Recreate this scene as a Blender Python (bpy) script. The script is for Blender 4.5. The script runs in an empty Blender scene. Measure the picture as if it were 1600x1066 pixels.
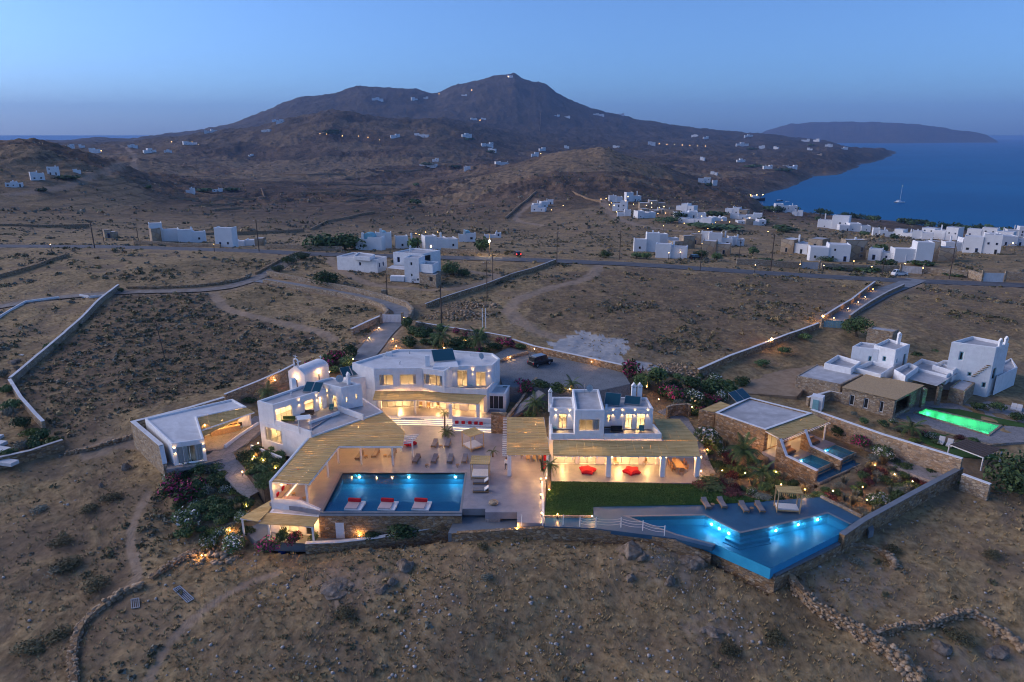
import bpy, math, random
import numpy as np
from mathutils import Vector, Matrix
R = math.radians
scene = bpy.context.scene
col = scene.collection
# ------------------------------------------------------------------ camera, sky, sun, exposure
F_PX, CX, CY, CAM_Z, PITCH = 1067.0, 800.0, 533.0, 43.0, R(16.84)
cam_data = bpy.data.cameras.new('camera')
cam_data.sensor_width = 36.0
cam_data.lens = 36.0 * F_PX / 1600.0
cam_data.clip_start, cam_data.clip_end = 0.5, 80000.0
cam = bpy.data.objects.new('camera', cam_data)
cam.location = (0, 0, CAM_Z)
cam.rotation_euler = (R(90) - PITCH, 0, 0)
col.objects.link(cam)
scene.camera = cam
SUN_EL, SUN_AZ = R(18.0), R(-78)           # the last glow stands on the left
world = bpy.data.worlds.new('World')
scene.world = world
world.use_nodes = True
wn = world.node_tree.nodes
sky = wn.new('ShaderNodeTexSky')
sky.sky_type = 'NISHITA'
sky.sun_disc = False
sky.sun_elevation = SUN_EL
sky.sun_rotation = SUN_AZ
sky.altitude = 100
sky.air_density, sky.dust_density, sky.ozone_density = 0.8, 1.2, 10.0
hsv = wn.new('ShaderNodeHueSaturation')
hsv.inputs['Saturation'].default_value = 0.90
hsv.inputs['Hue'].default_value = 0.497
world.node_tree.links.new(sky.outputs[0], hsv.inputs['Color'])
world.node_tree.links.new(hsv.outputs[0], wn['Background'].inputs[0])
wn['Background'].inputs[1].default_value = 0.064
sun_data = bpy.data.lights.new('sun', 'SUN')
sun_data.energy = 0.85
sun_data.angle = R(60)
sun_data.color = (1.0, 0.80, 0.70)
sun = bpy.data.objects.new('sun', sun_data)
_d = Vector((math.sin(SUN_AZ) * math.cos(SUN_EL), math.cos(SUN_AZ) * math.cos(SUN_EL), math.sin(SUN_EL)))
sun.rotation_euler = (-_d).to_track_quat('-Z', 'Y').to_euler()
col.objects.link(sun)
vs = scene.view_settings
vs.view_transform, vs.look, vs.exposure, vs.gamma = 'Standard', 'None', 1.80, 1.0
vs.use_curve_mapping = False
cy = scene.cycles
cy.max_bounces, cy.diffuse_bounces, cy.glossy_bounces, cy.transmission_bounces, cy.transparent_max_bounces = 6, 3, 3, 4, 12
cy.volume_bounces = 0
cy.use_light_tree = True
cy.sample_clamp_indirect = 4.0
cy.caustics_reflective = cy.caustics_refractive = False
cy.use_denoising = True
cy.filter_width = 1.1
# ------------------------------------------------------------------ measuring: a pixel of the photo -> a point of the place
_cp, _sp = math.cos(PITCH), math.sin(PITCH)
def ray(px, py):
 u, v = (px - CX) / F_PX, (CY - py) / F_PX
 return Vector((u, _cp + v * _sp, -_sp + v * _cp))
def P(px, py, z=0.0):
 d = ray(px, py); t = (z - CAM_Z) / d.z
 return Vector((d.x * t, d.y * t, z))
def PD(px, py, rng):
 d = ray(px, py); h = math.hypot(d.x, d.y); t = rng / h
 return Vector((d.x * t, d.y * t, CAM_Z + d.z * t))
def on_wall(a, b, px, py):
 d = ray(px, py); e = Vector((b[0] - a[0], b[1] - a[1])); n = Vector((e.y, -e.x))
 t = (a[0] * n.x + a[1] * n.y) / (d.x * n.x + d.y * n.y)
 p = d * t
 return ((p.x - a[0]) * e.x + (p.y - a[1]) * e.y) / e.length, CAM_Z + p.z
def z_at(p, py):                            # height of pixel row py above the point p
 v = (CY - py) / F_PX
 return CAM_Z + p[1] * (v * _cp - _sp) / (_cp + v * _sp)
def pix(p):
 x, y, z = p[0], p[1], p[2] - CAM_Z
 w = y * _cp - z * _sp
 return CX + F_PX * x / w, CY - F_PX * (y * _sp + z * _cp) / w
# ------------------------------------------------------------------ object helpers
def tag(o, label=None, cat=None, group=None, kind=None):
 if label: o['label'] = label
 if cat: o['category'] = cat
 if group: o['group'] = group
 if kind: o['kind'] = kind
 return o
def thing(name, label, cat, loc=(0, 0, 0), rz=0.0, group=None):
 o = bpy.data.objects.new(name, None)
 o.empty_display_size = 0.3
 o.location = loc; o.rotation_euler = (0, 0, rz)
 col.objects.link(o)
 return tag(o, label, cat, group)
def kids(o, _c={}):
 return list(o.children)
def copy_tree(o, parent=None):
 c = o.copy(); col.objects.link(c)
 if parent is not None: c.parent = parent
 for ch in o.children: copy_tree(ch, c)
 return c
def place_copy(o, loc, rz=0.0, label=None, scale=None):
 c = copy_tree(o); c.location = loc; c.rotation_euler = (0, 0, rz)
 if label: c['label'] = label
 if scale is not None: c.scale = scale if hasattr(scale, '__len__') else (scale,) * 3
 return c
def link_mesh(name, me, parent=None, world=False):
 o = bpy.data.objects.new(name, me); col.objects.link(o)
 if parent is not None:
  o.parent = parent
  if world:
   top, off = parent, Vector((0, 0, 0))
   while top is not None: off += Vector(top.location); top = top.parent
   o.location = -off
 return o
class MB:
 def __init__(s): s.v, s.f, s.m = [], [], []; s.mi = 0
 def face(s, *pts):
  i = len(s.v); s.v += [tuple(p) for p in pts]; s.f.append(tuple(range(i, i + len(pts)))); s.m.append(s.mi); return s
 def raw(s, vs_, fs_):
  i = len(s.v); s.v += [tuple(p) for p in vs_]; s.f += [tuple(k + i for k in f) for f in fs_]; s.m += [s.mi] * len(fs_); return s
 def prism(s, poly, z0, z1):
  n = len(poly)
  a = [(p[0], p[1], z0 if not callable(z0) else z0(p)) for p in poly]; b = [(p[0], p[1], z1 if not callable(z1) else z1(p)) for p in poly]
  ar = sum(poly[i][0] * poly[(i + 1) % n][1] - poly[(i + 1) % n][0] * poly[i][1] for i in range(n))
  if ar < 0: a.reverse(); b.reverse()
  return s.raw(a + b, [tuple(range(n - 1, -1, -1)), tuple(range(n, 2 * n))] + [(i, (i + 1) % n, n + (i + 1) % n, n + i) for i in range(n)])
 def box(s, c, size, rz=0.0, rx=0.0, ry=0.0):
  M = Matrix.Rotation(rz, 3, 'Z') @ Matrix.Rotation(ry, 3, 'Y') @ Matrix.Rotation(rx, 3, 'X'); h = Vector(size) / 2; c = Vector(c)
  vs_ = [c + M @ Vector((x * h.x, y * h.y, z * h.z)) for z in (-1, 1) for y in (-1, 1) for x in (-1, 1)]
  return s.raw(vs_, [(0, 2, 3, 1), (4, 5, 7, 6), (0, 1, 5, 4), (2, 6, 7, 3), (0, 4, 6, 2), (1, 3, 7, 5)])
 def bar(s, p, q, w, h=None):
  p, q = Vector(p), Vector(q); h = h or w; d = (q - p); L = d.length; d = d / L
  sd = d.cross(Vector((0, 0, 1)))
  if sd.length < 1e-4: sd = Vector((1, 0, 0))
  sd.normalize(); up = sd.cross(d)
  vs_ = [e + sd * (i * w / 2) + up * (j * h / 2) for e in (p, q) for i, j in ((-1, -1), (1, -1), (1, 1), (-1, 1))]
  return s.raw(vs_, [(0, 1, 2, 3), (7, 6, 5, 4), (0, 4, 5, 1), (1, 5, 6, 2), (2, 6, 7, 3), (3, 7, 4, 0)])
 def tube(s, path, r, n=8, cap=True):
  path = [Vector(p) for p in path]; rs = r if hasattr(r, '__len__') else [r] * len(path); vs_ = []; fs_ = []
  for k, p in enumerate(path):
   d = (path[min(k + 1, len(path) - 1)] - path[max(k - 1, 0)]); d.normalize()
   a = d.cross(Vector((0, 0, 1)) if abs(d.z) < .95 else Vector((1, 0, 0))); a.normalize(); b = d.cross(a)
   vs_ += [p + (a * math.cos(2 * math.pi * i / n) + b * math.sin(2 * math.pi * i / n)) * rs[k] for i in range(n)]
  for k in range(len(path) - 1):
   fs_ += [(k * n + i, k * n + (i + 1) % n, (k + 1) * n + (i + 1) % n, (k + 1) * n + i) for i in range(n)]
  if cap: fs_ += [tuple(range(n - 1, -1, -1)), tuple(range((len(path) - 1) * n, len(path) * n))]
  return s.raw(vs_, fs_)
 def lathe(s, c, prof, n=12):
  c = Vector(c); vs_ = [c + Vector((r * math.cos(2 * math.pi * i / n), r * math.sin(2 * math.pi * i / n), z)) for r, z in prof for i in range(n)]; k = len(prof)
  return s.raw(vs_, [(j * n + i, j * n + (i + 1) % n, (j + 1) * n + (i + 1) % n, (j + 1) * n + i) for j in range(k - 1) for i in range(n)] + [tuple(range(n - 1, -1, -1)), tuple(range((k - 1) * n, k * n))])
 def build(s, name, mat, parent=None, world=False, bevel=0.0, smooth=False, merge=False, seg=2):
  me = bpy.data.meshes.new(name); me.from_pydata(s.v, [], s.f)
  for m_ in (mat if isinstance(mat, (list, tuple)) else [mat]): me.materials.append(m_)
  if isinstance(mat, (list, tuple)): me.polygons.foreach_set('material_index', s.m)
  if merge or bevel:
   import bmesh
   bm = bmesh.new(); bm.from_mesh(me)
   if merge: bmesh.ops.remove_doubles(bm, verts=bm.verts, dist=1e-4)
   if bevel:
    ed = [e for e in bm.edges if len(e.link_faces) == 2 and e.calc_face_angle(0) > R(40)]
    bmesh.ops.bevel(bm, geom=ed, offset=bevel, segments=seg, affect='EDGES', profile=.5, clamp_overlap=True)
   bm.to_mesh(me); bm.free()
  if smooth: me.polygons.foreach_set('use_smooth', [True] * len(me.polygons))
  me.update()
  return link_mesh(name, me, parent, world)
def np_mesh(name, verts, faces, mat, parent=None, world=False, smooth=False, midx=None):
 me = bpy.data.meshes.new(name); n, (m, k) = len(verts), faces.shape
 me.vertices.add(n); me.vertices.foreach_set('co', verts.astype(np.float32).ravel())
 me.loops.add(m * k); me.loops.foreach_set('vertex_index', faces.astype(np.int32).ravel())
 me.polygons.add(m); me.polygons.foreach_set('loop_start', np.arange(0, m * k, k, dtype=np.int32)); me.polygons.foreach_set('loop_total', np.full(m, k, dtype=np.int32))
 for m_ in (mat if isinstance(mat, (list, tuple)) else [mat]): me.materials.append(m_)
 if midx is not None: me.polygons.foreach_set('material_index', midx.astype(np.int32))
 if smooth: me.polygons.foreach_set('use_smooth', np.ones(m, dtype=bool))
 me.update(calc_edges=True)
 return link_mesh(name, me, parent, world)
# ------------------------------------------------------------------ materials
MATS = {}
class NT:
 def __init__(s, name):
  s.m = bpy.data.materials.new(name); s.m.use_nodes = True; s.t = s.m.node_tree; s.b = s.t.nodes['Principled BSDF']; s.out = s.t.nodes['Material Output']; MATS[name] = s.m
  s.tc = None
 def n(s, typ, **kw):
  x = s.t.nodes.new('ShaderNode' + typ)
  for k, v in kw.items(): setattr(x, k, v)
  return x
 def l(s, a, b): s.t.links.new(a, b)
 def co(s, scale=1.0, kind='Object'):
  if s.tc is None: s.tc = s.n('TexCoord')
  src = s.tc.outputs[kind]
  if scale == 1.0: return src
  mp = s.n('Mapping'); mp.inputs['Scale'].default_value = scale if hasattr(scale, '__len__') else (scale,) * 3
  s.l(src, mp.inputs['Vector']); return mp.outputs[0]
 def noise(s, scale, detail=4.0, rough=0.55, vec=None, dist=0.0):
  x = s.n('TexNoise'); x.inputs['Scale'].default_value = scale; x.inputs['Detail'].default_value = detail; x.inputs['Roughness'].default_value = rough; x.inputs['Distortion'].default_value = dist
  s.l(vec if vec is not None else s.co(), x.inputs['Vector']); return x.outputs['Fac']
 def vor(s, scale, vec=None, feature='F1', out='Distance', rnd=1.0):
  x = s.n('TexVoronoi', feature=feature); x.inputs['Scale'].default_value = scale; x.inputs['Randomness'].default_value = rnd
  s.l(vec if vec is not None else s.co(), x.inputs['Vector']); return x.outputs[out]
 def ramp(s, fac, stops):
  x = s.n('ValToRGB'); e = x.color_ramp.elements
  while len(e) < len(stops): e.new(0.5)
  for k, (p, c) in enumerate(stops): e[k].position = p; e[k].color = (*c, 1) if hasattr(c, '__len__') else (c, c, c, 1)
  s.l(fac, x.inputs[0]); return x.outputs[0]
 def mix(s, fac, a, b, mode='MIX'):
  x = s.n('Mix', data_type='RGBA', blend_type=mode)
  for sock, v in ((x.inputs[0], fac), (x.inputs[6], a), (x.inputs[7], b)):
   if isinstance(v, (int, float)): sock.default_value = v
   elif isinstance(v, (tuple, list)): sock.default_value = (*v, 1)
   else: s.l(v, sock)
  return x.outputs[2]
 def math(s, op, a, b=0.0, clamp=False):
  x = s.n('Math', operation=op, use_clamp=clamp)
  for sock, v in ((x.inputs[0], a), (x.inputs[1], b)):
   if isinstance(v, (int, float)): sock.default_value = v
   else: s.l(v, sock)
  return x.outputs[0]
 def attr(s, name, out='Fac'):
  x = s.n('Attribute', attribute_name=name); return x.outputs[out]
 def bump(s, h, strength=0.5, dist=0.05):
  x = s.n('Bump'); x.inputs['Strength'].default_value = strength; x.inputs['Distance'].default_value = dist; s.l(h, x.inputs['Height']); s.l(x.outputs[0], s.b.inputs['Normal']); return x
 def fin(s, color=None, rough=0.8, spec=0.3, metal=0.0):
  if color is not None:
   if isinstance(color, (tuple, list)): s.b.inputs['Base Color'].default_value = (*color, 1)
   else: s.l(color, s.b.inputs['Base Color'])
  if isinstance(rough, (int, float)): s.b.inputs['Roughness'].default_value = rough
  else: s.l(rough, s.b.inputs['Roughness'])
  s.b.inputs['Specular IOR Level'].default_value = spec; s.b.inputs['Metallic'].default_value = metal
  return s.m
def plain(name, c, rough=0.7, var=0.12, scale=3.0, spec=0.3, metal=0.0, bump=0.0):
 t = NT(name); f = t.noise(scale, 5)
 c2 = tuple(max(0, x * (1 - var)) for x in c); c3 = tuple(min(1, x * (1 + var)) for x in c)
 if bump: t.bump(t.noise(scale * 6, 3), bump, 0.02)
 return t.fin(t.ramp(f, [(0.3, c2), (0.7, c3)]), rough, spec, metal)
def glow(name, c, strength):
 t = NT(name); t.b.inputs['Emission Color'].default_value = (*c, 1); t.b.inputs['Emission Strength'].default_value = strength
 return t.fin(tuple(min(1, x) for x in c), 0.5)
# ------------------------------------------------------------------ terrain: one height field from near slope to far mountain
SEA_Z = -42.0
rs = np.random.RandomState(7)
_perm = np.concatenate([rs.permutation(256)] * 2)
_gr = np.stack([np.cos(np.arange(256) * 2.399), np.sin(np.arange(256) * 2.399)], 1)
def perlin(x, y):
 xi, yi = np.floor(x).astype(int), np.floor(y).astype(int); xf, yf = x - xi, y - yi; xi &= 255; yi &= 255
 u, v = xf * xf * xf * (xf * (xf * 6 - 15) + 10), yf * yf * yf * (yf * (yf * 6 - 15) + 10)
 def g(ix, iy, fx, fy):
  k = _gr[_perm[_perm[ix] + iy]]; return k[..., 0] * fx + k[..., 1] * fy
 a, b = g(xi, yi, xf, yf), g((xi + 1) & 255, yi, xf - 1, yf)
 c, d = g(xi, (yi + 1) & 255, xf, yf - 1), g((xi + 1) & 255, (yi + 1) & 255, xf - 1, yf - 1)
 return (a + u * (b - a)) * (1 - v) + (c + u * (d - c)) * v
def fbm(x, y, octs=5, gain=0.5, ridged=False):
 s, a = 0, 1.0
 for k in range(octs):
  n = perlin(x + 17.3 * k, y - 9.1 * k); s = s + a * ((0.5 - np.abs(n) * 2) if ridged else n); a *= gain; x, y = x * 2.03, y * 2.03
 return s
NEAR = [
 [(-700, 1500, -12), (800, 1500, -12), (2300, 1500, -12)],
 [(-700, 1066, -7), (0, 1066, -6.8), (500, 1066, -6.5), (1000, 1066, -6.2), (1600, 1066, -6), (2300, 1066, -6)],
 [(-700, 960, -5.5), (0, 960, -5.5), (400, 960, -4.9), (800, 960, -4.1), (1100, 960, -3.9), (1300, 960, -3.9), (1600, 960, -3.6), (2300, 960, -3.6)],
 [(-700, 780, -3), (0, 790, -3.5), (150, 790, -3.4), (235, 775, -3.0), (270, 830, -4.0), (340, 868, -4.4), (480, 862, -4.2), (640, 852, -3.4), (706, 845, -2.6), (820, 842, -1.9), (1000, 847, -1.6), (1060, 860, -1.8), (1112, 878, -2.3), (1210, 920, -2.9), (1320, 868, -2.4), (1360, 838, -2.1), (1430, 800, -1.8), (1540, 765, -1.4), (1700, 760, -1.2), (2300, 760, -1)],
 [(-700, 690, -1), (0, 700, -1.5), (150, 695, -1.3), (215, 690, -1.2), (300, 712, -0.6), (390, 712, -0.5), (425, 708, -1.6), (700, 700, -1.0), (1000, 700, -.8), (1150, 708, -.5), (1300, 712, -.55), (1400, 705, -.6), (1530, 700, -.6), (1700, 690, -0.6), (2300, 690, 0)],
 [(-700, 600, 0.6), (0, 590, 0.8), (200, 610, 0.6), (330, 605, 0.7), (450, 580, 1.6), (550, 558, 3.0), (700, 552, 3.2), (900, 552, 3.2), (1000, 562, 2.9), (1080, 575, 2.0), (1200, 600, 0.8), (1320, 600, 0.2), (1600, 600, 0.0), (2300, 600, 0)],
 [(-700, 480, 4), (0, 480, 3.6), (400, 480, 3.9), (800, 480, 4.2), (1200, 485, 3.4), (1600, 490, 2.2), (2300, 490, 2)],
 [(-700, 402, 7), (0, 402, 6.4), (300, 398, 5.6), (480, 397, 5.0), (800, 405, 4.0), (1000, 412, 3.2), (1200, 425, 2.2), (1400, 437, 1.5), (1600, 446, 1.0), (2300, 480, 0)],
]
W = None
FAR = [
 [(-700, 385, 300), (0, 382, 300), (240, 378, 300), (400, 380, 300), (800, 378, 300), (1000, 384, 300), (1200, 398, 290), (1600, 414, 290), (2300, 440, 280)],
 [(-700, 330, 480), (0, 328, 480), (240, 340, 480), (400, 348, 480), (600, 352, 480), (800, 350, 480), (950, 342, 480), (1080, 345, 480), (1200, 356, 480), (1400, 374, 450), (1600, 388, 450), (2300, 420, 420)],
 [(-700, 250, 760), (-200, 225, 760), (0, 222, 760), (45, 220, 760), (90, 229, 760), (130, 239, 760), (165, 250, 760), (200, 264, 760), (240, 282, 760), (300, 298, 760), (400, 305, 760), (550, 306, 760), (650, 310, 760), (760, 298, 740), (850, 284, 740), (940, 280, 740), (1030, 294, 740), (1110, 308, 740), (1170, 318, 750), (1205, 328, W), (1290, 337, W), (1400, 348, W), (1590, 366, W), (1800, 382, W), (2300, 420, W)],
 [(-700, 262, 1000), (0, 262, 1000), (180, 264, 1000), (250, 272, 1000), (400, 279, 1000), (550, 285, 1000), (640, 290, 980), (720, 281, 970), (800, 262, 960), (860, 245, 960), (900, 236, 960), (940, 233, 960), (985, 245, 960), (1030, 262, 960), (1080, 284, 960), (1130, 298, 960), (1185, 312, W), (1215, 0, 1000, -60), (1300, 0, 1000, -60), (2300, 0, 900, -60)],
 [(-700, 240, 1350), (0, 244, 1350), (215, 245, 1350), (330, 252, 1350), (400, 259, 1350), (580, 259, 1300), (700, 260, 1300), (800, 262, 1300), (940, 260, 1300), (1030, 266, 1250), (1080, 272, 1250), (1150, 278, 1250), (1200, 284, 1240), (1240, 291, W), (1275, 0, 1240, -60), (1500, 0, 1250, -60), (2300, 0, 1250, -60)],
 [(-700, 232, 2050), (-100, 230, 2050), (100, 229, 2050), (200, 226, 2050), (300, 215, 2050), (345, 208, 2050), (400, 202, 2050), (440, 188, 2050), (480, 180, 2050), (520, 175, 2050), (570, 182, 2050), (620, 188, 2050), (680, 190, 2050), (720, 198, 2050), (770, 213, 2050), (800, 222, 2050), (870, 232, 2050), (960, 236, 2050), (1050, 241, 2000), (1150, 245, 1990), (1250, 249, 2000), (1305, 253, 2050), (1350, 257, W), (1390, 0, 2100, -60), (1600, 0, 2100, -60), (2300, 0, 2100, -60)],
 [(-700, 228, 3000), (0, 226, 3000), (200, 224, 3000), (345, 212, 3000), (400, 206, 3000), (520, 192, 3000), (620, 193, 3000), (720, 190, 3000), (800, 196, 3000), (900, 208, 3000), (1000, 217, 3000), (1100, 223, 3000), (1200, 226, 3000), (1300, 231, 3000), (1360, 234, 3300), (1400, 237, W), (1430, 0, 3300, -60), (1600, 0, 3000, -60), (2300, 0, 3000, -60)],
 [(-700, 226, 4300), (0, 222, 4300), (100, 221, 4300), (155, 217, 4300), (200, 219, 4300), (230, 214, 4300), (300, 207, 4300), (340, 200, 4300), (400, 181, 4300), (440, 165, 4300), (470, 154, 4300), (520, 148, 4300), (565, 137, 4300), (600, 138, 4300), (650, 143, 4300), (680, 148, 4300), (700, 140, 4300), (745, 128, 4300), (785, 119.5, 4300), (803, 118, 4300), (818, 125, 4300), (855, 135, 4300), (868, 145, 4300), (900, 163, 4300), (960, 180, 4300), (1010, 190, 4300), (1100, 203, 4300), (1195, 211, 4300), (1290, 222, 4300), (1345, 0, 4300, -50), (1400, 0, 4300, -60), (2300, 0, 4300, -60)],
 [(-700, 228, 5600), (200, 228, 5600), (600, 200, 5600), (800, 200, 5600), (1000, 220, 5600), (1200, 0, 5600, -60), (1600, 0, 5600, -60), (2300, 0, 5600, -60)],
 [(-700, 0, 7200, -60), (1150, 0, 7200, -60), (1195, 223.5, W), (1400, 224, W), (1555, 223, W), (1580, 0, 7400, -60), (2300, 0, 7000, -60)],
 [(-700, 0, 9600, -60), (1130, 0, 9600, -60), (1170, 215, 9600), (1205, 203, 9600), (1240, 193.5, 9600), (1310, 191, 9600), (1400, 192.5, 9600), (1440, 196, 9600), (1500, 204, 9600), (1540, 211, 9600), (1568, 0, 9600, -60), (1600, 0, 9600, -60), (2300, 0, 9600, -60)],
 [(-700, 0, 14000, -60), (2300, 0, 14000, -60)],
]
def far_point(e):
 if len(e) == 4:
  z = e[3]; py = 215.0
  for _ in range(8):
   d = ray(e[0], py); h = math.hypot(d.x, d.y); p = Vector((d.x / h * e[2], d.y / h * e[2], z)); py = pix(p)[1]
  return p
 return P(e[0], e[1], SEA_Z) if e[2] is None else PD(*e)
_layers = []
for k, L in enumerate(NEAR + FAR):
 pts = [P(*e) if k < len(NEAR) else far_point(e) for e in L]
 az = np.array([math.atan2(p.x, p.y) for p in pts]); o_ = np.argsort(az)
 _layers.append((az[o_], np.log(np.array([math.hypot(p.x, p.y) for p in pts])[o_]), np.array([p.z for p in pts])[o_]))
def smooth_interp(x, xp, yp):
 h = np.diff(xp); dl = np.diff(yp) / h; m = np.zeros_like(yp)
 if len(xp) > 2:
  w1, w2 = 2 * h[1:] + h[:-1], h[1:] + 2 * h[:-1]; ok = dl[:-1] * dl[1:] > 0
  with np.errstate(divide='ignore', invalid='ignore'): hm = (w1 + w2) / (w1 / dl[:-1] + w2 / dl[1:])
  m[1:-1] = np.where(ok, hm, 0)
 m[0], m[-1] = dl[0], dl[-1]
 x = np.clip(x, xp[0], xp[-1]); i = np.clip(np.searchsorted(xp, x) - 1, 0, len(xp) - 2); t = (x - xp[i]) / h[i]
 return (2 * t**3 - 3 * t**2 + 1) * yp[i] + (t**3 - 2 * t**2 + t) * h[i] * m[i] + (-2 * t**3 + 3 * t**2) * yp[i + 1] + (t**3 - t**2) * h[i] * m[i + 1]
def seg_dist(x, y, line):
 d = np.full(np.shape(x), 1e9); lx, ly = [p[0] for p in line], [p[1] for p in line]
 k = (x > min(lx) - 16) & (x < max(lx) + 16) & (y > min(ly) - 16) & (y < max(ly) + 16)
 if not k.all():
  if k.any(): d[k] = seg_dist(x[k], y[k], line)
  return d
 for a, b in zip(line[:-1], line[1:]):
  ex, ey = b[0] - a[0], b[1] - a[1]; L2 = ex * ex + ey * ey + 1e-9
  t = np.clip(((x - a[0]) * ex + (y - a[1]) * ey) / L2, 0, 1)
  d = np.minimum(d, np.hypot(x - a[0] - t * ex, y - a[1] - t * ey))
 return d
_TAB = {}
def _profiles(az):
 D = np.stack([smooth_interp(az, l[0], l[1]) for l in _layers], -1); Z = np.stack([smooth_interp(az, l[0], l[2]) for l in _layers], -1)
 return np.maximum.accumulate(D + np.arange(D.shape[-1]) * 1e-4, -1), Z
def base_height(x, y):
 x, y = np.asarray(x, float), np.asarray(y, float); sh = x.shape
 az, ld = np.arctan2(x, y).ravel(), np.log(np.maximum(np.hypot(x, y), 1.0)).ravel()
 if 'D' not in _TAB:
  _TAB['az'] = np.linspace(-1.1, 1.1, 4001); _TAB['D'], _TAB['Z'] = _profiles(_TAB['az'])
  D, Z = _TAB['D'], _TAB['Z']; h = np.diff(D, axis=1); dl = np.diff(Z, axis=1) / h; m = np.zeros_like(Z)
  with np.errstate(divide='ignore', invalid='ignore'):
   w1, w2 = 2 * h[:, 1:] + h[:, :-1], h[:, 1:] + 2 * h[:, :-1]
   hm = (w1 + w2) / (w1 / dl[:, :-1] + w2 / dl[:, 1:])
  m[:, 1:-1] = np.where(dl[:, :-1] * dl[:, 1:] > 0, hm, 0); m[:, 0], m[:, -1] = dl[:, 0], dl[:, -1]; _TAB['M'] = m
 fa = np.clip((az + 1.1) / 2.2 * 4000, 0, 3999.999); i0 = fa.astype(int); w = fa - i0
 def prof(ii):
  D, Z, M = _TAB['D'][ii], _TAB['Z'][ii], _TAB['M'][ii]
  k = np.clip((D < ld[:, None]).sum(1) - 1, 0, D.shape[1] - 2); r = np.arange(len(k))
  d0, d1, z0, z1, m0, m1 = D[r, k], D[r, k + 1], Z[r, k], Z[r, k + 1], M[r, k], M[r, k + 1]
  h = d1 - d0; t = np.clip((ld - d0) / h, 0, 1)
  return (2 * t**3 - 3 * t**2 + 1) * z0 + (t**3 - 2 * t**2 + t) * h * m0 + (-2 * t**3 + 3 * t**2) * z1 + (t**3 - t**2) * h * m1
 return (prof(i0) * (1 - w) + prof(np.minimum(i0 + 1, 4000)) * w).reshape(sh)
def sstep(a, b, x):
 t = np.clip((x - a) / (b - a), 0, 1); return t * t * (3 - 2 * t)
BUMPS = []          # (x, y, radius, height): local swellings of the ground
CARVE = [           # (outline, depth): dug out for the terraces and basins of the estate
 ([(-29.0, 74.2), (-22.6, 72.2), (-6.0, 72.0), (-3, 70.5), (3.6, 70.2), (4.9, 79.4), (23.8, 79.3), (24.5, 91.5), (4, 92.5), (4, 98), (-1, 100), (-2, 108), (-4, 112), (-20, 112), (-26, 106), (-31, 98), (-35.8, 91.3), (-28.3, 86)], -5.0),
 ([(5, 70.5), (14, 71.5), (25, 73.5), (36.5, 75.8), (39.6, 70.6), (37, 67), (26.9, 60.9), (22.5, 65), (18.5, 66.6), (5, 68.8)], -5.0),
 ([(-29.6, 70.2), (-23, 69.5), (-6.5, 69.6), (-6.5, 72.5), (-29, 76)], -5.2),
 ([tuple(P(a, b, -.2))[:2] for a, b in [(1426, 645), (1447, 636), (1568, 664), (1544, 683)]], -2.2),
 ([(33.6, 85.0), (38.5, 78.9), (48.3, 85.5), (43.9, 92.2)], -3.0),
]
FLAT = []           # (polyline, half width, softness): the ground is levelled along these
def ground_z(x, y):
 x, y = np.asarray(x, float), np.asarray(y, float); d = np.hypot(x, y); z = base_height(x, y)
 far = sstep(300, 900, d)
 n = fbm(x / 14, y / 14, 4) * 0.55 * (1 - far) + fbm(x / 3.2 + 40, y / 3.2, 3) * 0.16 * (1 - sstep(150, 300, d))
 n = n + far * (fbm(x / 160 + 3, y / 160, 6, 0.52) * 9 + fbm(x / 60, y / 60 + 8, 4, 0.55, True) * 3.4) * np.clip(d / 1500, 0.35, 1.6)
 n = n + sstep(380, 700, d) * (1 - sstep(2200, 3500, d)) * (fbm(x / 24, y / 24 + 5, 3, 0.6, True) * 2.6 + fbm(x / 70 + 2, y / 70, 4, .55) * 3.5) * (.35 + sstep(-.1, .25, fbm(x / 210 + 9, y / 210, 2)))
 n = n * np.where(z < SEA_Z + 12, np.clip((z - SEA_Z + 6) / 18, 0.12, 1), 1)
 keep = np.ones_like(z)
 for line, hw, soft in FLAT: keep = np.minimum(keep, sstep(hw, hw + soft, seg_dist(x, y, line)))
 z = z + n * keep
 near_ = (d < 130)
 if near_.any():
  for poly, zc in CARVE:
   ins = np.zeros(z.shape, bool); n_ = len(poly)
   for i in range(n_):
    (ax, ay), (bx, by) = poly[i], poly[(i + 1) % n_]; ins ^= ((ay > y) != (by > y)) & (x < (bx - ax) * (y - ay) / (by - ay + 1e-12) + ax)
   z = np.where(ins & near_, np.minimum(z, zc), z)
 for bx_, by_, br, bh in BUMPS: z = z + bh * np.exp(-((x - bx_)**2 + (y - by_)**2) / (br * br))
 return z
def gz(x, y): return float(ground_z(np.array([x]), np.array([y]))[0])
def G(px, py, dz=0.0, lift=0.0):
 d = ray(px, py); h = math.hypot(d.x, d.y); rr = np.exp(np.linspace(math.log(30), math.log(12000), 340))
 for _ in range(2):
  X, Y, Z = d.x / h * rr, d.y / h * rr, CAM_Z + d.z / h * rr; g = ground_z(X, Y) + lift; k = int(np.argmax(Z < g))
  if k == 0: k = len(rr) - 1
  lo, hi = rr[k - 1], rr[k]; rr = np.linspace(lo, hi, 14)
 a, b = Z[k - 1] - g[k - 1], g[k] - Z[k]; r_ = lo + (hi - lo) * min(1, max(0, a / max(a + b, 1e-6)))
 x, y = d.x / h * r_, d.y / h * r_
 return Vector((x, y, gz(x, y) + dz))
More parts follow.
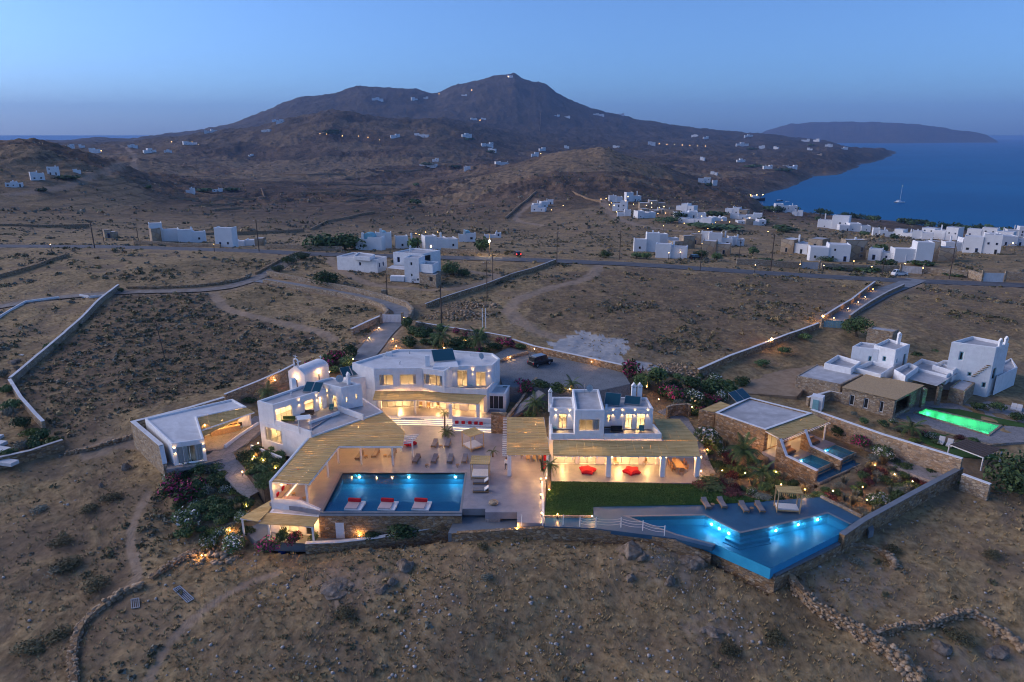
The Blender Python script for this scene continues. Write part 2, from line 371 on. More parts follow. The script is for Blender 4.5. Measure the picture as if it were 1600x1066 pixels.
# ------------------------------------------------------------------ roads and tracks (measured on the ground), then the ground sheet
def gline(pts): return [tuple(G(a, b))[:2] for a, b in pts]
def refine(line, step=2.0):
 out = [tuple(line[0])]
 for a, b in zip(line[:-1], line[1:]):
  n = max(1, int(math.hypot(b[0] - a[0], b[1] - a[1]) / step)); out += [(a[0] + (b[0] - a[0]) * k / n, a[1] + (b[1] - a[1]) * k / n) for k in range(1, n + 1)]
 return out
def curve(line, it=2):
 for _ in range(it):
  o = [line[0]]
  for a, b in zip(line[:-1], line[1:]): o += [(a[0] * .75 + b[0] * .25, a[1] * .75 + b[1] * .25), (a[0] * .25 + b[0] * .75, a[1] * .25 + b[1] * .75)]
  line = o + [line[-1]]
 return line
MAIN_ROAD = curve(gline([(-150, 380), (120, 385), (260, 388), (393, 392), (470, 396), (533, 398), (690, 402), (800, 406), (900, 409), (1000, 414), (1200, 427), (1400, 438), (1600, 446), (1850, 458)]), 1)
LANE = curve(gline([(478, 398), (452, 408), (425, 424), (387, 442), (335, 454), (200, 456), (128, 461), (67, 467), (0, 479), (-120, 500)]))
DRIVE = curve(gline([(405, 437), (440, 443), (480, 450), (530, 457.5), (580, 467.5), (618, 479), (634, 489), (621, 499), (608, 513), (594, 526), (583, 540), (572, 552), (560, 563)]))
EAST_LANE = curve(gline([(1432, 437), (1408, 446), (1380, 457), (1345, 475), (1318, 489), (1298, 500)]), 1)
TRACKS = [(curve(gline(l)), w) for l, w in [
 ([(335, 458), (343, 476), (372, 491), (440, 504), (496, 517), (520, 530)], 2.4),
 ([(938, 416), (925, 432), (898, 442), (850, 452), (806, 470), (794, 486), (815, 508), (870, 528), (900, 536)], 3.2),
 ([(515, 400), (520, 415), (560, 440), (610, 449), (680, 455), (740, 448), (785, 430), (735, 424)], 2.6),
 ([(16, 304), (70, 299), (130, 284), (190, 268), (213, 252), (206, 238), (190, 228)], 7.0),
 ([(195, 925), (218, 905), (212, 880), (200, 850), (215, 800), (232, 770)], .9),
 ([(235, 1066), (265, 1010), (320, 960), (385, 915), (430, 900)], .9),
 ([(225, 690), (330, 660), (420, 612), (520, 560), (545, 548)], 2.5),
 ([(150, 705), (190, 690), (225, 690)], 4.0),
 ([(840, 312), (815, 330), (800, 345), (850, 352)], 4.0), ([(940, 312), (965, 345), (1060, 362), (1180, 372)], 6.0)]]
GRAVEL = [tuple(G(a, b))[:2] for a, b in [(858, 536), (905, 519), (945, 527), (978, 530), (985, 545), (965, 556), (985, 566), (1050, 578), (1000, 580), (870, 552)]]
for ln, hw in ((MAIN_ROAD, 4.2), (LANE, 2.6), (DRIVE, 3.0), (EAST_LANE, 3.5)): FLAT.append((ln, hw, 5.0))
def in_poly(x, y, poly):
 ins = np.zeros(np.shape(x), bool); n = len(poly)
 for i in range(n):
  (x0, y0), (x1, y1) = poly[i][:2], poly[(i + 1) % n][:2]
  c = ((y0 > y) != (y1 > y)) & (x < (x1 - x0) * (y - y0) / (y1 - y0 + 1e-12) + x0); ins ^= c
 return ins
for px_, py_, r_, h_ in [(570, 905, 5, 1.0), (1010, 870, 4, 0.9), (690, 905, 7, .5), (300, 980, 9, .6)]:
 g_ = G(px_, py_); BUMPS.append((g_.x, g_.y, r_, h_))
def build_ground():
 rr = np.concatenate([np.exp(np.linspace(math.log(14), math.log(42), 40))[:-1], np.exp(np.linspace(math.log(42), math.log(230), 270))[:-1], np.exp(np.linspace(math.log(230), math.log(5000), 400))[:-1], np.exp(np.linspace(math.log(5000), math.log(14000), 50))])
 aa = np.concatenate([np.linspace(-1.08, -.74, 40)[:-1], np.linspace(-.74, .74, 840), np.linspace(.74, 1.08, 40)[1:]])
 A, D = np.meshgrid(aa, rr); X, Y = (np.sin(A) * D), (np.cos(A) * D); nr, na = X.shape
 Z = np.concatenate([ground_z(X[k:k + 20], Y[k:k + 20]) for k in range(0, nr, 20)])
 road = np.zeros_like(X); sel = (D < 420)
 xs, ys = X[sel], Y[sel]
 dm = np.minimum(np.minimum(seg_dist(xs, ys, MAIN_ROAD) - 3.6, seg_dist(xs, ys, LANE) - 2.0), np.minimum(seg_dist(xs, ys, DRIVE) - 2.2, seg_dist(xs, ys, EAST_LANE) - 2.8))
 Zs = Z[sel]; Zs -= 0.22 * (1 - sstep(-0.3, 0.6, dm)); Z[sel] = Zs
 trk = np.zeros_like(X)
 for ln, w in TRACKS: trk = np.maximum(trk, 1 - sstep(w * .35, w * .75, seg_dist(X, Y, ln) + fbm(X / 3, Y / 3, 2) * w * .35))
 trk[sel] = np.maximum(trk[sel], .8 * (1 - sstep(0.3, 2.2, dm)))
 for pl_ in ([(490, 915), (520, 880), (560, 888), (600, 880), (640, 905), (600, 938), (540, 935)], [(1050, 968), (1110, 955), (1180, 972), (1190, 1000), (1120, 1010), (1060, 990)], [(1235, 900), (1300, 870), (1380, 880), (1400, 930), (1330, 965), (1260, 940)], [(1440, 1030), (1560, 990), (1610, 1040), (1600, 1070), (1450, 1070)], [(960, 850), (1060, 855), (1110, 880), (1060, 930), (980, 900)]):
  trk[sel] = np.maximum(trk[sel], .75 * in_poly(xs + fbm(xs / 1.8, ys / 1.8, 3) * 2.5, ys + fbm(xs / 1.8 + 9, ys / 1.8, 3) * 2.5, [tuple(G(a, b))[:2] for a, b in pl_]) * sstep(-.3, .2, fbm(xs / 1.3, ys / 1.3, 3)))
 grv = np.zeros_like(X); grv[sel] = in_poly(xs + fbm(xs / 2.5, ys / 2.5, 3) * 2, ys + fbm(xs / 2.5 + 9, ys / 2.5, 3) * 3, GRAVEL)
 hth = np.zeros_like(X); w1, w2 = fbm(xs / 9, ys / 9, 3) * 7, fbm(xs / 9 + 4, ys / 9, 3) * 7; hs = np.zeros_like(xs)
 for pl_, a_ in (([(800, 470), (870, 430), (960, 420), (1200, 432), (1345, 446), (1290, 490), (1130, 558), (1000, 540), (905, 512), (830, 505)], .85), ([(190, 458), (330, 458), (345, 490), (510, 525), (420, 590), (210, 640), (110, 690), (25, 605)], 1.0), ([(230, 1070), (470, 880), (1200, 900), (1330, 1070)], .45), ([(1420, 450), (1620, 460), (1620, 530), (1420, 530)], .6), ([(0, 790), (210, 740), (230, 900), (100, 1070), (-50, 1070)], .6)):
  q_ = [tuple(G(a, b))[:2] for a, b in pl_]; hs = np.maximum(hs, a_ * in_poly(xs + w1, ys + w2, q_))
 hth[sel] = hs
 i = np.arange(nr * na).reshape(nr, na); f = np.stack([i[:-1, :-1], i[:-1, 1:], i[1:, 1:], i[1:, :-1]], -1).reshape(-1, 4)[:, ::-1]
 o = np_mesh('ground', np.stack([X, Y, Z], -1).reshape(-1, 3), f, MATS['dry_land'], smooth=True)
 for nm, arr in (('track', trk), ('gravel', grv), ('heath', hth)):
  a = o.data.attributes.new(nm, 'FLOAT', 'POINT'); a.data.foreach_set('value', arr.astype(np.float32).ravel())
 return tag(o, 'dry brown hilly land of scrub, tracks and fields', kind='structure')
def land_material():
 t = NT('dry_land'); geo = t.n('NewGeometry'); pos = geo.outputs['Position']
 n1 = t.noise(0.018, 5, .6, pos); n2 = t.noise(0.13, 6, .62, pos, .6); n3 = t.noise(1.1, 5, .65, pos); n4 = t.noise(0.0035, 4, .55, pos)
 straw = t.ramp(n3, [(0.3, (.17, .112, .050)), (0.5, (.33, .225, .110)), (0.75, (.52, .375, .19))])
 soil = t.ramp(n3, [(0.25, (.155, .108, .062)), (0.75, (.28, .198, .12))])
 c = t.mix(t.ramp(t.math('ADD', t.math('MULTIPLY', n2, .6), t.math('MULTIPLY', n1, .4)), [(0.42, 0), (0.52, 1)]), soil, straw)
 heath = t.ramp(n3, [(0.3, (.095, .073, .040)), (0.75, (.21, .150, .078))])
 c = t.mix(t.math('MULTIPLY', t.ramp(t.math('ADD', t.math('MULTIPLY', n1, .6), t.math('MULTIPLY', n2, .45)), [(0.54, 0), (0.62, 1)]), .75), c, heath)
 c = t.mix(t.math('MULTIPLY', t.math('MULTIPLY', t.attr('heath'), t.ramp(t.noise(.35, 5, .65, pos), [(.36, .25), (.56, 1)])), .8), c, t.ramp(n3, [(.3, (.085, .058, .038)), (.7, (.18, .12, .076))]))
 sep = t.n('SeparateXYZ'); t.l(pos, sep.inputs[0])
 dist = t.n('VectorMath', operation='LENGTH'); t.l(pos, dist.inputs[0])
 hill = t.ramp(t.math('DIVIDE', dist.outputs['Value'], 2000.0), [(0.16, 0), (0.32, 1)])
 hillc = t.ramp(t.math('ADD', t.math('MULTIPLY', t.noise(0.006, 8, .65, pos), .6), t.math('MULTIPLY', t.noise(0.05, 6, .7, pos), .4)), [(0.38, (.036, .027, .020)), (0.5, (.115, .072, .046)), (0.6, (.22, .142, .082))])
 mtn = t.ramp(t.math('DIVIDE', dist.outputs['Value'], 4000.0), [(.3, 0), (.55, 1)])
 hillc = t.mix(t.math('MULTIPLY', mtn, .8), hillc, t.ramp(t.noise(.009, 7, .65, pos), [(.36, (.022, .022, .019)), (.5, (.050, .044, .034)), (.66, (.085, .068, .048))]))
 fv = t.n('TexVoronoi'); fv.inputs['Scale'].default_value = .0065; t.l(pos, fv.inputs['Vector']); fs = t.n('SeparateColor'); t.l(fv.outputs['Color'], fs.inputs[0])
 patch = t.ramp(t.math('ADD', t.math('MULTIPLY', fs.outputs[0], .7), t.math('MULTIPLY', n1, .5)), [(.62, 0), (.72, 1)])
 hillc = t.mix(t.math('MULTIPLY', t.math('MULTIPLY', patch, .75), t.math('SUBTRACT', 1.0, mtn)), hillc, t.ramp(t.noise(.12, 5, .65, pos), [(.3, (.17, .115, .062)), (.7, (.33, .235, .135))]))
 spk = t.math('MULTIPLY', t.ramp(t.vor(.10, pos), [(.25, 1), (.42, 0)]), t.ramp(t.noise(.016, 5, .6, pos), [(.42, 0), (.54, 1)]))
 hillc = t.mix(t.math('MULTIPLY', spk, .88), hillc, (.040, .034, .024))
 rk = t.math('MULTIPLY', t.ramp(t.vor(.055, pos), [(.0, 1), (.25, 0)]), t.ramp(t.noise(.011, 5, .6, pos), [(.5, 0), (.6, 1)]))
 hillc = t.mix(t.math('MULTIPLY', rk, .8), hillc, (.29, .22, .175))
 fr_ = t.math('FRACT', t.math('ADD', t.math('DIVIDE', sep.outputs['Z'], 3.2), t.math('MULTIPLY', t.noise(.012, 4, .6, pos), 1.6)))
 ter = t.math('MULTIPLY', t.math('MULTIPLY', t.ramp(fr_, [(.0, 1), (.16, 1), (.2, 0)]), t.ramp(t.noise(.0045, 3, .5, pos), [(.48, 0), (.54, 1)])), t.math('SUBTRACT', 1.0, mtn))
 hillc = t.mix(t.math('MULTIPLY', ter, .55), hillc, (.045, .034, .024))
 c = t.mix(t.math('MULTIPLY', hill, .9), c, hillc)
 peb = t.ramp(t.vor(2.6, pos), [(0.0, 1), (0.10, 0)]); pm = t.math('MULTIPLY', t.math('MULTIPLY', peb, t.ramp(t.noise(.16, 4, .6, pos), [(.48, 0), (.62, 1)])), t.math('SUBTRACT', 1.0, t.ramp(t.math('DIVIDE', dist.outputs['Value'], 300.0), [(.3, 0), (.6, 1)])))
 c = t.mix(pm, c, (.33, .31, .29))
 c = t.mix(t.math('MULTIPLY', t.attr('track'), .85), c, t.ramp(n3, [(0.3, (.27, .19, .125)), (0.8, (.40, .30, .215))]))
 c = t.mix(t.attr('gravel'), c, t.ramp(n3, [(0.3, (.33, .32, .31)), (0.8, (.50, .48, .46))]))
 cs = t.ramp(sep.outputs['Z'], [(0, 1), (1, 0)])
 shore = t.n('MapRange'); shore.inputs['From Min'].default_value = SEA_Z + 5; shore.inputs['From Max'].default_value = SEA_Z + 1; t.l(sep.outputs['Z'], shore.inputs[0])
 c = t.mix(t.math('MULTIPLY', shore.outputs[0], t.ramp(n2, [(.4, 0), (.6, 1)])), c, (.20, .17, .145))
 h = t.math('ADD', t.math('MULTIPLY', n3, .25), t.math('MULTIPLY', n2, 1.2)); h = t.math('ADD', h, t.math('MULTIPLY', t.math('MULTIPLY', t.noise(.045, 6, .65, pos), hill), 14.0)); t.bump(h, .85, .6)
 return t.fin(c, .95, .15)
land_material()
def ribbon(name, line, width, lift, mat, crown=0.0):
 line = refine(line, 2.5); L = []
 for k, p in enumerate(line):
  a, b = line[max(k - 1, 0)], line[min(k + 1, len(line) - 1)]; d = Vector((b[0] - a[0], b[1] - a[1])).normalized(); L.append((p, Vector((-d.y, d.x))))
 zs = ground_z(np.array([p[0] for p, _ in L]), np.array([p[1] for p, _ in L])); zs = np.convolve(np.pad(zs, 4, mode='edge'), np.ones(9) / 9, 'valid')
 w = [-.5, -.25, 0, .25, .5]; v = []; f = []
 for (p, n), z in zip(L, zs):
  for s in w: v.append((p[0] + n.x * s * width, p[1] + n.y * s * width, z + lift + crown * (1 - 4 * s * s)))
 for k in range(len(L) - 1):
  for j in range(4): f.append((k * 5 + j, k * 5 + j + 1, k * 5 + 6 + j, k * 5 + 5 + j))
 o = np_mesh(name, np.array(v), np.array(f)[:, ::-1], mat, smooth=True)
 return tag(o, kind='structure')
t_ = NT('asphalt'); t_.bump(t_.noise(30, 3), .3, .02); t_.fin(t_.ramp(t_.noise(.4, 5), [(.3, (.085, .085, .09)), (.7, (.135, .135, .14))]), .8, .3)
t_ = NT('concrete_lane'); t_.bump(t_.noise(12, 4), .3, .03); t_.fin(t_.ramp(t_.noise(.5, 6), [(.3, (.17, .175, .18)), (.7, (.27, .275, .28))]), .85, .3)
t_ = NT('dirt_lane'); t_.bump(t_.noise(5, 4), .4, .05); t_.fin(t_.ramp(t_.noise(.6, 6), [(.3, (.17, .14, .115)), (.7, (.30, .265, .23))]), .9, .2)
build_ground()
o_ = ribbon('road', MAIN_ROAD, 6.6, 0.02, MATS['asphalt'], .04); o_['label'] = 'grey asphalt road crossing behind the fields'
o_ = ribbon('dirt_road', LANE, 4.0, 0.03, MATS['dirt_lane']); o_['label'] = 'pale dirt lane bending left past the walls'
o_ = ribbon('driveway', DRIVE, 4.4, 0.035, MATS['concrete_lane']); o_['label'] = 'concrete driveway curving down to the white gate'
o_ = ribbon('driveway', EAST_LANE, 5.4, 0.03, MATS['concrete_lane']); o_['label'] = 'straight concrete driveway leading to the blue gate'
t_ = NT('sea_water'); g_ = t_.n('NewGeometry').outputs['Position']
t_.bump(t_.math('ADD', t_.noise(.05, 6, .65, g_), t_.math('MULTIPLY', t_.noise(.6, 4, .6, g_), .25)), .35, 1.2)
t_.fin(t_.ramp(t_.noise(.004, 4, .5, g_), [(.3, (.0005, .10, .25)), (.7, (.001, .13, .30))]), .4, .02)
m_ = MB(); m_.face((-60000, -500, SEA_Z), (60000, -500, SEA_Z), (60000, 60000, SEA_Z), (-60000, 60000, SEA_Z))
tag(m_.build('sea', MATS['sea_water']), 'calm deep blue sea in the bay', kind='structure')
# ------------------------------------------------------------------ building materials
t = NT('white_plaster'); n = t.noise(1.2, 5); t.bump(t.math('ADD', t.noise(2.5, 4), t.math('MULTIPLY', t.noise(18, 3), .3)), .25, .04); mp = t.n('Mapping'); mp.inputs['Scale'].default_value = (2.2, 2.2, .16); t.l(t.co(), mp.inputs['Vector']); st = t.math('MULTIPLY', t.ramp(t.noise(1, 5, .7, mp.outputs[0]), [(.56, 0), (.72, 1)]), .30); t.fin(t.mix(st, t.ramp(n, [(.25, (.68, .68, .68)), (.7, (.82, .82, .815))]), (.45, .43, .40)), .85, .2)
t = NT('white_paint'); t.fin(t.ramp(t.noise(4, 3), [(.3, (.68, .68, .67)), (.7, (.80, .80, .79))]), .55, .4)
t = NT('roof_screed'); n = t.noise(.7, 6, .6); t.bump(t.noise(3, 4), .2, .03); t.fin(t.mix(t.ramp(t.noise(.25, 5, .6, None, .8), [(.42, 0), (.62, .55)]), t.ramp(n, [(.3, (.42, .41, .41)), (.7, (.58, .57, .57))]), (.30, .29, .285)), .9, .2)
t = NT('roof_white'); n = t.noise(.7, 6, .6); t.fin(t.mix(t.ramp(t.noise(.3, 5, .6, None, .8), [(.45, 0), (.65, .5)]), t.ramp(n, [(.3, (.60, .60, .60)), (.7, (.72, .72, .72))]), (.46, .45, .45)), .9, .2)
def stone(name, scale, cols, mortar):
 t = NT(name); warp = t.n('VectorMath', operation='ADD'); nz = t.n('TexNoise'); nz.inputs['Scale'].default_value = 1.5; t.l(t.co(), nz.inputs['Vector'])
 mp = t.n('Mapping'); mp.inputs['Scale'].default_value = (1, 1, 1.7); t.l(t.co(), mp.inputs['Vector'])
 sc = t.n('VectorMath', operation='SCALE'); t.l(nz.outputs['Color'], sc.inputs[0]); sc.inputs['Scale'].default_value = .25; t.l(mp.outputs[0], warp.inputs[0]); t.l(sc.outputs[0], warp.inputs[1]); v = warp.outputs[0]
 ed = t.vor(scale, v, 'DISTANCE_TO_EDGE'); cc = t.n('TexVoronoi'); cc.inputs['Scale'].default_value = scale; t.l(v, cc.inputs['Vector'])
 sp = t.n('SeparateColor'); t.l(cc.outputs['Color'], sp.inputs[0]); base = t.ramp(sp.outputs[0], cols)
 base = t.mix(.25, base, t.ramp(t.noise(9, 5, .6), [(.3, tuple(x * .55 for x in cols[1][1])), (.7, tuple(min(1, x * 1.35) for x in cols[1][1]))]))
 t.bump(t.math('ADD', t.ramp(ed, [(0, 0), (.12, 1)]), t.math('MULTIPLY', t.noise(12, 4), .4)), .9, .07)
 return t.fin(t.mix(t.ramp(ed, [(.015, 1), (.06, 0)]), base, mortar), .9, .2)
stone('field_stone', 2.1, [(0, (.14, .085, .045)), (.3, (.36, .215, .105)), (.55, (.46, .31, .175)), (.78, (.20, .165, .135)), (1, (.60, .47, .32))], (.19, .135, .085))
stone('pale_stone', 2.0, [(0, (.20, .145, .10)), (.3, (.40, .285, .175)), (.55, (.48, .38, .26)), (.78, (.27, .235, .20)), (1, (.60, .51, .39))], (.27, .21, .15))
t = NT('terrace_paving'); b = t.n('TexBrick'); b.offset = .5; b.inputs['Scale'].default_value = 1.0; b.inputs['Mortar Size'].default_value = .012; b.inputs['Brick Width'].default_value = 1.2; b.inputs['Row Height'].default_value = .6
b.inputs['Color1'].default_value = (.28, .27, .30, 1); b.inputs['Color2'].default_value = (.22, .215, .24, 1); b.inputs['Mortar'].default_value = (.25, .22, .20, 1); t.l(t.co(), b.inputs['Vector'])
n = t.noise(.9, 6, .65, None, .6); c = t.mix(.55, b.outputs['Color'], t.ramp(n, [(.3, (.18, .175, .19)), (.52, (.27, .26, .28)), (.75, (.35, .33, .34))])); t.bump(t.noise(8, 3), .15, .01); t.fin(c, t.ramp(n, [(.3, .28), (.7, .5)]), .45)
t = NT('grey_deck'); n = t.noise(.8, 6, .6); t.fin(t.ramp(n, [(.3, (.15, .165, .18)), (.7, (.21, .225, .24))]), .45, .4)
t = NT('pool_deck_blue'); n = t.noise(.8, 6, .6); t.fin(t.ramp(n, [(.3, (.022, .080, .145)), (.7, (.035, .11, .185))]), .4, .4)
t = NT('cobble_drive'); v = t.vor(2.2, None, 'DISTANCE_TO_EDGE'); n = t.noise(.5, 6, .6); t.bump(t.ramp(v, [(0, 0), (.1, 1)]), .5, .04); t.fin(t.mix(t.ramp(v, [(.02, .6), (.07, 0)]), t.ramp(n, [(.3, (.15, .165, .175)), (.7, (.24, .25, .255))]), (.09, .09, .09)), .8, .3)
t = NT('path_paving'); v = t.vor(1.3, None, 'DISTANCE_TO_EDGE'); n = t.noise(.9, 6, .6); t.fin(t.mix(t.ramp(v, [(.02, .6), (.06, 0)]), t.ramp(n, [(.3, (.22, .205, .20)), (.7, (.33, .305, .29))]), (.14, .13, .12)), .7, .3)
def reed(name, ang):
 t = NT(name); mp = t.n('Mapping'); mp.inputs['Rotation'].default_value = (0, 0, -ang); mp.inputs['Scale'].default_value = (.7, 16, 16); t.l(t.co(), mp.inputs['Vector'])
 mq = t.n('Mapping'); mq.inputs['Rotation'].default_value = (0, 0, -ang); mq.inputs['Scale'].default_value = (.35, 2.6, 2.6); t.l(t.co(), mq.inputs['Vector'])
 n = t.math('ADD', t.math('MULTIPLY', t.noise(1, 4, .6, mp.outputs[0]), .5), t.math('MULTIPLY', t.noise(1, 4, .6, mq.outputs[0]), .5)); t.bump(n, .6, .04)
 return t.fin(t.ramp(n, [(.32, (.30, .19, .065)), (.5, (.55, .37, .145)), (.68, (.74, .53, .25))]), .85, .2)
plain('teak', (.30, .175, .085), .6, .25, 5, bump=.2); plain('pale_wood', (.46, .31, .155), .6, .2, 5); plain('dark_wood', (.10, .065, .045), .6, .2, 5)
plain('grey_cushion', (.20, .185, .19), .95, .1, 6); plain('red_fabric', (.50, .012, .022), .9, .12, 5); plain('white_fabric', (.62, .60, .58), .95, .06, 5); plain('beige_fabric', (.42, .36, .29), .95, .1, 5); plain('teal_fabric', (.05, .20, .22), .8, .1, 5)
plain('frame_grey', (.33, .33, .33), .5, .05); plain('black_metal', (.02, .02, .022), .45, .1); plain('steel', (.45, .46, .48), .35, .05, metal=.8); plain('pole_wood', (.09, .065, .05), .85, .25, 4)
plain('solar_frame', (.35, .36, .37), .4, .05, metal=.5)
t = NT('solar_glass'); t.fin((.012, .07, .095), .12, .7)
plain('blue_shutter', (.03, .10, .30), .6); plain('aqua_door', (.20, .42, .48), .6); plain('dark_glass_plain', (.02, .025, .03), .1, .05, spec=.7)
t = NT('sand_court'); n = t.noise(.6, 6, .6); t.fin(t.ramp(n, [(.3, (.24, .165, .10)), (.7, (.38, .28, .185))]), .95, .15)
plain('dish_grey', (.40, .44, .44), .5, .05)
t = NT('window_glass'); g = t.n('BsdfGlossy'); g.inputs['Roughness'].default_value = .03; tr = t.n('BsdfTransparent'); tr.inputs[0].default_value = (.93, .95, .95, 1); fr = t.n('Fresnel'); fr.inputs[0].default_value = 1.3; mx = t.n('MixShader'); t.l(fr.outputs[0], mx.inputs[0]); t.l(tr.outputs[0], mx.inputs[1]); t.l(g.outputs[0], mx.inputs[2]); t.l(mx.outputs[0], t.out.inputs[0]); t.t.nodes.remove(t.b)
def water(name, tint, wave=.12, dist=.03, cloud=(.03, .34, .56), milk=.35):
 t = NT(name); g = t.n('BsdfGlossy'); g.inputs['Roughness'].default_value = .05; tr = t.n('BsdfTransparent'); tr.inputs[0].default_value = (*tint, 1); fr = t.n('Fresnel'); fr.inputs[0].default_value = 1.33; mx = t.n('MixShader')
 bp = t.n('Bump'); bp.inputs['Strength'].default_value = wave; bp.inputs['Distance'].default_value = dist; t.l(t.noise(1.6, 4, .5, None, .4), bp.inputs['Height']); t.l(bp.outputs[0], g.inputs['Normal']); t.l(bp.outputs[0], fr.inputs['Normal'])
 df = t.n('BsdfTranslucent'); df.inputs[0].default_value = (*cloud, 1); d2 = t.n('BsdfDiffuse'); d2.inputs[0].default_value = (*cloud, 1); dm = t.n('MixShader'); t.l(df.outputs[0], dm.inputs[1]); t.l(d2.outputs[0], dm.inputs[2]); mm = t.n('MixShader'); mm.inputs[0].default_value = milk; t.l(tr.outputs[0], mm.inputs[1]); t.l(dm.outputs[0], mm.inputs[2])
 t.l(fr.outputs[0], mx.inputs[0]); t.l(mm.outputs[0], mx.inputs[1]); t.l(g.outputs[0], mx.inputs[2]); t.l(mx.outputs[0], t.out.inputs[0]); t.t.nodes.remove(t.b)
water('pool_water', (.55, .82, .95)); water('green_water', (.6, .98, .8), cloud=(.3, .9, .6), milk=.3)
def pool_tile(name, c1, c2):
 t = NT(name); t.fin(t.ramp(t.noise(1.1, 5, .6), [(.3, c1), (.7, c2)]), .5, .4)
pool_tile('pool_blue', (.02, .29, .50), (.035, .36, .58)); pool_tile('pool_teal', (.03, .17, .22), (.05, .23, .28)); pool_tile('pool_green', (.42, .72, .58), (.52, .82, .66))
t = NT('lawn_grass'); n = t.noise(.5, 5, .6); n2 = t.noise(9, 4, .7); t.bump(n2, .7, .06); t.fin(t.mix(.5, t.ramp(n, [(.35, (.035, .085, .02)), (.65, (.065, .14, .03))]), t.ramp(n2, [(.3, (.03, .07, .016)), (.75, (.085, .16, .04))])), .9, .2)
t = NT('garden_soil'); n = t.noise(1.3, 6, .65); t.bump(n, .8, .1); t.fin(t.ramp(n, [(.3, (.055, .04, .028)), (.55, (.11, .08, .055)), (.8, (.17, .135, .10))]), .95, .15)
WARM = (1.0, .50, .155); WHITE = (1.0, .59, .225); COOL = (.75, .92, 1.0)
glow('warm_bulb', (1.0, .55, .18), 16.0); glow('far_bulb', (1.0, .55, .20), 4.5); glow('led_strip', (1.0, .66, .32), 1.7); glow('pool_lamp_glow', (.85, .95, 1.0), 22.0); glow('street_bulb', (1.0, .78, .42), 60.0)
glow('window_glow', (1.0, .68, .30), 1.6); glow('tail_light', (1.0, .03, .02), 3.0)
LIGHTS = {}
KW = {'room_light': 5.2, 'lamp_light': 1.9, 'pool_light': .8}
def point_light(name, loc, watts, color=WARM, parent=None, world=True, radius=.08):
 key = ('P', name, watts, color, radius)
 if key not in LIGHTS:
  L = bpy.data.lights.new(name, 'POINT'); L.energy = watts * KW.get(name, 1.0); L.color = color; L.shadow_soft_size = radius; LIGHTS[key] = L
 o = bpy.data.objects.new(name, LIGHTS[key]); col.objects.link(o); o.location = loc
 if parent is not None:
  o.parent = parent
  if world:
   top, off = parent, Vector((0, 0, 0))
   while top is not None: off += Vector(top.location); top = top.parent
   o.location = Vector(loc) - off
 return o
def spot_light(name, loc, direction, watts, color=WARM, parent=None, size=80, world=True):
 key = ('S', watts, color, size)
 if key not in LIGHTS:
  L = bpy.data.lights.new(name, 'SPOT'); L.energy = watts; L.color = color; L.shadow_soft_size = .04; L.spot_size = R(size); L.spot_blend = .6; LIGHTS[key] = L
 o = bpy.data.objects.new(name, LIGHTS[key]); col.objects.link(o); o.location = loc; o.rotation_euler = Vector(direction).to_track_quat('-Z', 'Y').to_euler()
 if parent is not None:
  o.parent = parent
  if world:
   top, off = parent, Vector((0, 0, 0))
   while top is not None: off += Vector(top.location); top = top.parent
   o.location = Vector(loc) - off
 return o
# ------------------------------------------------------------------ building kit
def v2(p): return Vector((p[0], p[1]))
def ccw(pts):
 n = len(pts); return sum(pts[i][0] * pts[(i + 1) % n][1] - pts[(i + 1) % n][0] * pts[i][1] for i in range(n)) > 0
def inset(pts, d):
 n = len(pts); out = []
 for i in range(n):
  p, a, b = v2(pts[i]), v2(pts[i - 1]), v2(pts[(i + 1) % n]); e1, e2 = (p - a).normalized(), (b - p).normalized()
  n1, n2 = Vector((-e1.y, e1.x)), Vector((-e2.y, e2.x)); m = (n1 + n2); k = max(1 + n1.dot(n2), .25); out.append(p + m * (d / k))
 return out
def window(parent, A, n, e, u0, u1, z0, z1, th, st):
 def W(u, dep, z): q = v2(A) + e * u - n * dep; return Vector((q.x, q.y, z))
 fm = MATS[st.get('frame', 'frame_grey')]; fw = st.get('fw', .055); dep = th * st.get('dep', .6); w = MB(); k = max(1, st.get('mull', 2))
 for u in [u0 + fw / 2, u1 - fw / 2] + [u0 + (u1 - u0) * j / k for j in range(1, k)]: w.bar(W(u, dep, z0), W(u, dep, z1), fw, .06)
 for z in (z0 + fw / 2, z1 - fw / 2): w.bar(W(u0 + fw, dep, z), W(u1 - fw, dep, z), .06, fw)
 fr = w.build('window' if z0 > st.get('zf', -99) + .35 else 'glass_door', fm, parent, True)
 for j in range(k):
  a, b = u0 + (u1 - u0) * j / k + fw / 2, u0 + (u1 - u0) * (j + 1) / k - fw / 2
  MB().face(W(a, dep, z0 + fw), W(b, dep, z0 + fw), W(b, dep, z1 - fw), W(a, dep, z1 - fw)).build('pane', MATS['window_glass' if st.get('lit', 1) else 'dark_glass_plain'], fr, True)
 for side, frac in (('l', st.get('cl', 0)), ('r', st.get('cr', 0))):
  if not frac: continue
  L = (u1 - u0) * frac; a = u0 if side == 'l' else u1 - L; m = MB(); nn = max(6, int(L / .06)); d0 = th + .08
  pts = [(a + L * i / nn, d0 + .05 * math.sin(i * 1.7)) for i in range(nn + 1)]
  for p, q in zip(pts[:-1], pts[1:]): m.face(W(p[0], p[1], z0), W(q[0], q[1], z0), W(q[0], q[1], z1 + .1), W(p[0], p[1], z1 + .1))
  m.build('curtain', MATS['white_fabric'], fr, True)
 return fr
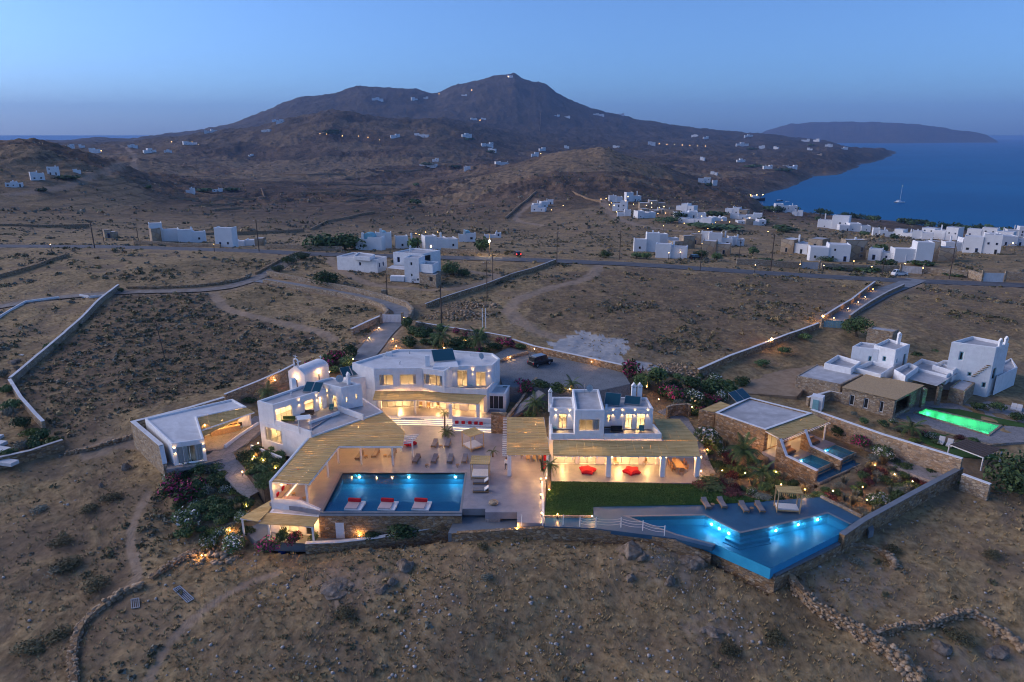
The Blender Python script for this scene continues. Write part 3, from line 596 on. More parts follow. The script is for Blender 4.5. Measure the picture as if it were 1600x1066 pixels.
def wall_lamp(parent, A, e, n, u, z, watts=9.0):
 def W(u_, dep, z_): q = v2(A) + e * u_ + n * dep; return Vector((q.x, q.y, z_))
 m = MB(); m.lathe(W(u, .11, z), [(.05, -.11), (.055, -.1), (.055, .1), (.05, .11)], 8); lp = m.build('wall_lamp', MATS['white_paint'], parent, True)
 MB().bar(W(u, 0, z), W(u, .07, z), .04).build('bracket', MATS['white_paint'], lp, True)
 q = W(u, .14, z); spot_light('lamp_light', q + Vector((0, 0, .13)), (-n.x * .25, -n.y * .25, 1), watts, WHITE, lp, 75); spot_light('lamp_light', q - Vector((0, 0, .13)), (-n.x * .25, -n.y * .25, -1), watts, WHITE, lp, 75)
 return lp
def shell(parent, pts, zb, zt, openings=None, th=.3, drop=.35, wall='white_plaster', roof='roof_screed', bevel=.07, floors=(), lamps=None, lit=None, name='wall', coping=None):
 pts = [v2(p) for p in pts]; flip = not ccw(pts); N = len(pts); idx = list(range(N))
 P_ = pts[::-1] if flip else pts
 inn = inset(P_, th); m = MB(); holes = []
 for k in range(N):
  A, B = P_[k], P_[(k + 1) % N]; IA, IB = inn[k], inn[(k + 1) % N]; L = (B - A).length; e = (B - A) / L; n = Vector((e.y, -e.x))
  orig = (N - 2 - k) % N if flip else k; ops = []
  for o in (openings or {}).get(orig, []):
   if o[0] == 'm':
    u0, u1, z0, z1, st = o[1:6]
    if flip: u0, u1 = L - u1, L - u0
   else:
    (ua, _), (ub, _) = on_wall(A, B, o[0], (o[1] + o[3]) / 2), on_wall(A, B, o[2], (o[1] + o[3]) / 2); u0, u1 = min(ua, ub), max(ua, ub)
    xm = (o[0] + o[2]) / 2; z1, z0 = on_wall(A, B, xm, min(o[1], o[3]))[1], on_wall(A, B, xm, max(o[1], o[3]))[1]; st = o[4]
   if st.get('z0') is not None: z0 = st['z0']
   if st.get('z1') is not None: z1 = st['z1']
   u0, u1, z0, z1 = max(u0, th + .05), min(u1, L - th - .05), max(z0, zb), min(z1, zt - .2)
   if u1 - u0 > .2 and z1 - z0 > .2: ops.append((u0, u1, z0, z1, st))
  us = sorted({0.0, L, *[x for o in ops for x in o[:2]]}); zs = sorted({zb, zt, *[x for o in ops for x in o[2:4]]})
  solid = lambda i, j: 0 <= i < len(us) - 1 and 0 <= j < len(zs) - 1 and not any(o[0] - 1e-6 <= us[i] and us[i + 1] <= o[1] + 1e-6 and o[2] - 1e-6 <= zs[j] and zs[j + 1] <= o[3] + 1e-6 for o in ops)
  def fp(i): return A + e * us[i]
  def bp(i): return IA if i == 0 else IB if i == len(us) - 1 else A + e * us[i] - n * th
  q = lambda p, z: (p.x, p.y, z)
  for i in range(len(us) - 1):
   for j in range(len(zs) - 1):
    if not solid(i, j): continue
    z0, z1 = zs[j], zs[j + 1]
    m.face(q(fp(i), z0), q(fp(i + 1), z0), q(fp(i + 1), z1), q(fp(i), z1)); m.face(q(bp(i + 1), z0), q(bp(i), z0), q(bp(i), z1), q(bp(i + 1), z1))
    if not solid(i, j + 1): m.face(q(fp(i), z1), q(fp(i + 1), z1), q(bp(i + 1), z1), q(bp(i), z1))
    if not solid(i, j - 1): m.face(q(bp(i), z0), q(bp(i + 1), z0), q(fp(i + 1), z0), q(fp(i), z0))
    if i > 0 and not solid(i - 1, j): m.face(q(bp(i), z0), q(fp(i), z0), q(fp(i), z1), q(bp(i), z1))
    if i < len(us) - 2 and not solid(i + 1, j): m.face(q(fp(i + 1), z0), q(bp(i + 1), z0), q(bp(i + 1), z1), q(fp(i + 1), z1))
  for o in ops: holes.append((A, n, e, *o))
  for lx in (lamps or {}).get(orig, []):
   u, z = on_wall(A, B, lx[0], lx[1]); wall_lamp(parent, A, e, n, u, z, lx[2] if len(lx) > 2 else 9.0)
 w = m.build(name, MATS[wall], parent, True, merge=True, bevel=bevel)
 slab = inset(P_, th - .02)
 for nm, z, mt in [('roof', zt - drop, roof)] + [('floor', f, 'terrace_paving') for f in (floors or (zb + .06,))]:
  MB().prism([tuple(p) for p in slab], z - .12, z).build(nm, MATS[mt], parent, True)
 if coping: MB().prism([tuple(p) for p in inset(P_, -.03)], zt + .003, zt + .06)
 for h in holes:
  A, n, e, u0, u1, z0, z1, st = h
  if st.get('open'): continue
  window(parent, A, n, e, u0, u1, z0, z1, th, st)
  if st.get('lit', 1) and st.get('w', 42.0):
   q = A + e * ((u0 + u1) / 2) - n * (th + st.get('back', 1.3)); point_light('room_light', (q.x, q.y, z0 + (z1 - z0) * .8), st.get('w', 42.0), st.get('col', WHITE), parent, radius=.15)
 return w
def clip(poly, a, nrm):
 out = []
 for i in range(len(poly)):
  p, q = poly[i], poly[(i + 1) % len(poly)]; dp, dq = (p - a).dot(nrm), (q - a).dot(nrm)
  if dp >= 0: out.append(p)
  if (dp > 0) != (dq > 0) and abs(dp - dq) > 1e-9: out.append(p + (q - p) * (dp / (dp - dq)))
 return out
def plane_z(p3):
 a, b, c = [Vector(p) for p in p3]; n = (b - a).cross(c - a)
 return lambda p: a.z - ((p[0] - a.x) * n.x + (p[1] - a.y) * n.y) / n.z
def reed_roof(parent, poly3, direction, pitch, gap, mat, part='reed_panel', thick=.05, rafters=0.0, overhang=.35, jitter=0.0, seed=1):
 rg = random.Random(seed); zf = plane_z(poly3[:3]); poly = [v2(p) for p in poly3]
 if not ccw(poly): poly = poly[::-1]
 d = v2(direction).normalized(); n = Vector((-d.y, d.x)); lo, hi = min(p.dot(n) for p in poly), max(p.dot(n) for p in poly); k = max(1, round((hi - lo) / pitch)); w = (hi - lo) / k
 for i in range(k):
  a, b = lo + i * w + gap / 2, lo + (i + 1) * w - gap / 2; s = clip(clip(poly, n * a, n), n * b, -n)
  if len(s) < 3: continue
  la, lb = min(p.dot(d) for p in s), max(p.dot(d) for p in s); cuts = max(1, int((lb - la) / 1.5)); m = MB(); dz = rg.uniform(-jitter, jitter)
  for c in range(cuts):
   t = clip(clip(s, d * (la + (lb - la) * c / cuts), d), d * (la + (lb - la) * (c + 1) / cuts), -d)
   if len(t) >= 3: m.prism([tuple(p) for p in t], lambda p: zf(p) - thick + dz, lambda p: zf(p) + dz)
  m.build(part, mat, parent, True, merge=True)
 if rafters:
  lo, hi = min(p.dot(d) for p in poly), max(p.dot(d) for p in poly); k = max(2, round((hi - lo) / rafters))
  for i in range(k + 1):
   x = lo + .06 + (hi - lo - .12) * i / k; s = clip(clip(poly, d * (x - .04), d), d * (x + .04), -d)
   if len(s) < 3: continue
   la, lb = min(p.dot(n) for p in s), max(p.dot(n) for p in s); p, q = d * x + n * (la - overhang), d * x + n * (lb + overhang)
   MB().bar((p.x, p.y, zf(p) - thick - .09), (q.x, q.y, zf(q) - thick - .09), .08, .14).build('rafter', MATS['white_paint'], parent, True)
def post(parent, x, y, z0, z1, w=.22, mat='white_plaster', name='post'):
 return MB().box((x, y, (z0 + z1) / 2), (w, w, z1 - z0)).build(name, MATS[mat], parent, True, bevel=.02)
def low_wall(name, label, line, z_top, z_bot, th, mat, cat='wall', cap=None, cap_h=.07, group=None, follow=False, height=1.0):
 line = [v2(p) for p in line]
 if follow:
  line = [v2(p) for p in refine(line, follow)]; g = ground_z(np.array([p.x for p in line]), np.array([p.y for p in line])); g = np.convolve(np.pad(g, 2, mode='edge'), np.ones(5) / 5, 'valid'); z_top = list(g + height); z_bot = list(g - .5)
 k = len(line); zt = z_top if hasattr(z_top, '__len__') else [z_top] * k; zb = z_bot if hasattr(z_bot, '__len__') else [z_bot] * k
 off = []
 for i in range(k):
  a, b = line[max(i - 1, 0)], line[min(i + 1, k - 1)]; e1 = (line[i] - a).normalized() if i else (b - line[i]).normalized(); e2 = (b - line[i]).normalized() if i < k - 1 else e1
  n = (Vector((-e1.y, e1.x)) + Vector((-e2.y, e2.x))); n = n / max(n.length, .3) ; n = n / max(.5, n.dot(Vector((-e1.y, e1.x)))); off.append(n)
 t = thing(name, label, cat, (line[0].x, line[0].y, zb[0]), group=group)
 def run(m, w, za, zb_):
  vs_ = []
  for p, n, a, b in zip(line, off, za, zb_):
   l, r = p + n * (w / 2), p - n * (w / 2); vs_ += [(l.x, l.y, b), (r.x, r.y, b), (r.x, r.y, a), (l.x, l.y, a)]
  f = [(3, 2, 1, 0), tuple(4 * (k - 1) + j for j in range(4))]
  for i in range(k - 1):
   for j in range(4): f.append((4 * i + j, 4 * i + (j + 1) % 4, 4 * i + 4 + (j + 1) % 4, 4 * i + 4 + j))
  m.raw(vs_, f)
 m = MB(); run(m, th, zt, zb); m.build('masonry', MATS[mat], t, True)
 if cap: m = MB(); run(m, th + .08, [z + cap_h for z in zt], [z + .002 for z in zt]); m.build('coping', MATS[cap], t, True, bevel=.015)
 return t
def slab_poly(name, label, pts, z, depth, mat, kind='structure', edge=None):
 o = MB().prism([tuple(p)[:2] for p in pts], z - depth, z).build(name, MATS[mat]); return tag(o, label, kind=kind)
def chimney(parent, x, y, z0, z1, w=.55, rz=0.0, cap=True):
 m = MB(); m.box((x, y, (z0 + z1) / 2), (w, w * .8, z1 - z0), rz); c = m.build('chimney', MATS['white_plaster'], parent, True, bevel=.05)
 if cap:
  m = MB();
  for s in (-1, 1):
   e = Vector((math.cos(rz), math.sin(rz))) * (w * .36 * s); m.box((x + e.x, y + e.y, z1 + .12), (.12, w * .8, .26), rz)
  m.raw([(x + a * w * .6 * math.cos(rz) - b * w * .45 * math.sin(rz), y + a * w * .6 * math.sin(rz) + b * w * .45 * math.cos(rz), z1 + .24 + (.5 if a == 0 else 0)) for b in (-1, 1) for a in (-1, 1, 0)], [(0, 1, 2), (5, 4, 3), (0, 3, 4, 1), (1, 4, 5, 2), (2, 5, 3, 0)]); m.build('chimney_cap', MATS['white_plaster'], c, True)
 return c
def solar(parent, x, y, z, rz, w=2.0, l=2.1, n=1, tilt=35):
 for k in range(n):
  cx, cy_ = x + math.cos(rz) * (w + .08) * k, y + math.sin(rz) * (w + .08) * k; M = Matrix.Rotation(rz, 4, 'Z') @ Matrix.Rotation(R(tilt), 4, 'X'); h = l * math.sin(R(tilt)) / 2 + .2
  def T(a, b, c): q = M @ Vector((a, b, c)); return (cx + q.x, cy_ + q.y, z + h + q.z)
  m = MB(); m.raw([T(a, b, c) for c in (-.05, .03) for b in (-l / 2, l / 2) for a in (-w / 2, w / 2)], [(0, 2, 3, 1), (4, 5, 7, 6), (0, 1, 5, 4), (2, 6, 7, 3), (0, 4, 6, 2), (1, 3, 7, 5)])
  for a in (-w / 2 + .1, w / 2 - .1):
   for b in (-l / 2 + .1, l / 2 - .1): p = T(a, b, -.05); m.bar((p[0], p[1], z), p, .05)
  s = m.build('solar_panel', MATS['solar_frame'], parent, True)
  MB().face(T(-w / 2 + .05, -l / 2 + .05, .034), T(w / 2 - .05, -l / 2 + .05, .034), T(w / 2 - .05, l / 2 - .05, .034), T(-w / 2 + .05, l / 2 - .05, .034)).build('collector_glass', MATS['solar_glass'], s, True)
def dish(parent, x, y, z, r=.5, rz=0.0):
 m = MB(); m.tube([(x, y, z), (x, y, z + .7)], .03, 6); d = m.build('dish_mast', MATS['steel'], parent, True)
 n = 14; M = Matrix.Rotation(rz, 3, 'Z') @ Matrix.Rotation(R(65), 3, 'X'); c = Vector((x, y, z + .75)); vs_, fs_ = [c + M @ Vector((0, 0, -.12))], []
 for j, (rr, zz) in enumerate(((.5, -.08), (1, .05))): vs_ += [c + M @ Vector((r * rr * math.cos(2 * math.pi * i / n), r * rr * math.sin(2 * math.pi * i / n), zz)) for i in range(n)]
 fs_ = [(0, 1 + i, 1 + (i + 1) % n) for i in range(n)] + [(1 + i, 1 + n + i, 1 + n + (i + 1) % n, 1 + (i + 1) % n) for i in range(n)]
 MB().raw(vs_, fs_).build('satellite_dish', MATS['dish_grey'], d, True)
# ------------------------------------------------------------------ the estate: terraces, pools, walls
def PP(pts, z): return [P(a, b, z) for a, b in pts]
ST = dict(lit=1)
LIT = dict(mull=2, w=40.0); DARK = dict(lit=0, mull=2)
POOL1 = PP([(537, 738), (728, 741), (716, 800), (505, 795)], 0)
x0, x1, y0, y1 = -22.5, -6.25, 72.0, 81.6
def terr(label, pts, z=0.0, depth=.9, mat='terrace_paving', name='terrace'): return slab_poly(name, label, pts, z, depth, mat)
terr('pale paved terrace beside and behind the long blue pool', [(-29.6, 74.0), (x0, 72.0), (x0, y1), (-23.0, y1), (-23.0, 86), (-20.2, 97.5), (-27.5, 86.4)])
terr('pale paved terrace between the pool and the broad steps', [(x0, y1), (x1, y1), (x1, 82.0), (3.9, 82.0), (3.9, 97.9), (-20.2, 97.9), (-23.0, 86), (-23.0, y1)], z=0.003)
terr('paved walk between the pool and the green lawn', [(x1, 72.6), (-3.2, 72.6), (-3.2, 71.8), (.6, 71.8), (.6, 69.6), (3.75, 69.4), (4.6, 82.0), (x1, 82.0)], z=-.001)
terr('paved porch floor of the right hand villa', [(4.6, 79.4), (24.2, 78.8), (26, 84), (24, 92), (3.9, 92.5)], z=.006)
terr('raised paved porch of the main house', [(-21.9, 98.55), (-20, 98.4), (-9.4, 97.85), (-3.2, 97.0), (-1.2, 98), (-2.5, 104), (-26, 106)], z=.7, depth=1.6)
terr('grey sunken deck below the terrace steps', PP([(714, 803), (806, 800), (810, 831), (700, 833)], -1.2), z=-1.2, depth=2.4, mat='grey_deck', name='patio')
terr('grey lower patio in front of the stone basement wall', PP([(380, 829), (440, 801), (506, 826), (715, 826), (708, 832), (590, 842), (478, 849), (400, 846)], -3.2), z=-3.2, depth=1.2, mat='grey_deck', name='patio')
def step_flight(name, label, base, steps, mat, strip=True):
 t = thing(name, label, 'steps', base)
 for poly, z, front in steps:
  s_ = MB().prism(poly, z - .6, z).build('step', MATS[mat], t, True, bevel=.012)
  if strip:
   for a, b in zip(front[:-1], front[1:]):
    d = (v2(b) - v2(a)).normalized(); n = Vector((d.y, -d.x)); m = MB(); m.bar((a[0] + n.x * .012, a[1] + n.y * .012, z - .05), (b[0] + n.x * .012, b[1] + n.y * .012, z - .05), .012, .02); m.build('light_strip', MATS['led_strip'], s_, True)
 return t
fr0 = [(-20.3, 98.42), (-14.6, 98.15), (-9.2, 97.7)]
stp = []
for k, z in enumerate((.525, .35, .175)):
 o = .34 * (k + 1); fr = [(-20.3 - .1 * k, 98.42 - o), (-14.6, 98.15 - o), (-9.2 + .1 * k, 97.7 - o)]; stp.append((fr + [(-9.2, 98.3), (-14.6, 98.6), (-20.3, 98.9)], z, fr))
fr = fr0; stp.insert(0, (fr + [(-9.2, 98.9), (-14.6, 99.1), (-20.3, 99.3)], .703, fr))
step_flight('entrance_steps', 'broad white steps with glowing edges before the main house', (-14.6, 97, 0), stp, 'white_plaster')
stp = []
for k, z in enumerate((.35, .175)):
 o = .5 * (k + 1); fr = [(-9.0, 96.1 - o), (-3.0, 95.3 - o)]; stp.append((fr + [(-3.0, 96.2), (-9.0, 97.0)], z, fr))
step_flight('bench_steps', 'two low lit steps under the bench with red cushions', (-6, 95, 0), stp, 'white_plaster')
stp = []
for k, z in enumerate((-.3, -.6, -.9)):
 o = .34 * (k + 1); stp.append(([(-3.2, 72.6 - o), (-1.4, 72.6 - o), (-1.4, 72.7), (-3.2, 72.7)], z, None))
step_flight('deck_steps', 'grey stone steps down to the sunken deck', (-2.3, 72, -1.2), stp, 'path_paving', strip=False)
# ------------------------------------------------------------------ pools
def pool(name, label, poly, z_w, depth, tile, wat, rim=.25, rim_mat='grey_deck', rim_z=None, bare=0):
 t = thing(name, label, 'pool', (poly[0][0], poly[0][1], z_w - depth)); pl = [v2(p) for p in poly]
 if not ccw(pl): pl = pl[::-1]
 n = len(pl); m = MB(); m.face(*[(p.x, p.y, z_w - depth) for p in pl]); skip = lambda i: bare and min((v2(poly[k]) + v2(poly[k + 1]) - pl[i] - pl[(i + 1) % n]).length for k in bare) < .01
 for i in range(n):
  a, b = pl[i], pl[(i + 1) % n]; m.face((b.x, b.y, z_w - depth), (a.x, a.y, z_w - depth), (a.x, a.y, z_w - .004), (b.x, b.y, z_w - .004))
 m.build('basin', MATS[tile], t, True)
 out = inset(pl, -rim); m = MB(); zr = rim_z if rim_z is not None else z_w + .06
 for i in range(n):
  if skip(i): continue
  a, b, c, d = pl[i], pl[(i + 1) % n], out[(i + 1) % n], out[i]; m.face((a.x, a.y, zr), (d.x, d.y, zr), (c.x, c.y, zr), (b.x, b.y, zr)); m.face((d.x, d.y, zr), (d.x, d.y, zr - .5), (c.x, c.y, zr - .5), (c.x, c.y, zr)); m.face((b.x, b.y, zr), (b.x, b.y, z_w - .1), (a.x, a.y, z_w - .1), (a.x, a.y, zr))
 m.build('coping', MATS[rim_mat], t, True)
 w = MB(); w.face(*[(p.x, p.y, z_w) for p in inset(pl, .001)]); w.build('water', MATS[wat], t, True)
 return t
def pool_lamp(t, x, y, z, nx, ny, watts, color=COOL):
 n = Vector((nx, ny, 0)).normalized(); c = Vector((x, y, z)) + n * .02; a = Vector((-n.y, n.x, 0)); k = 10
 m = MB(); m.face(*[c + n * .02 + (a * math.cos(2 * math.pi * i / k) + Vector((0, 0, 1)) * math.sin(2 * math.pi * i / k)) * .13 for i in range(k)]); l = m.build('pool_lamp', MATS['pool_lamp_glow'], t, True)
 point_light('pool_light', c + n * .25, watts, color, l, radius=.1)
p1 = pool('swimming_pool', 'long blue pool on the terrace with three floating beds', [(x0, y0), (x1, y0), (x1, y1), (x0, y1)], -.14, 1.5, 'pool_blue', 'pool_water', .3, rim_z=.012)
for px_ in (560, 638, 711): q = P(px_, 742, 0); pool_lamp(p1, q.x, y1 - .03, -.55, 0, -1, 34.0)
m = MB(); m.box(((x0 + x1) / 2, y0 + 1.3, -.95), (x1 - x0 - .02, 2.6, 1.3)); m.build('bench_ledge', MATS['pool_blue'], p1, True)
P2 = PP([(983, 808), (1101, 806), (1157, 834), (1199, 825), (1294, 803), (1328, 820), (1311, 835), (1204, 889), (1118, 851), (1057, 835)], -.15)
DECK2 = PP([(927, 791), (1098, 788), (1195, 783), (1282, 777), (1347, 809)], -.1)
p2 = pool('infinity_pool', 'angular glowing infinity pool at the edge of the slope', P2, -.12, 1.3, 'pool_blue', 'pool_water', .3, rim_z=-.09, bare=(5, 6, 7))
for (ax, ay, dx, dy, w_) in ((1112, 819, -.8, -.6, 26.0), (1124, 826, -.8, -.6, 26.0), (1139, 833, -.8, -.6, 26.0), (1212, 829, .35, -1, 26.0), (1247, 820, .35, -1, 26.0), (1277, 812, .35, -1, 26.0)):
 q = P(ax, ay, -.5); pool_lamp(p2, q.x, q.y, -.5, dx, dy, w_)
q = [P(1101, 806, -.15), P(1157, 834, -.15), P(1199, 825, -.15), P(1294, 803, -.15)]
for k in range(3):
 o = .42 * (3 - k); w0, w1 = q[1] + (q[0] - q[1]) * .3, q[2] + (q[3] - q[2]) * .0; m = MB(); m.prism([tuple(w0)[:2], tuple(q[1])[:2], tuple(w1)[:2], (w1.x + .1, w1.y - o), (q[1].x - o * .35, q[1].y - o * 1.05), (w0.x - o * .75, w0.y - o * .75)], -1.65, -1.3 + .33 * k); m.build('pool_step', MATS['pool_blue'], p2, True)
g2 = PP([(1113, 855), (1210, 898), (1311, 849)], -1.1); g1 = PP([(1118, 851), (1204, 889), (1311, 835)], -.15)
t_ = thing('overflow_channel', 'narrow water channel below the infinity pool edge', 'channel', g2[1])
m = MB()
for a, b, c, d in ((g1[0], g1[1], g2[1], g2[0]), (g1[1], g1[2], g2[2], g2[1])):
 m.face((a.x, a.y, -1.3), (b.x, b.y, -1.3), (c.x, c.y, -1.3), (d.x, d.y, -1.3))
m.build('channel_bed', MATS['pool_teal'], t_, True)
for a, b in ((g2[0], g2[1]), (g2[1], g2[2])):
 m = MB(); m.bar((a.x, a.y, -1.15), (b.x, b.y, -1.15), .35, .3); m.build('channel_edge', MATS['grey_deck'], t_, True)
def strip(label, pts, z, mat='pool_deck_blue', name='pool_deck', depth=.5): return slab_poly(name, label, pts, z, depth, mat)
d_ = DECK2; q = P2
strip('blue grey pool deck under the four loungers', [d_[0], d_[1], d_[2], d_[3], q[4], q[3], q[2], q[1], q[0]], -.102)
strip('blue grey pool deck at the right corner', [d_[3], d_[4], q[5], q[4]], -.1025)
strip('blue grey strip of deck behind the white posts', [d_[0], q[0], q[9], P(1057, 842, -.15), P(927, 826, -.15), P(850, 823, -.15), P(848, 806, -.15), P(927, 806, -.15)], -.103)
strip('blue grey strip of deck by the rock pillar', [q[9], q[8], P(1113, 856, -.15), P(1057, 843, -.15)], -.1035)
LAWN = PP([(858, 752), (1092, 757), (1130, 766), (1195, 783), (1098, 788), (927, 791), (925, 806), (850, 808)], -.02)
slab_poly('lawn', 'short dark green lawn before the right hand villa', LAWN, -.02, .4, 'lawn_grass')
def grass_blades(name, label, poly, z, n, h, mats, seed=3, kind='stuff'):
 rg = np.random.RandomState(seed); pl = [tuple(p)[:2] for p in poly]; a = np.array(pl); x = rg.uniform(a[:, 0].min(), a[:, 0].max(), n * 2); y = rg.uniform(a[:, 1].min(), a[:, 1].max(), n * 2); k = in_poly(x, y, pl); x, y = x[k][:n], y[k][:n]; n = len(x)
 th = rg.uniform(0, 6.28, n); w = .05; hh = h * rg.uniform(.5, 1.3, n); lx, ly = rg.normal(0, .06, n), rg.normal(0, .06, n); zz = z if np.isscalar(z) else z(x, y)
 v = np.stack([np.stack([x - np.cos(th) * w, y - np.sin(th) * w, zz + 0 * x], 1), np.stack([x + np.cos(th) * w, y + np.sin(th) * w, zz + 0 * x], 1), np.stack([x + lx, y + ly, zz + hh], 1)], 1).reshape(-1, 3)
 return tag(np_mesh(name, v, np.arange(3 * n).reshape(-1, 3), mats), label, kind=kind)
grass_blades('grass', 'blades of the short dark lawn', LAWN, -.03, 26000, .10, MATS['lawn_grass'])
def pl(pts, z): return [tuple(P(a, b, z))[:2] for a, b in pts]
low_wall('retaining_wall', 'stone basement wall under the long pool', [(x0 - .35, 71.55), (x1 + .3, 71.55)], -.2, -4.6, .5, 'field_stone', cap='grey_deck')
low_wall('retaining_wall', 'rough stone wall below the sunken deck and lawn', [tuple(P(a, b, c))[:2] for a, b, c in [(706, 833, -1.3), (812, 826, -.6), (850, 823, -.2), (930, 826, -.2), (1000, 832, -.2), (1057, 844, -.2), (1112, 858, -.5)]], [-1.25, -.55, -.25, -.25, -.25, -.25, -1.2], -5.2, .5, 'field_stone')
low_wall('retaining_wall', 'stone wall wrapping the tip of the infinity pool', [tuple(P(a, b, -1.2))[:2] for a, b in [(1112, 857), (1210, 900), (1312, 852), (1316, 838)]], [-1.25, -1.25, -1.25, -.4], -7.0, .5, 'field_stone')
low_wall('boundary_wall', 'long capped stone wall rising beside the pool and garden', [tuple(P(a, b, .1))[:2] for a, b in [(1316, 834), (1350, 812), (1420, 776), (1500, 739)]], [.0, .1, .3, .9], [-4, -3.6, -3.2, -2.8], .6, 'field_stone', cap='grey_deck')
low_wall('boundary_wall', 'tall stone wall with pale coping between the two estates', [tuple(P(a, b, 2.4))[:2] for a, b in [(1268, 640), (1380, 679), (1504, 717)]], [2.4, 2.4, 2.4], -3, .5, 'pale_stone', cap='white_plaster')
low_wall('boundary_wall', 'short stone wall running out past the garden corner', [tuple(P(a, b, .8))[:2] for a, b in [(1504, 741), (1548, 757)]], .8, -3, .5, 'pale_stone', cap='white_plaster')
low_wall('front_wall', 'low wall with white top before the lower patio', [tuple(P(a, b, -2.7))[:2] for a, b in [(477, 848), (530, 846), (590, 841), (650, 835), (708, 830)]], [-2.75, -2.75, -2.6, -2.2, -1.6], -5.4, .5, 'field_stone', cap='roof_white')
low_wall('garden_wall', 'white wall behind the big reed pergola', [(-29.0, 73.5), (-27.95, 85.7)], 3.15, -4.2, .35, 'white_plaster')
low_wall('parapet_wall', 'low white parapet at the sofa corner of the pergola', [(-29.1, 73.7), (-25.4, 73.2), (-22.9, 72.3)], [.75, .75, .12], -.6, .3, 'white_plaster')
low_wall('bench_wall', 'white wall behind the bench with red cushions', [(-9.2, 97.5), (-3.0, 96.6)], 1.35, -.2, .35, 'white_plaster')
low_wall('stone_screen', 'stone screen wall beside the slatted dining pergola', [(-3.1, 94.4), (-.75, 94.2)], 3.3, -.2, .5, 'field_stone')
low_wall('boundary_wall', 'stone wall with blue white coping round the left pavilion', [tuple(P(a, b, 2.6))[:2] for a, b in [(350, 621), (296, 637), (208, 659), (252, 696)]], 2.6, [.2, -.6, -3.2, -3.2], .55, 'pale_stone', cap='roof_white')
low_wall('boundary_wall', 'stone wall stepping down beside the left garden', [tuple(P(252, 696, 2.6))[:2], tuple(P(258, 726, .3))[:2]], [2.5, .4], -3.4, .5, 'pale_stone', cap='roof_white')
low_wall('boundary_wall', 'white capped wall behind the palm and the chapel', [tuple(P(a, b, 3.2))[:2] for a, b in [(350, 611), (400, 596), (440, 583), (470, 571)]], [2.6, 3.1, 3.6, 4.0], .3, .4, 'pale_stone', cap='roof_white')
# ------------------------------------------------------------------ main house
h = thing('main_house', 'long two storey white villa with lit windows behind the broad steps', 'house', (-14, 104, .7))
a, b, c, c2, r1, r2, r3, k1, k2, k3 = [v2(P(x, y, 7.4)) for x, y in [(550, 567), (584, 576), (658, 575), (694, 580), (706, 572), (769, 571), (781, 560), (770, 552), (692, 546), (619, 546)]]
E = v2(P(761, 617, 3.7))
dw = dict(mull=2, w=40.0, zf=3.7)
shell(h, [a, b, c, c2, r1, r2, r3, k1, k2, k3], 3.72, 7.4, {0: [(565, 602, 573, 615, dict(mull=1, w=25.0))], 1: [(593, 602, 614, 586, dict(mull=2, cl=.3, w=38.0)), (625, 601, 650, 585.5, dict(mull=2, cr=.2, w=42.0))], 2: [(661, 602, 691, 586, dict(mull=3, cl=.25, cr=.2, w=42.0))], 4: [(714.5, 602, 730, 579, dict(mull=2, z0=3.85, w=38.0, zf=3.7)), (743.5, 604, 759, 581, dict(mull=2, z0=3.85, w=38.0, zf=3.7))]}, roof='roof_white', drop=.3, lamps={4: [(709.5, 580, 10.0), (738.5, 581, 10.0), (763.5, 584, 10.0)]}, floors=(3.8,))
low = [a, b, c, E, r3, k2, k3]
shell(h, low, .6, 3.7, {1: [('m', .6, 6.7, .75, 3.0, dict(mull=5, w=60.0, zf=.7))], 2: [('m', .5, 3.9, .75, 3.0, dict(mull=3, w=45.0, zf=.7)), ('m', 4.5, 6.2, .75, 2.9, dict(mull=2, w=30.0, zf=.7)), ('m', 7.6, 10.2, .75, 3.0, dict(mull=2, w=45.0, zf=.7))]}, drop=.02, bevel=.03, floors=(.72,), roof='terrace_paving')
m = MB(); q0, q1 = v2(c2), E; e_ = (q1 - q0).normalized()
m.bar((q0.x, q0.y + .15, 4.15), (q1.x, q1.y + .15, 4.15), .25, .9); m.bar((q1.x - .1, q1.y + .28, 4.1), (r2.x + .1, r2.y - .02, 4.1), .25, .8); m.build('balcony_parapet', MATS['white_plaster'], h, True)
m = MB(); m.box((-14.4, 102.75, 5.5), (.12, .12, 3.3)); m.build('downpipe', MATS['white_plaster'], h, True)
chimney(h, *P(668, 572, 7.1)[:2], 7.0, 8.9, .7, .05, cap=False)
m = MB(); m.prism([tuple(P(x, y, 7.9))[:2] for x, y in [(676, 570), (717, 569), (712, 556), (683, 556)]], 7.05, 7.45); m.build('roof_plinth', MATS['white_plaster'], h, True)
solar(h, *P(693, 563, 7.3)[:2], 7.45, .25, 3.6, 3.0, 1, 22); dish(h, *P(752, 563, 7.1)[:2], 7.1, .55, .9)
rm = reed('reed_thatch', math.pi / 2)
fr_ = [P(582, 625, 3.25), P(651, 624.5, 3.25), P(747, 631, 3.25), P(759, 617, 3.62)]
bk_ = [P(586, 611, 3.66), P(656, 611, 3.66), P(760, 617, 3.66)]
reed_roof(h, [bk_[0], bk_[1], fr_[1], fr_[0]], (bk_[0] - fr_[0]), 1.0, .02, MATS['reed_thatch'], rafters=0)
reed_roof(h, [bk_[1], bk_[2], fr_[2], fr_[1]], (bk_[1] - fr_[1]), 1.0, .02, MATS['reed_thatch'], rafters=0)
for u, v in ((fr_[0], fr_[1]), (fr_[1], fr_[2])):
 m = MB(); m.bar((u.x, u.y + .15, 3.1), (v.x, v.y + .15, 3.1), .12, .16); m.build('porch_beam', MATS['white_paint'], h, True)
for px_, py_, w_ in ((594, 639, .45), (649, 648, .24), (704, 655, .5), (747, 654, .5)):
 q = P(px_, py_, .7); post(h, q.x, q.y + .2, .68, 3.05, w_)
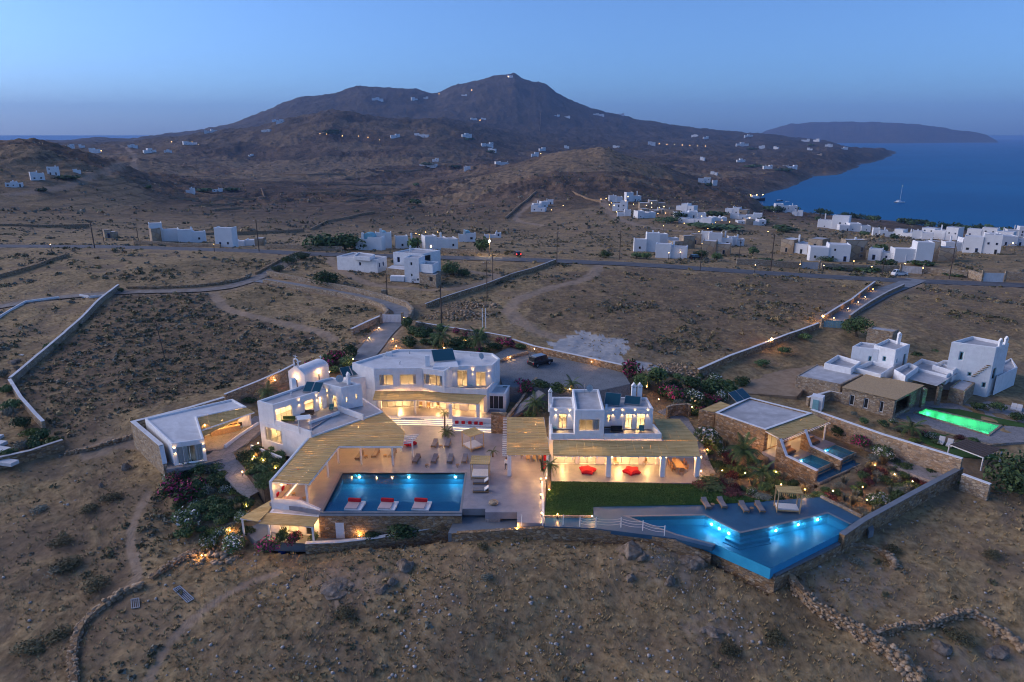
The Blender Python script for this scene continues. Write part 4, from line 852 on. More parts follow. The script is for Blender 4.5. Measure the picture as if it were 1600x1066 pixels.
for px_, py_ in ((600, 634), (628, 632), (668, 634), (690, 634), (722, 636), (748, 636)):
 q = P(px_, py_, 1.6); l = MB(); l.lathe((q.x, q.y + .3, 3.0), [(.07, -.05), (.08, 0), (.07, .05)], 8); lo = l.build('porch_lamp', MATS['warm_bulb'], h, True); point_light('lamp_light', (q.x, q.y + .3, 2.8), 22.0, WARM, lo)
ax = thing('glass_annex', 'small flat roofed annex with dark glass front beside the main house', 'annex', (-2.5, 99, .7))
shell(ax, [P(760, 614, 3.5), P(790, 615, 3.5), P(797, 602, 3.5), P(772, 601, 3.5)], .3, 3.5, {0: [('m', .35, 2.7, .75, 3.0, dict(mull=3, lit=0, frame='white_paint'))]}, drop=.25, bevel=.05)
# ------------------------------------------------------------------ left wing
w = thing('left_wing_house', 'white two storey wing with roof terrace above the slatted pergola', 'house', (-30, 92, 0))
A, B, C_, D = [v2(P(x, y, 6.4)) for x, y in [(401.6, 626.6), (426, 633), (509, 608), (491, 596)]]
F1, F2, F3 = v2(P(486, 682, 3.3)), v2(P(599, 643, 3.3)), v2(P(568, 622, 3.3))
shell(w, [A, F1, F2, F3, D], -1.0, 3.3, {0: [(415, 691, 440, 671, dict(mull=3, cl=.25, cr=.2, w=36.0))]}, drop=.06, bevel=.05, roof='roof_screed', floors=(.05,))
shell(w, [A, B, C_, D], 3.31, 6.4, {1: [(429, 657, 457, 637, dict(mull=3, w=40.0, z0=3.5, zf=3.3)), (476, 641, 491, 625.5, dict(mull=1, w=34.0)), (498.5, 639, 504, 620, dict(mull=1, w=26.0, z0=3.45, zf=3.3))]}, drop=.3, floors=(3.4,), lamps={1: [(467, 629, 10.0), (495, 622, 10.0)]}, bevel=.06)
B1, B2, B3, B4 = [v2(P(x, y, 6.9)) for x, y in [(491, 596), (533, 606), (565, 600), (519, 589)]]
shell(w, [B1, B2, B3, B4], 3.31, 6.9, {0: [(519.5, 640, 525.5, 619, dict(mull=1, w=30.0, z0=3.45, zf=3.3))], 1: [(540.5, 629, 543, 621, dict(mull=1, w=14.0)), (556, 624, 558.5, 616, dict(mull=1, w=14.0))]}, drop=.3, floors=(3.4,), lamps={0: [(511, 614, 10.0)]}, bevel=.06)
m = MB(); e_ = (F1 - B).normalized(); s_ = B + e_ * .1
n_ = Vector((-e_.y, e_.x)); m.bar((s_.x + n_.x * .14, s_.y + n_.y * .14, 3.72), (F1.x + n_.x * .14, F1.y + n_.y * .14, 3.62), .28, .8); m.build('terrace_parapet', MATS['white_plaster'], w, True, bevel=.05)
for (p, q, z) in ((P(482, 660, 3.7), P(530, 643, 3.7), 3.55), (P(529, 636, 4.0), P(568, 651, 3.9), 3.75)):
 m = MB(); m.bar((p.x, p.y, z), (q.x, q.y, z), .28, 2 * (z - 3.3)); m.build('terrace_parapet', MATS['white_plaster'], w, True, bevel=.04)
m = MB(); m.prism([tuple(v2(P(x, y, 3.4)))[:2] for x, y in [(430, 657), (484, 672), (528, 645), (510, 636)]], 3.31, 3.42); m.build('deck', MATS['terrace_paving'], w, True)
m = MB()
for x, y in ((483, 662),): pass
q = [P(463, 654, 5.0), P(489, 649, 5.0)]; z_ = 4.7
m.prism([(q[0].x, q[0].y), (q[0].x + 1.8, q[0].y + .6), (q[0].x + 2.4, q[0].y - .9), (q[0].x + .6, q[0].y - 1.4)], 5.3, 5.38); m.bar((q[0].x + 2.2, q[0].y - .8, 3.3), (q[0].x + 2.2, q[0].y - .8, 5.3), .1); m.bar((q[0].x + .65, q[0].y - 1.2, 3.3), (q[0].x + .65, q[0].y - 1.2, 5.3), .1); m.build('terrace_canopy', MATS['white_paint'], w, True)
rz_ = math.atan2(C_.y - B.y, C_.x - B.x)
chimney(w, *P(459, 606, 6.1)[:2], 5.9, 7.6, .75, rz_, cap=False); chimney(w, *P(545, 601, 6.6)[:2], 6.5, 7.9, .5, rz_)
solar(w, *P(483, 611, 6.1)[:2], 6.1, rz_ - .95, 1.3, 2.0, 2, 28); dish(w, *P(531, 599, 6.6)[:2], 6.6, .6, .6)
m = MB();
for px_, py_, mt in ((462, 655, 'teal_fabric'),): pass
lk = thing('link_house', 'low white block with solar panels joining wing and main house', 'house', (-24, 103, 0))
shell(lk, [P(540, 592, 5.6), P(577, 588, 5.6), P(563, 573, 5.6), P(534, 577, 5.6)], 0, 5.6, {}, drop=.25)
solar(lk, *P(541, 588, 5.35)[:2], 5.4, .55, 1.6, 2.1, 2, 30)
for b_, L_ in ((h, [(600, 560), (640, 553), (735, 556), (625, 570)]), (w, [(455, 618), (512, 597)])):
 for k, (px_, py_) in enumerate(L_):
  q = P(px_, py_, 7.1 if b_ is h else 6.15); MB().tube([(q.x, q.y, q.z - .05), (q.x, q.y, q.z + .45), (q.x + .15, q.y - .1, q.z + .55)], .07, 7).build('roof_vent', MATS['steel' if k % 2 else 'white_paint'], b_, True)
q = P(608, 556, 7.1); MB().box((q.x, q.y, 7.4), (1.0, .5, .7)).build('air_conditioner', MATS['white_paint'], h, True, bevel=.03)
# ------------------------------------------------------------------ chapel
ch = thing('chapel', 'tiny white chapel with barrel roof, bell arch and cross', 'chapel', (-34, 107, 2.4))
ca, cb = v2(P(452, 579, 5.6)), v2(P(476, 584, 5.6)); e_ = (cb - ca).normalized(); n_ = Vector((-e_.y, e_.x)); W_ = (cb - ca).length; L_ = 5.6
if n_.y < 0: n_ = -n_
def CP(u, v, z): q = ca + e_ * (u * W_) + n_ * v; return Vector((q.x, q.y, z))
prof = [(0, 2.2), (0, 5.3)] + [(.5 - .5 * math.cos(t * math.pi / 10), 5.3 + .95 * math.sin(t * math.pi / 10)) for t in range(1, 10)] + [(1, 5.3), (1, 2.2)]
m = MB(); k = len(prof); vs_ = [CP(u, 0.0, z) for u, z in prof] + [CP(u, L_, z) for u, z in prof]
m.raw(vs_, [tuple(range(k - 1, -1, -1)), tuple(range(k, 2 * k))] + [(i, i + 1, k + i + 1, k + i) for i in range(k - 1)]); body = m.build('chapel_body', MATS['white_plaster'], ch, True)
m = MB(); gp = [(-.04, 2.2), (-.04, 5.5), (.2, 6.1), (.5, 6.75), (.8, 6.1), (1.04, 5.5), (1.04, 2.2)]; kk = len(gp); m.raw([CP(u, -.18, z) for u, z in gp] + [CP(u, .12, z) for u, z in gp], [tuple(range(kk)), tuple(range(2 * kk - 1, kk - 1, -1))] + [(i, kk + i, kk + (i + 1) % kk, (i + 1) % kk) for i in range(kk)]); m.build('gable', MATS['white_plaster'], ch, True)
m = MB()
for u in (.36, .64): m.bar(CP(u, -.03, 6.4), CP(u, -.03, 7.5), .16, .3)
arc = [CP(.5 - .14 * math.cos(t * math.pi / 8) , -.03, 7.5 + .42 * math.sin(t * math.pi / 8)) for t in range(9)]
m.tube(arc, .12, 8); belf = m.build('bell_arch', MATS['white_plaster'], ch, True)
m = MB(); m.lathe(CP(.5, -.03, 7.05), [(.03, .3), (.09, .22), (.12, .08), (.17, 0)], 10); m.build('bell', MATS['black_metal'], belf, True)
m = MB(); m.bar(CP(.5, -.03, 7.95), CP(.5, -.03, 8.6), .07); m.bar(CP(.38, -.03, 8.35), CP(.62, -.03, 8.35), .07); m.build('cross', MATS['white_plaster'], belf, True)
m = MB(); m.bar(CP(.5, L_, 6.2), CP(.5, L_, 6.9), .07); m.bar(CP(.4, L_, 6.6), CP(.6, L_, 6.6), .06); m.build('cross', MATS['white_plaster'], ch, True)
m = MB(); m.bar(CP(.5, -.2, 2.3), CP(.5, -.2, 4.3), .75, .04); dr = m.build('door', MATS['dark_wood'], ch, True)
m = MB(); m.lathe(CP(.5, -.35, 4.9), [(.05, -.08), (.09, 0), (.05, .08)], 8); lp = m.build('wall_lamp', MATS['warm_bulb'], ch, True); point_light('lamp_light', CP(.5, -.5, 4.85), 14.0, WARM, lp)
m = MB(); m.bar(CP(1.005, 3.2, 3.6), CP(1.005, 3.2, 4.6), .04, .45); m.build('window', MATS['dark_glass_plain'], ch, True)
m = MB(); q = CP(1.06, 3.2, 5.0); m.lathe(q, [(.05, -.08), (.09, 0), (.05, .08)], 8); lp = m.build('wall_lamp', MATS['warm_bulb'], ch, True); point_light('lamp_light', q + Vector((.25, -.3, 0)), 14.0, WARM, lp)
# ------------------------------------------------------------------ left pavilion
pv = thing('guest_pavilion', 'flat roofed white pavilion with kitchen porch at the far left of the estate', 'house', (-46, 90, 0))
BL, FL, FR, IN, RR, BR = [P(x, y, 3.3) for x, y in [(226, 654), (268, 693), (319, 686), (308, 651), (385, 635), (363, 623)]]
shell(pv, [BL, FL, FR, IN, RR, BR], -2.2, 3.3, {1: [('m', .45, 3.6, .15, 2.6, dict(mull=4, frame='white_paint', zf=0, w=2.0, cl=.42, cr=.3, col=(.6, .85, 1.0)))], 3: [('m', .8, 5.6, .1, 2.4, dict(mull=4, w=40.0, zf=0))]}, drop=.25, roof='roof_white', floors=(.08,))
for a_, b_ in (((270, 700), 0), ((319.5, 697), 0)):
 pass
e_ = (v2(FR) - v2(FL)).normalized(); n_ = Vector((e_.y, -e_.x)); wall_lamp(pv, v2(FL), e_, n_, .22, 2.2, 14.0); wall_lamp(pv, v2(FL), e_, n_, (v2(FR) - v2(FL)).length - .2, 2.2, 14.0)
pr = [P(308, 652, 3.15), P(385, 637, 3.15), P(397, 643.5, 2.7), P(316, 671, 2.7)]
reed_roof(pv, pr, v2(pr[3]) - v2(pr[0]), 1.25, .02, MATS['reed_thatch'])
q = P(391, 665, 0); post(pv, q.x, q.y, -.5, 2.65, .4); q2 = P(318, 697, 0)
m = MB(); m.bar((pr[3].x, pr[3].y, 2.55), (pr[2].x, pr[2].y, 2.55), .14, .16); m.build('porch_beam', MATS['white_paint'], pv, True)
for k in range(6):
 f = (k + .5) / 6; u = pr[3].lerp(pr[2], f); v = pr[0].lerp(pr[1], f); l = MB(); x, y = u.x * .55 + v.x * .45, u.y * .55 + v.y * .45
 if k % 2 == 0: l.lathe((x, y, 2.5), [(.06, -.05), (.08, 0), (.06, .05)], 8); lo = l.build('porch_lamp', MATS['warm_bulb'], pv, True); point_light('lamp_light', (x, y, 2.3), 22.0, WARM, lo)
terr('paved kitchen porch floor of the left pavilion', [v2(IN), v2(RR), v2(P(394, 668, 0)), v2(P(346, 703, 0)), v2(P(320, 705, 0)), v2(FR)], z=.02, depth=.8, mat='path_paving')
low_wall('porch_wall', 'low wall along the open side of the kitchen porch', [tuple(P(a_, b_, .4))[:2] for a_, b_ in [(351, 696), (375, 678), (403, 660)]], .45, -1, .25, 'white_plaster')
# ------------------------------------------------------------------ right hand villa
ev = thing('east_villa', 'white two storey villa with two chimneys and reed porch above the lawn', 'house', (13, 88, 0))
low = [(5.0, 84.15), (20.2, 84.0), (19.6, 92.0), (5.4, 92.2)]
shell(ev, low, 0.0, 3.62, {0: [('m', .6, 3.6, .1, 2.6, dict(mull=2, w=45.0, zf=0)), ('m', 4.2, 6.4, .1, 2.6, dict(mull=2, w=35.0, zf=0)), ('m', 7.6, 12.2, .1, 2.6, dict(mull=4, w=60.0, zf=0)), ('m', 13.0, 14.6, .1, 2.6, dict(mull=1, w=35.0, zf=0))]}, drop=.03, bevel=.03, floors=(.06,), roof='terrace_paving')
dr = dict(mull=2, w=36.0, z0=3.75, zf=3.65)
shell(ev, [P(859, 638, 6.8), P(899, 638, 6.8), P(896, 620, 6.8), P(862, 620, 6.8)], 3.63, 6.8, {0: [(873, 670, 885.5, 647, dr)]}, drop=.3, lamps={0: [(868.5, 645, 10.0), (890, 645, 10.0)]}, floors=(3.7,))
shell(ev, [P(945, 638, 6.8), P(1021, 638, 6.8), P(1011, 621, 6.8), P(948, 620, 6.8)], 3.63, 6.8, {0: [(949, 658, 954, 648, dict(mull=1, w=14.0)), (977, 670, 987.5, 647, dr), (995, 670, 1007.5, 647, dr)]}, drop=.3, lamps={0: [(958, 645, 10.0), (972.5, 645, 10.0), (991.5, 645, 10.0), (1012, 645, 10.0)]}, floors=(3.7,))
shell(ev, [P(899, 641, 7.95), P(945, 641, 7.95), P(936, 608, 7.95), P(894, 608, 7.95)], 3.63, 7.95, {0: [(905, 673, 936.5, 656, dict(mull=3, cr=.3, w=45.0))]}, drop=.4, floors=(3.7,))
m = MB(); m.bar((5.25, 84.28, 4.07), (8.4, 84.28, 4.07), .25, .86); m.bar((5.38, 84.4, 4.07), (5.45, 87.5, 4.07), .25, .86); m.build('balcony_parapet', MATS['white_plaster'], ev, True, bevel=.03)
m = MB(); m.bar((12.4, 84.2, 4.07), (20.1, 84.2, 4.07), .25, .86); m.bar((20.0, 84.32, 4.07), (19.6, 87.5, 4.07), .25, .86); m.build('balcony_parapet', MATS['white_plaster'], ev, True, bevel=.03)
for px_ in (989.5, 998.8): chimney(ev, *P(px_, 624, 6.6)[:2], 6.4, 8.4, .65)
chimney(ev, *P(859.5, 632, 6.6)[:2], 5.5, 8.3, .5)
solar(ev, *P(957, 632, 6.5)[:2], 6.5, -.25, 2.2, 2.1, 1, 35); solar(ev, *P(988, 631, 6.5)[:2], 6.5, -.25, 2.2, 1.6, 1, 25); dish(ev, *P(921, 615, 7.5)[:2], 7.55, .5, .3)
m = MB(); q = P(913, 618, 7.5); m.tube([(q.x, q.y, 7.5), (q.x, q.y, 9.2)], .03, 6); m.build('aerial', MATS['steel'], ev, True)
rf = [P(864, 686, 3.66), P(1090, 690, 3.66), P(1094.5, 713, 3.2), P(864, 711, 3.2)]
reed_roof(ev, [(5.5, 84.05, 3.66), (24.8, 83.7, 3.66), (24.3, 80.1, 3.2), (5.3, 80.4, 3.2)], (0, 1), 1.08, .02, MATS['reed_thatch'], seed=4)
reed_roof(ev, [(20.4, 91.0, 3.68), (24.2, 91.2, 3.68), (25.0, 83.8, 3.67), (20.4, 83.95, 3.67)], (0, 1), 1.2, .02, MATS['reed_thatch'], seed=5)
m = MB(); m.bar((5.4, 80.6, 3.05), (24.3, 80.3, 3.05), .14, .18); m.build('porch_beam', MATS['white_paint'], ev, True)
for k in range(6): m = MB(); m.bar((7.0 + k * .8, 80.9, 3.06), (7.0 + k * .8, 79.6, 3.06), .08, .12); m.build('rafter', MATS['white_paint'], ev, True)
for px_ in (950, 1034, 1088):
 q = P(px_, 744, 0); post(ev, q.x, q.y, 0, 2.97, .62, name='column')
 for s_ in (-.4, .4):
  if (px_, s_) == (950, -.4): continue
  m = MB(); m.lathe((q.x + s_, q.y, 2.75), [(.06, -.08), (.08, 0), (.06, .08)], 8); lp = m.build('wall_lamp', MATS['warm_bulb'], ev, True); point_light('lamp_light', (q.x + s_ * 1.35, q.y + .15, 2.7), 16.0, WARM, lp)
for px_ in (885, 925, 965, 1005, 1062):
 q = P(px_, 722, 1.5); m = MB(); m.lathe((q.x, 83.0, 2.95), [(.07, -.05), (.09, 0), (.07, .05)], 8); lp = m.build('porch_lamp', MATS['warm_bulb'], ev, True); point_light('lamp_light', (q.x, 82.6, 2.75), 26.0, WARM, lp)
# ------------------------------------------------------------------ stone pavilion with two plunge pools
sp_ = thing('stone_pavilion', 'flat roofed stone pavilion with two plunge pools in the garden', 'house', (37, 94, 0))
s1, s2, s3, s4 = [v2(P(x, y, 3.3)) for x, y in [(1170, 621), (1269, 646), (1196, 672), (1118, 645)]]
shell(sp_, [s4, s3, s2, s1], -2.5, 3.3, {1: [('m', .8, 4.2, .1, 2.5, dict(mull=3, w=30.0, zf=0)), ('m', 5.6, 9.6, .1, 2.5, dict(mull=3, w=30.0, zf=0))]}, wall='field_stone', drop=.2, bevel=.03, roof='roof_screed', floors=(.06,))
ee = (s2 - s3).normalized(); nn = Vector((ee.y, -ee.x))
m = MB(); o_ = inset([s4, s3, s2, s1] if ccw([s4, s3, s2, s1]) else [s1, s2, s3, s4], -.03); i_ = inset([s4, s3, s2, s1] if ccw([s4, s3, s2, s1]) else [s1, s2, s3, s4], .35)
for k in range(4):
 a_, b_, c_, d_ = o_[k], o_[(k + 1) % 4], i_[(k + 1) % 4], i_[k]; m.raw([(p.x, p.y, z) for z in (3.303, 3.38) for p in (a_, b_, c_, d_)], [(3, 2, 1, 0), (4, 5, 6, 7), (0, 1, 5, 4), (2, 3, 7, 6)])
m.build('white_coping', MATS['white_plaster'], sp_, True)
g = [s3, s2, s2 + nn * 2.7, s3 + nn * 2.7]; rg_ = reed('reed_slats', math.atan2(ee.y, ee.x))
reed_roof(sp_, [(g[0].x, g[0].y, 3.2), (g[1].x, g[1].y, 3.2), (g[2].x, g[2].y, 2.95), (g[3].x, g[3].y, 2.95)], ee, .3, .035, MATS['reed_slats'], part='reed_mat', rafters=.55, overhang=.35)
g = [v2(P(x, y, 3.1)) for x, y in [(1092, 640), (1126, 626), (1147, 634), (1117, 645)]]
shell(sp_, g, -1.5, 3.0, {}, wall='field_stone', drop=.15, bevel=.03)
reed_roof(sp_, [(p.x, p.y, 3.1) for p in inset(g if ccw(g) else g[::-1], .3)], g[1] - g[0], 1.0, .03, MATS['reed_slats'])
solar(sp_, *P(1150, 622, 3.6)[:2], 3.1, math.atan2((s2 - s1).y, (s2 - s1).x) + math.pi / 2 - .2, 1.8, 2.1, 2, 30)
def slope_wall(label_part, u, L1, L2):
 o = s3 + ee * u; pr_ = [(0, -2.5), (0, 3.0), (.35, 3.0), (1.55, 1.0), (L2, .75), (L2, -2.5)]
 m = MB(); k = len(pr_); vs_ = []
 for s_ in (-.22, .22): vs_ += [(o.x + ee.x * s_ + nn.x * (L1 + v), o.y + ee.y * s_ + nn.y * (L1 + v), z) for v, z in pr_]
 m.raw(vs_, [tuple(range(k - 1, -1, -1)), tuple(range(k, 2 * k))] + [(i, (i + 1) % k, k + (i + 1) % k, k + i) for i in range(k)]); wl = m.build('wing_wall', MATS['field_stone'], sp_, True)
 m = MB(); vs_ = []; q_ = pr_[2:5]
 for s_ in (-.27, .27):
  for dz in (.004, .08): vs_ += [(o.x + ee.x * s_ + nn.x * (L1 + v), o.y + ee.y * s_ + nn.y * (L1 + v), z + dz) for v, z in q_]
 m.raw(vs_, [(3, 4, 10, 9), (4, 5, 11, 10), (0, 1, 4, 3), (1, 2, 5, 4), (9, 10, 7, 6), (10, 11, 8, 7), (2, 8, 11, 5)]); m.build('coping', MATS['white_plaster'], wl, True)
slope_wall('left', -.25, 2.35, 6.2); slope_wall('mid', 5.3, 2.35, 6.2)
q = s2 + nn * 2.5 - ee * .3; post(sp_, q.x, q.y, -.1, 2.75, .2);
o_ = lambda u, v: tuple(s3 + ee * u + nn * v)
slab_poly('terrace', 'warm lit floor under the stone pavilion pergola', [o_(-.2, 0), o_(10.9, 0), o_(10.9, 4.2), o_(-.2, 4.2)], .02, 2, 'terrace_paving')
for k, (u0, u1, lab) in enumerate(((.1, 4.95, 'small plunge pool between the two stone wing walls'), (5.65, 10.6, 'small plunge pool beside the tall boundary wall'))):
 tpl = pool('plunge_pool', lab, [o_(u0, 4.35), o_(u1, 4.35), o_(u1, 7.4), o_(u0, 7.4)], -.05, 1.1, 'pool_teal', 'pool_water', .12, 'pale_stone', rim_z=.015)
 q = s3 + ee * ((u0 + u1) / 2) + nn * 4.4; pool_lamp(tpl, q.x, q.y, -.4, nn.x, nn.y, 12.0)
tpl = pool('water_trough', 'long dark overflow trough in front of the plunge pools', [o_(-.2, 7.75), o_(11.2, 7.75), o_(11.2, 9.0), o_(-.2, 9.0)], -.75, .4, 'pool_teal', 'pool_water', .2, 'pale_stone')
for u in (2.4, 8.0):
 q = s3 + ee * u + nn * .6; m = MB(); m.lathe((q.x, q.y, 2.75), [(.06, -.05), (.08, 0), (.06, .05)], 8); lp = m.build('porch_lamp', MATS['warm_bulb'], sp_, True); point_light('lamp_light', (q.x, q.y, 2.5), 20.0, WARM, lp)
# ------------------------------------------------------------------ pergolas
pg = thing('bent_pergola', 'large bent white pergola covered in reed mats beside the long pool', 'pergola', (-25, 82, 0))
Q = [P(x, y, 3.1) for x, y in [(422, 753), (482, 685), (598, 643), (633, 675), (629, 697), (529, 697), (482, 756)]]
d1 = Q[6] - Q[0]; d2 = Q[4] - Q[5]
reed('reed_mat_a', math.atan2(d1.y, d1.x)); reed('reed_mat_b', math.atan2(d2.y, d2.x))
reed_roof(pg, [Q[0], Q[1], Q[5], Q[6]], d1, .56, .09, MATS['reed_mat_a'], part='reed_mat', thick=.03, jitter=.012, seed=8)
reed_roof(pg, [Q[1], Q[2], Q[3], Q[4], Q[5]], d2, .56, .09, MATS['reed_mat_b'], part='reed_mat', thick=.03, jitter=.012, seed=9)
def beam(t, p, q, z, w=.14, h=.2, nm='beam'): MB().bar((p[0], p[1], z), (q[0], q[1], z), w, h).build(nm, MATS['white_paint'], t, True)
beam(pg, Q[6], Q[5], 2.93); beam(pg, Q[5], Q[4], 2.93); beam(pg, Q[0], Q[1], 2.93 + .2, .1, .1)
for k in range(9): f = k / 8; a_, b_ = Q[0].lerp(Q[1], f), Q[6].lerp(Q[5], f); d_ = (b_ - a_).normalized() * .25; beam(pg, a_ + d_, b_ + d_, 2.985, .07, .09, 'rafter')
for k in range(9): f = k / 8; a_, b_ = Q[1].lerp(Q[2], f), Q[5].lerp(Q[4], f); beam(pg, a_, b_, 2.985, .07, .09, 'rafter')
for px_, py_ in ((481, 789), (513, 746), (529, 724), (565, 726), (614, 727), (627, 706), (645, 714)):
 q = P(px_, py_, 0); post(pg, q.x, q.y, 0, 2.85, .2)
for k in range(5):
 f = k / 4; a_ = P(622, 682 + 12 * f, 2.95); beam(pg, a_, a_ + Vector((2.8 - f * .9, 0.5, 0)), 2.95, .1, .14, 'rafter')
for px_, py_ in ((440, 760), (462, 738), (480, 716), (505, 695), (545, 690), (585, 690), (560, 670), (600, 672), (610, 690)):
 q = P(px_, py_, 2.6); m = MB(); m.lathe((q.x, q.y, 2.82), [(.05, -.05), (.07, 0), (.05, .05)], 8); lp = m.build('pergola_lamp', MATS['warm_bulb'], pg, True); point_light('lamp_light', (q.x, q.y, 2.6), 18.0, WARM, lp)
pb = thing('dining_pergola', 'square slatted reed pergola over the outdoor dining table', 'pergola', (2, 87, 0))
reed_roof(pb, [(-.75, 93.1, 3.1), (4.65, 93.1, 3.1), (4.95, 80.7, 3.1), (-.7, 80.7, 3.1)], (1, 0), .5, .09, MATS['reed_mat_b'], part='reed_mat', thick=.03, jitter=.01, seed=10)
for k in range(6): f = k / 5; beam(pb, (-.6 + f * 5.3, 93.2), (-.6 + f * 5.4, 80.6), 2.99, .08, .12, 'rafter')
for k in range(22): y = 93 - k * .58; MB().bar((-1.3, y, 2.99), (-.55, y, 2.99), .07, .1).build('rafter_end', MATS['white_paint'], pb, True)
for x, y, w_ in ((-.35, 80.95, .5), (4.75, 80.9, .5), (4.75, 86.5, .4), (-.3, 92.9, .4)): post(pb, x, y, 0, 2.92, w_)
for x, y in ((.6, 83), (3.0, 83), (1.8, 87.5), (3.4, 91)):
 m = MB(); m.lathe((x, y, 2.85), [(.05, -.05), (.07, 0), (.05, .05)], 8); lp = m.build('pergola_lamp', MATS['warm_bulb'], pb, True); point_light('lamp_light', (x, y, 2.6), 24.0, WARM, lp)
lr = thing('basement_room', 'white garden room with lit windows below the pergola corner', 'house', (-26, 72, -3.2))
rq = [P(375, 809, -.5), P(416, 767, -.45), P(420, 795, -.4), P(505, 798, -.4), P(496, 812, -.7)]
shell(lr, [(-29.2, 72.6), (-23.0, 71.6), (-22.9, 75.5), (-29.0, 76.5)], -3.3, -.55, {0: [('m', 1.2, 3.6, -3.1, -1.0, dict(mull=2, w=36.0, zf=-3.2)), ('m', 4.5, 5.6, -3.1, -1.0, dict(mull=1, lit=0, zf=-3.2))]}, drop=.02, bevel=.03, floors=(-3.19,))
reed_roof(lr, [(-29.3, 72.5, -.45), (-22.9, 71.5, -.45), (-23.2, 69.9, -.75), (-29.8, 70.6, -.75)], (v2((-29.3, 72.5)) - v2((-29.8, 70.6))), 1.1, .02, MATS['reed_thatch'], seed=6)
c1, c2_ = P(416, 767, -.45), P(375, 809, -.75)
reed_roof(lr, [(-29.35, 72.5, -.46), (-29.3, 76.6, -.46), (c1.x - 2.2, c1.y + .6, -.6), (c2_.x, c2_.y, -.9), (-29.85, 70.6, -.76)][0:2] + [(c2_.x, c2_.y, -.78), (-29.85, 70.6, -.76)], (1, 0), 1.0, .03, MATS['reed_thatch'], seed=7)
beam(lr, (c2_.x, c2_.y), (-23.2, 69.95), -.88, .12, .16)
for x, y in ((c2_.x + .2, c2_.y + .1), (-23.3, 70.0), (-28.6, 70.6)): post(lr, x, y, -3.3, -.95, .2)
for x, y in ((-28, 71.6), (-25.6, 71.2), (-23.6, 70.9)):
 m = MB(); m.lathe((x, y, -1.1), [(.05, -.05), (.07, 0), (.05, .05)], 8); lp = m.build('porch_lamp', MATS['warm_bulb'], lr, True); point_light('lamp_light', (x, y, -1.35), 16.0, WARM, lp)
m = MB(); q = P(532, 820, -1.6); m.box((q.x, 71.28, -2.15), (1.0, .08, 2.1)); bd = tag(m.build('basement_door', MATS['white_paint']), 'plain white door in the stone basement wall', 'door')
# ------------------------------------------------------------------ plants
def leaf_mat(name, c1, c2, var=.35):
 t = NT(name); oi = t.n('ObjectInfo'); geo = t.n('NewGeometry'); n = t.noise(3.0, 3, .6, geo.outputs['Position'])
 c = t.ramp(n, [(.3, c1), (.7, c2)]); h = t.n('HueSaturation'); t.l(c, h.inputs['Color']); mr = t.n('MapRange'); mr.inputs['To Min'].default_value = 1 - var; mr.inputs['To Max'].default_value = 1 + var; t.l(oi.outputs['Random'], mr.inputs[0]); t.l(mr.outputs[0], h.inputs['Value'])
 return t.fin(h.outputs[0], .7, .25)
leaf_mat('leaf_dark', (.034, .066, .022), (.080, .128, .042)); leaf_mat('leaf_mid', (.055, .105, .036), (.125, .185, .065)); leaf_mat('leaf_grey', (.10, .115, .09), (.19, .20, .155)); leaf_mat('leaf_lime', (.09, .13, .025), (.18, .21, .05)); leaf_mat('leaf_dry', (.060, .058, .028), (.125, .112, .055)); leaf_mat('leaf_red', (.07, .02, .022), (.14, .045, .04)); leaf_mat('leaf_straw', (.20, .15, .075), (.36, .28, .15))
leaf_mat('flower_white', (.62, .62, .60), (.78, .77, .74), .1); leaf_mat('flower_pink', (.42, .03, .12), (.62, .08, .22), .2); leaf_mat('palm_leaf', (.045, .085, .025), (.11, .15, .045)); plain('bark', (.13, .095, .065), .9, .3, 6, bump=.6); plain('palm_trunk', (.17, .12, .08), .9, .3, 8, bump=.8)
leaf_mat('scrub_leaf', (.050, .052, .034), (.12, .105, .062), .0)
def leaf_cloud(rg, n, rx, ry, rz, size, shell_=.55, lumps=7, base=0.0):
 cs = rg.normal(0, 1, (lumps, 3)); cs /= np.linalg.norm(cs, axis=1)[:, None]; cs[:, 2] = np.abs(cs[:, 2]) * .9 - .15; cs *= rg.uniform(.35, .62, (lumps, 1)); rad = rg.uniform(.38, .62, lumps)
 k = rg.randint(0, lumps, n); d = rg.normal(0, 1, (n, 3)); d /= np.linalg.norm(d, axis=1)[:, None]; r = rad[k] * (shell_ + (1 - shell_) * rg.uniform(0, 1, n)) ** .6
 c = cs[k] + d * r[:, None]; c[:, 2] = np.maximum(c[:, 2], -.55); nrm = d + rg.normal(0, .55, (n, 3)); nrm /= np.linalg.norm(nrm, axis=1)[:, None]
 a = np.cross(nrm, rg.normal(0, 1, (n, 3))); a /= np.linalg.norm(a, axis=1)[:, None]; b = np.cross(nrm, a); s = size * rg.uniform(.6, 1.35, n)[:, None]
 c = c * np.array([rx, ry, rz]) + np.array([0, 0, rz * .55 + base])
 return np.stack([c - a * s - b * s * .5, c + a * s - b * s * .5, c + a * s + b * s * .5, c - a * s + b * s * .5], 1).reshape(-1, 3)
def mesh_of(name, v, k, mats, midx=None):
 o = np_mesh(name, v, np.arange(len(v)).reshape(-1, k), mats, midx=midx); me = o.data; bpy.data.objects.remove(o); return me
SHRUB = {}
def shrub_mesh(key, seed, leaf, flower=None, frac=0.0, n=650, size=.085, shape=(1, 1, .85), lumps=8):
 rg = np.random.RandomState(seed); v = leaf_cloud(rg, n, *shape, size, lumps=lumps); mi = (rg.uniform(0, 1, n) < frac).astype(int) if flower else None
 SHRUB.setdefault(key, []).append(mesh_of('foliage', v, 4, [MATS[leaf]] + ([MATS[flower]] if flower else []), mi))
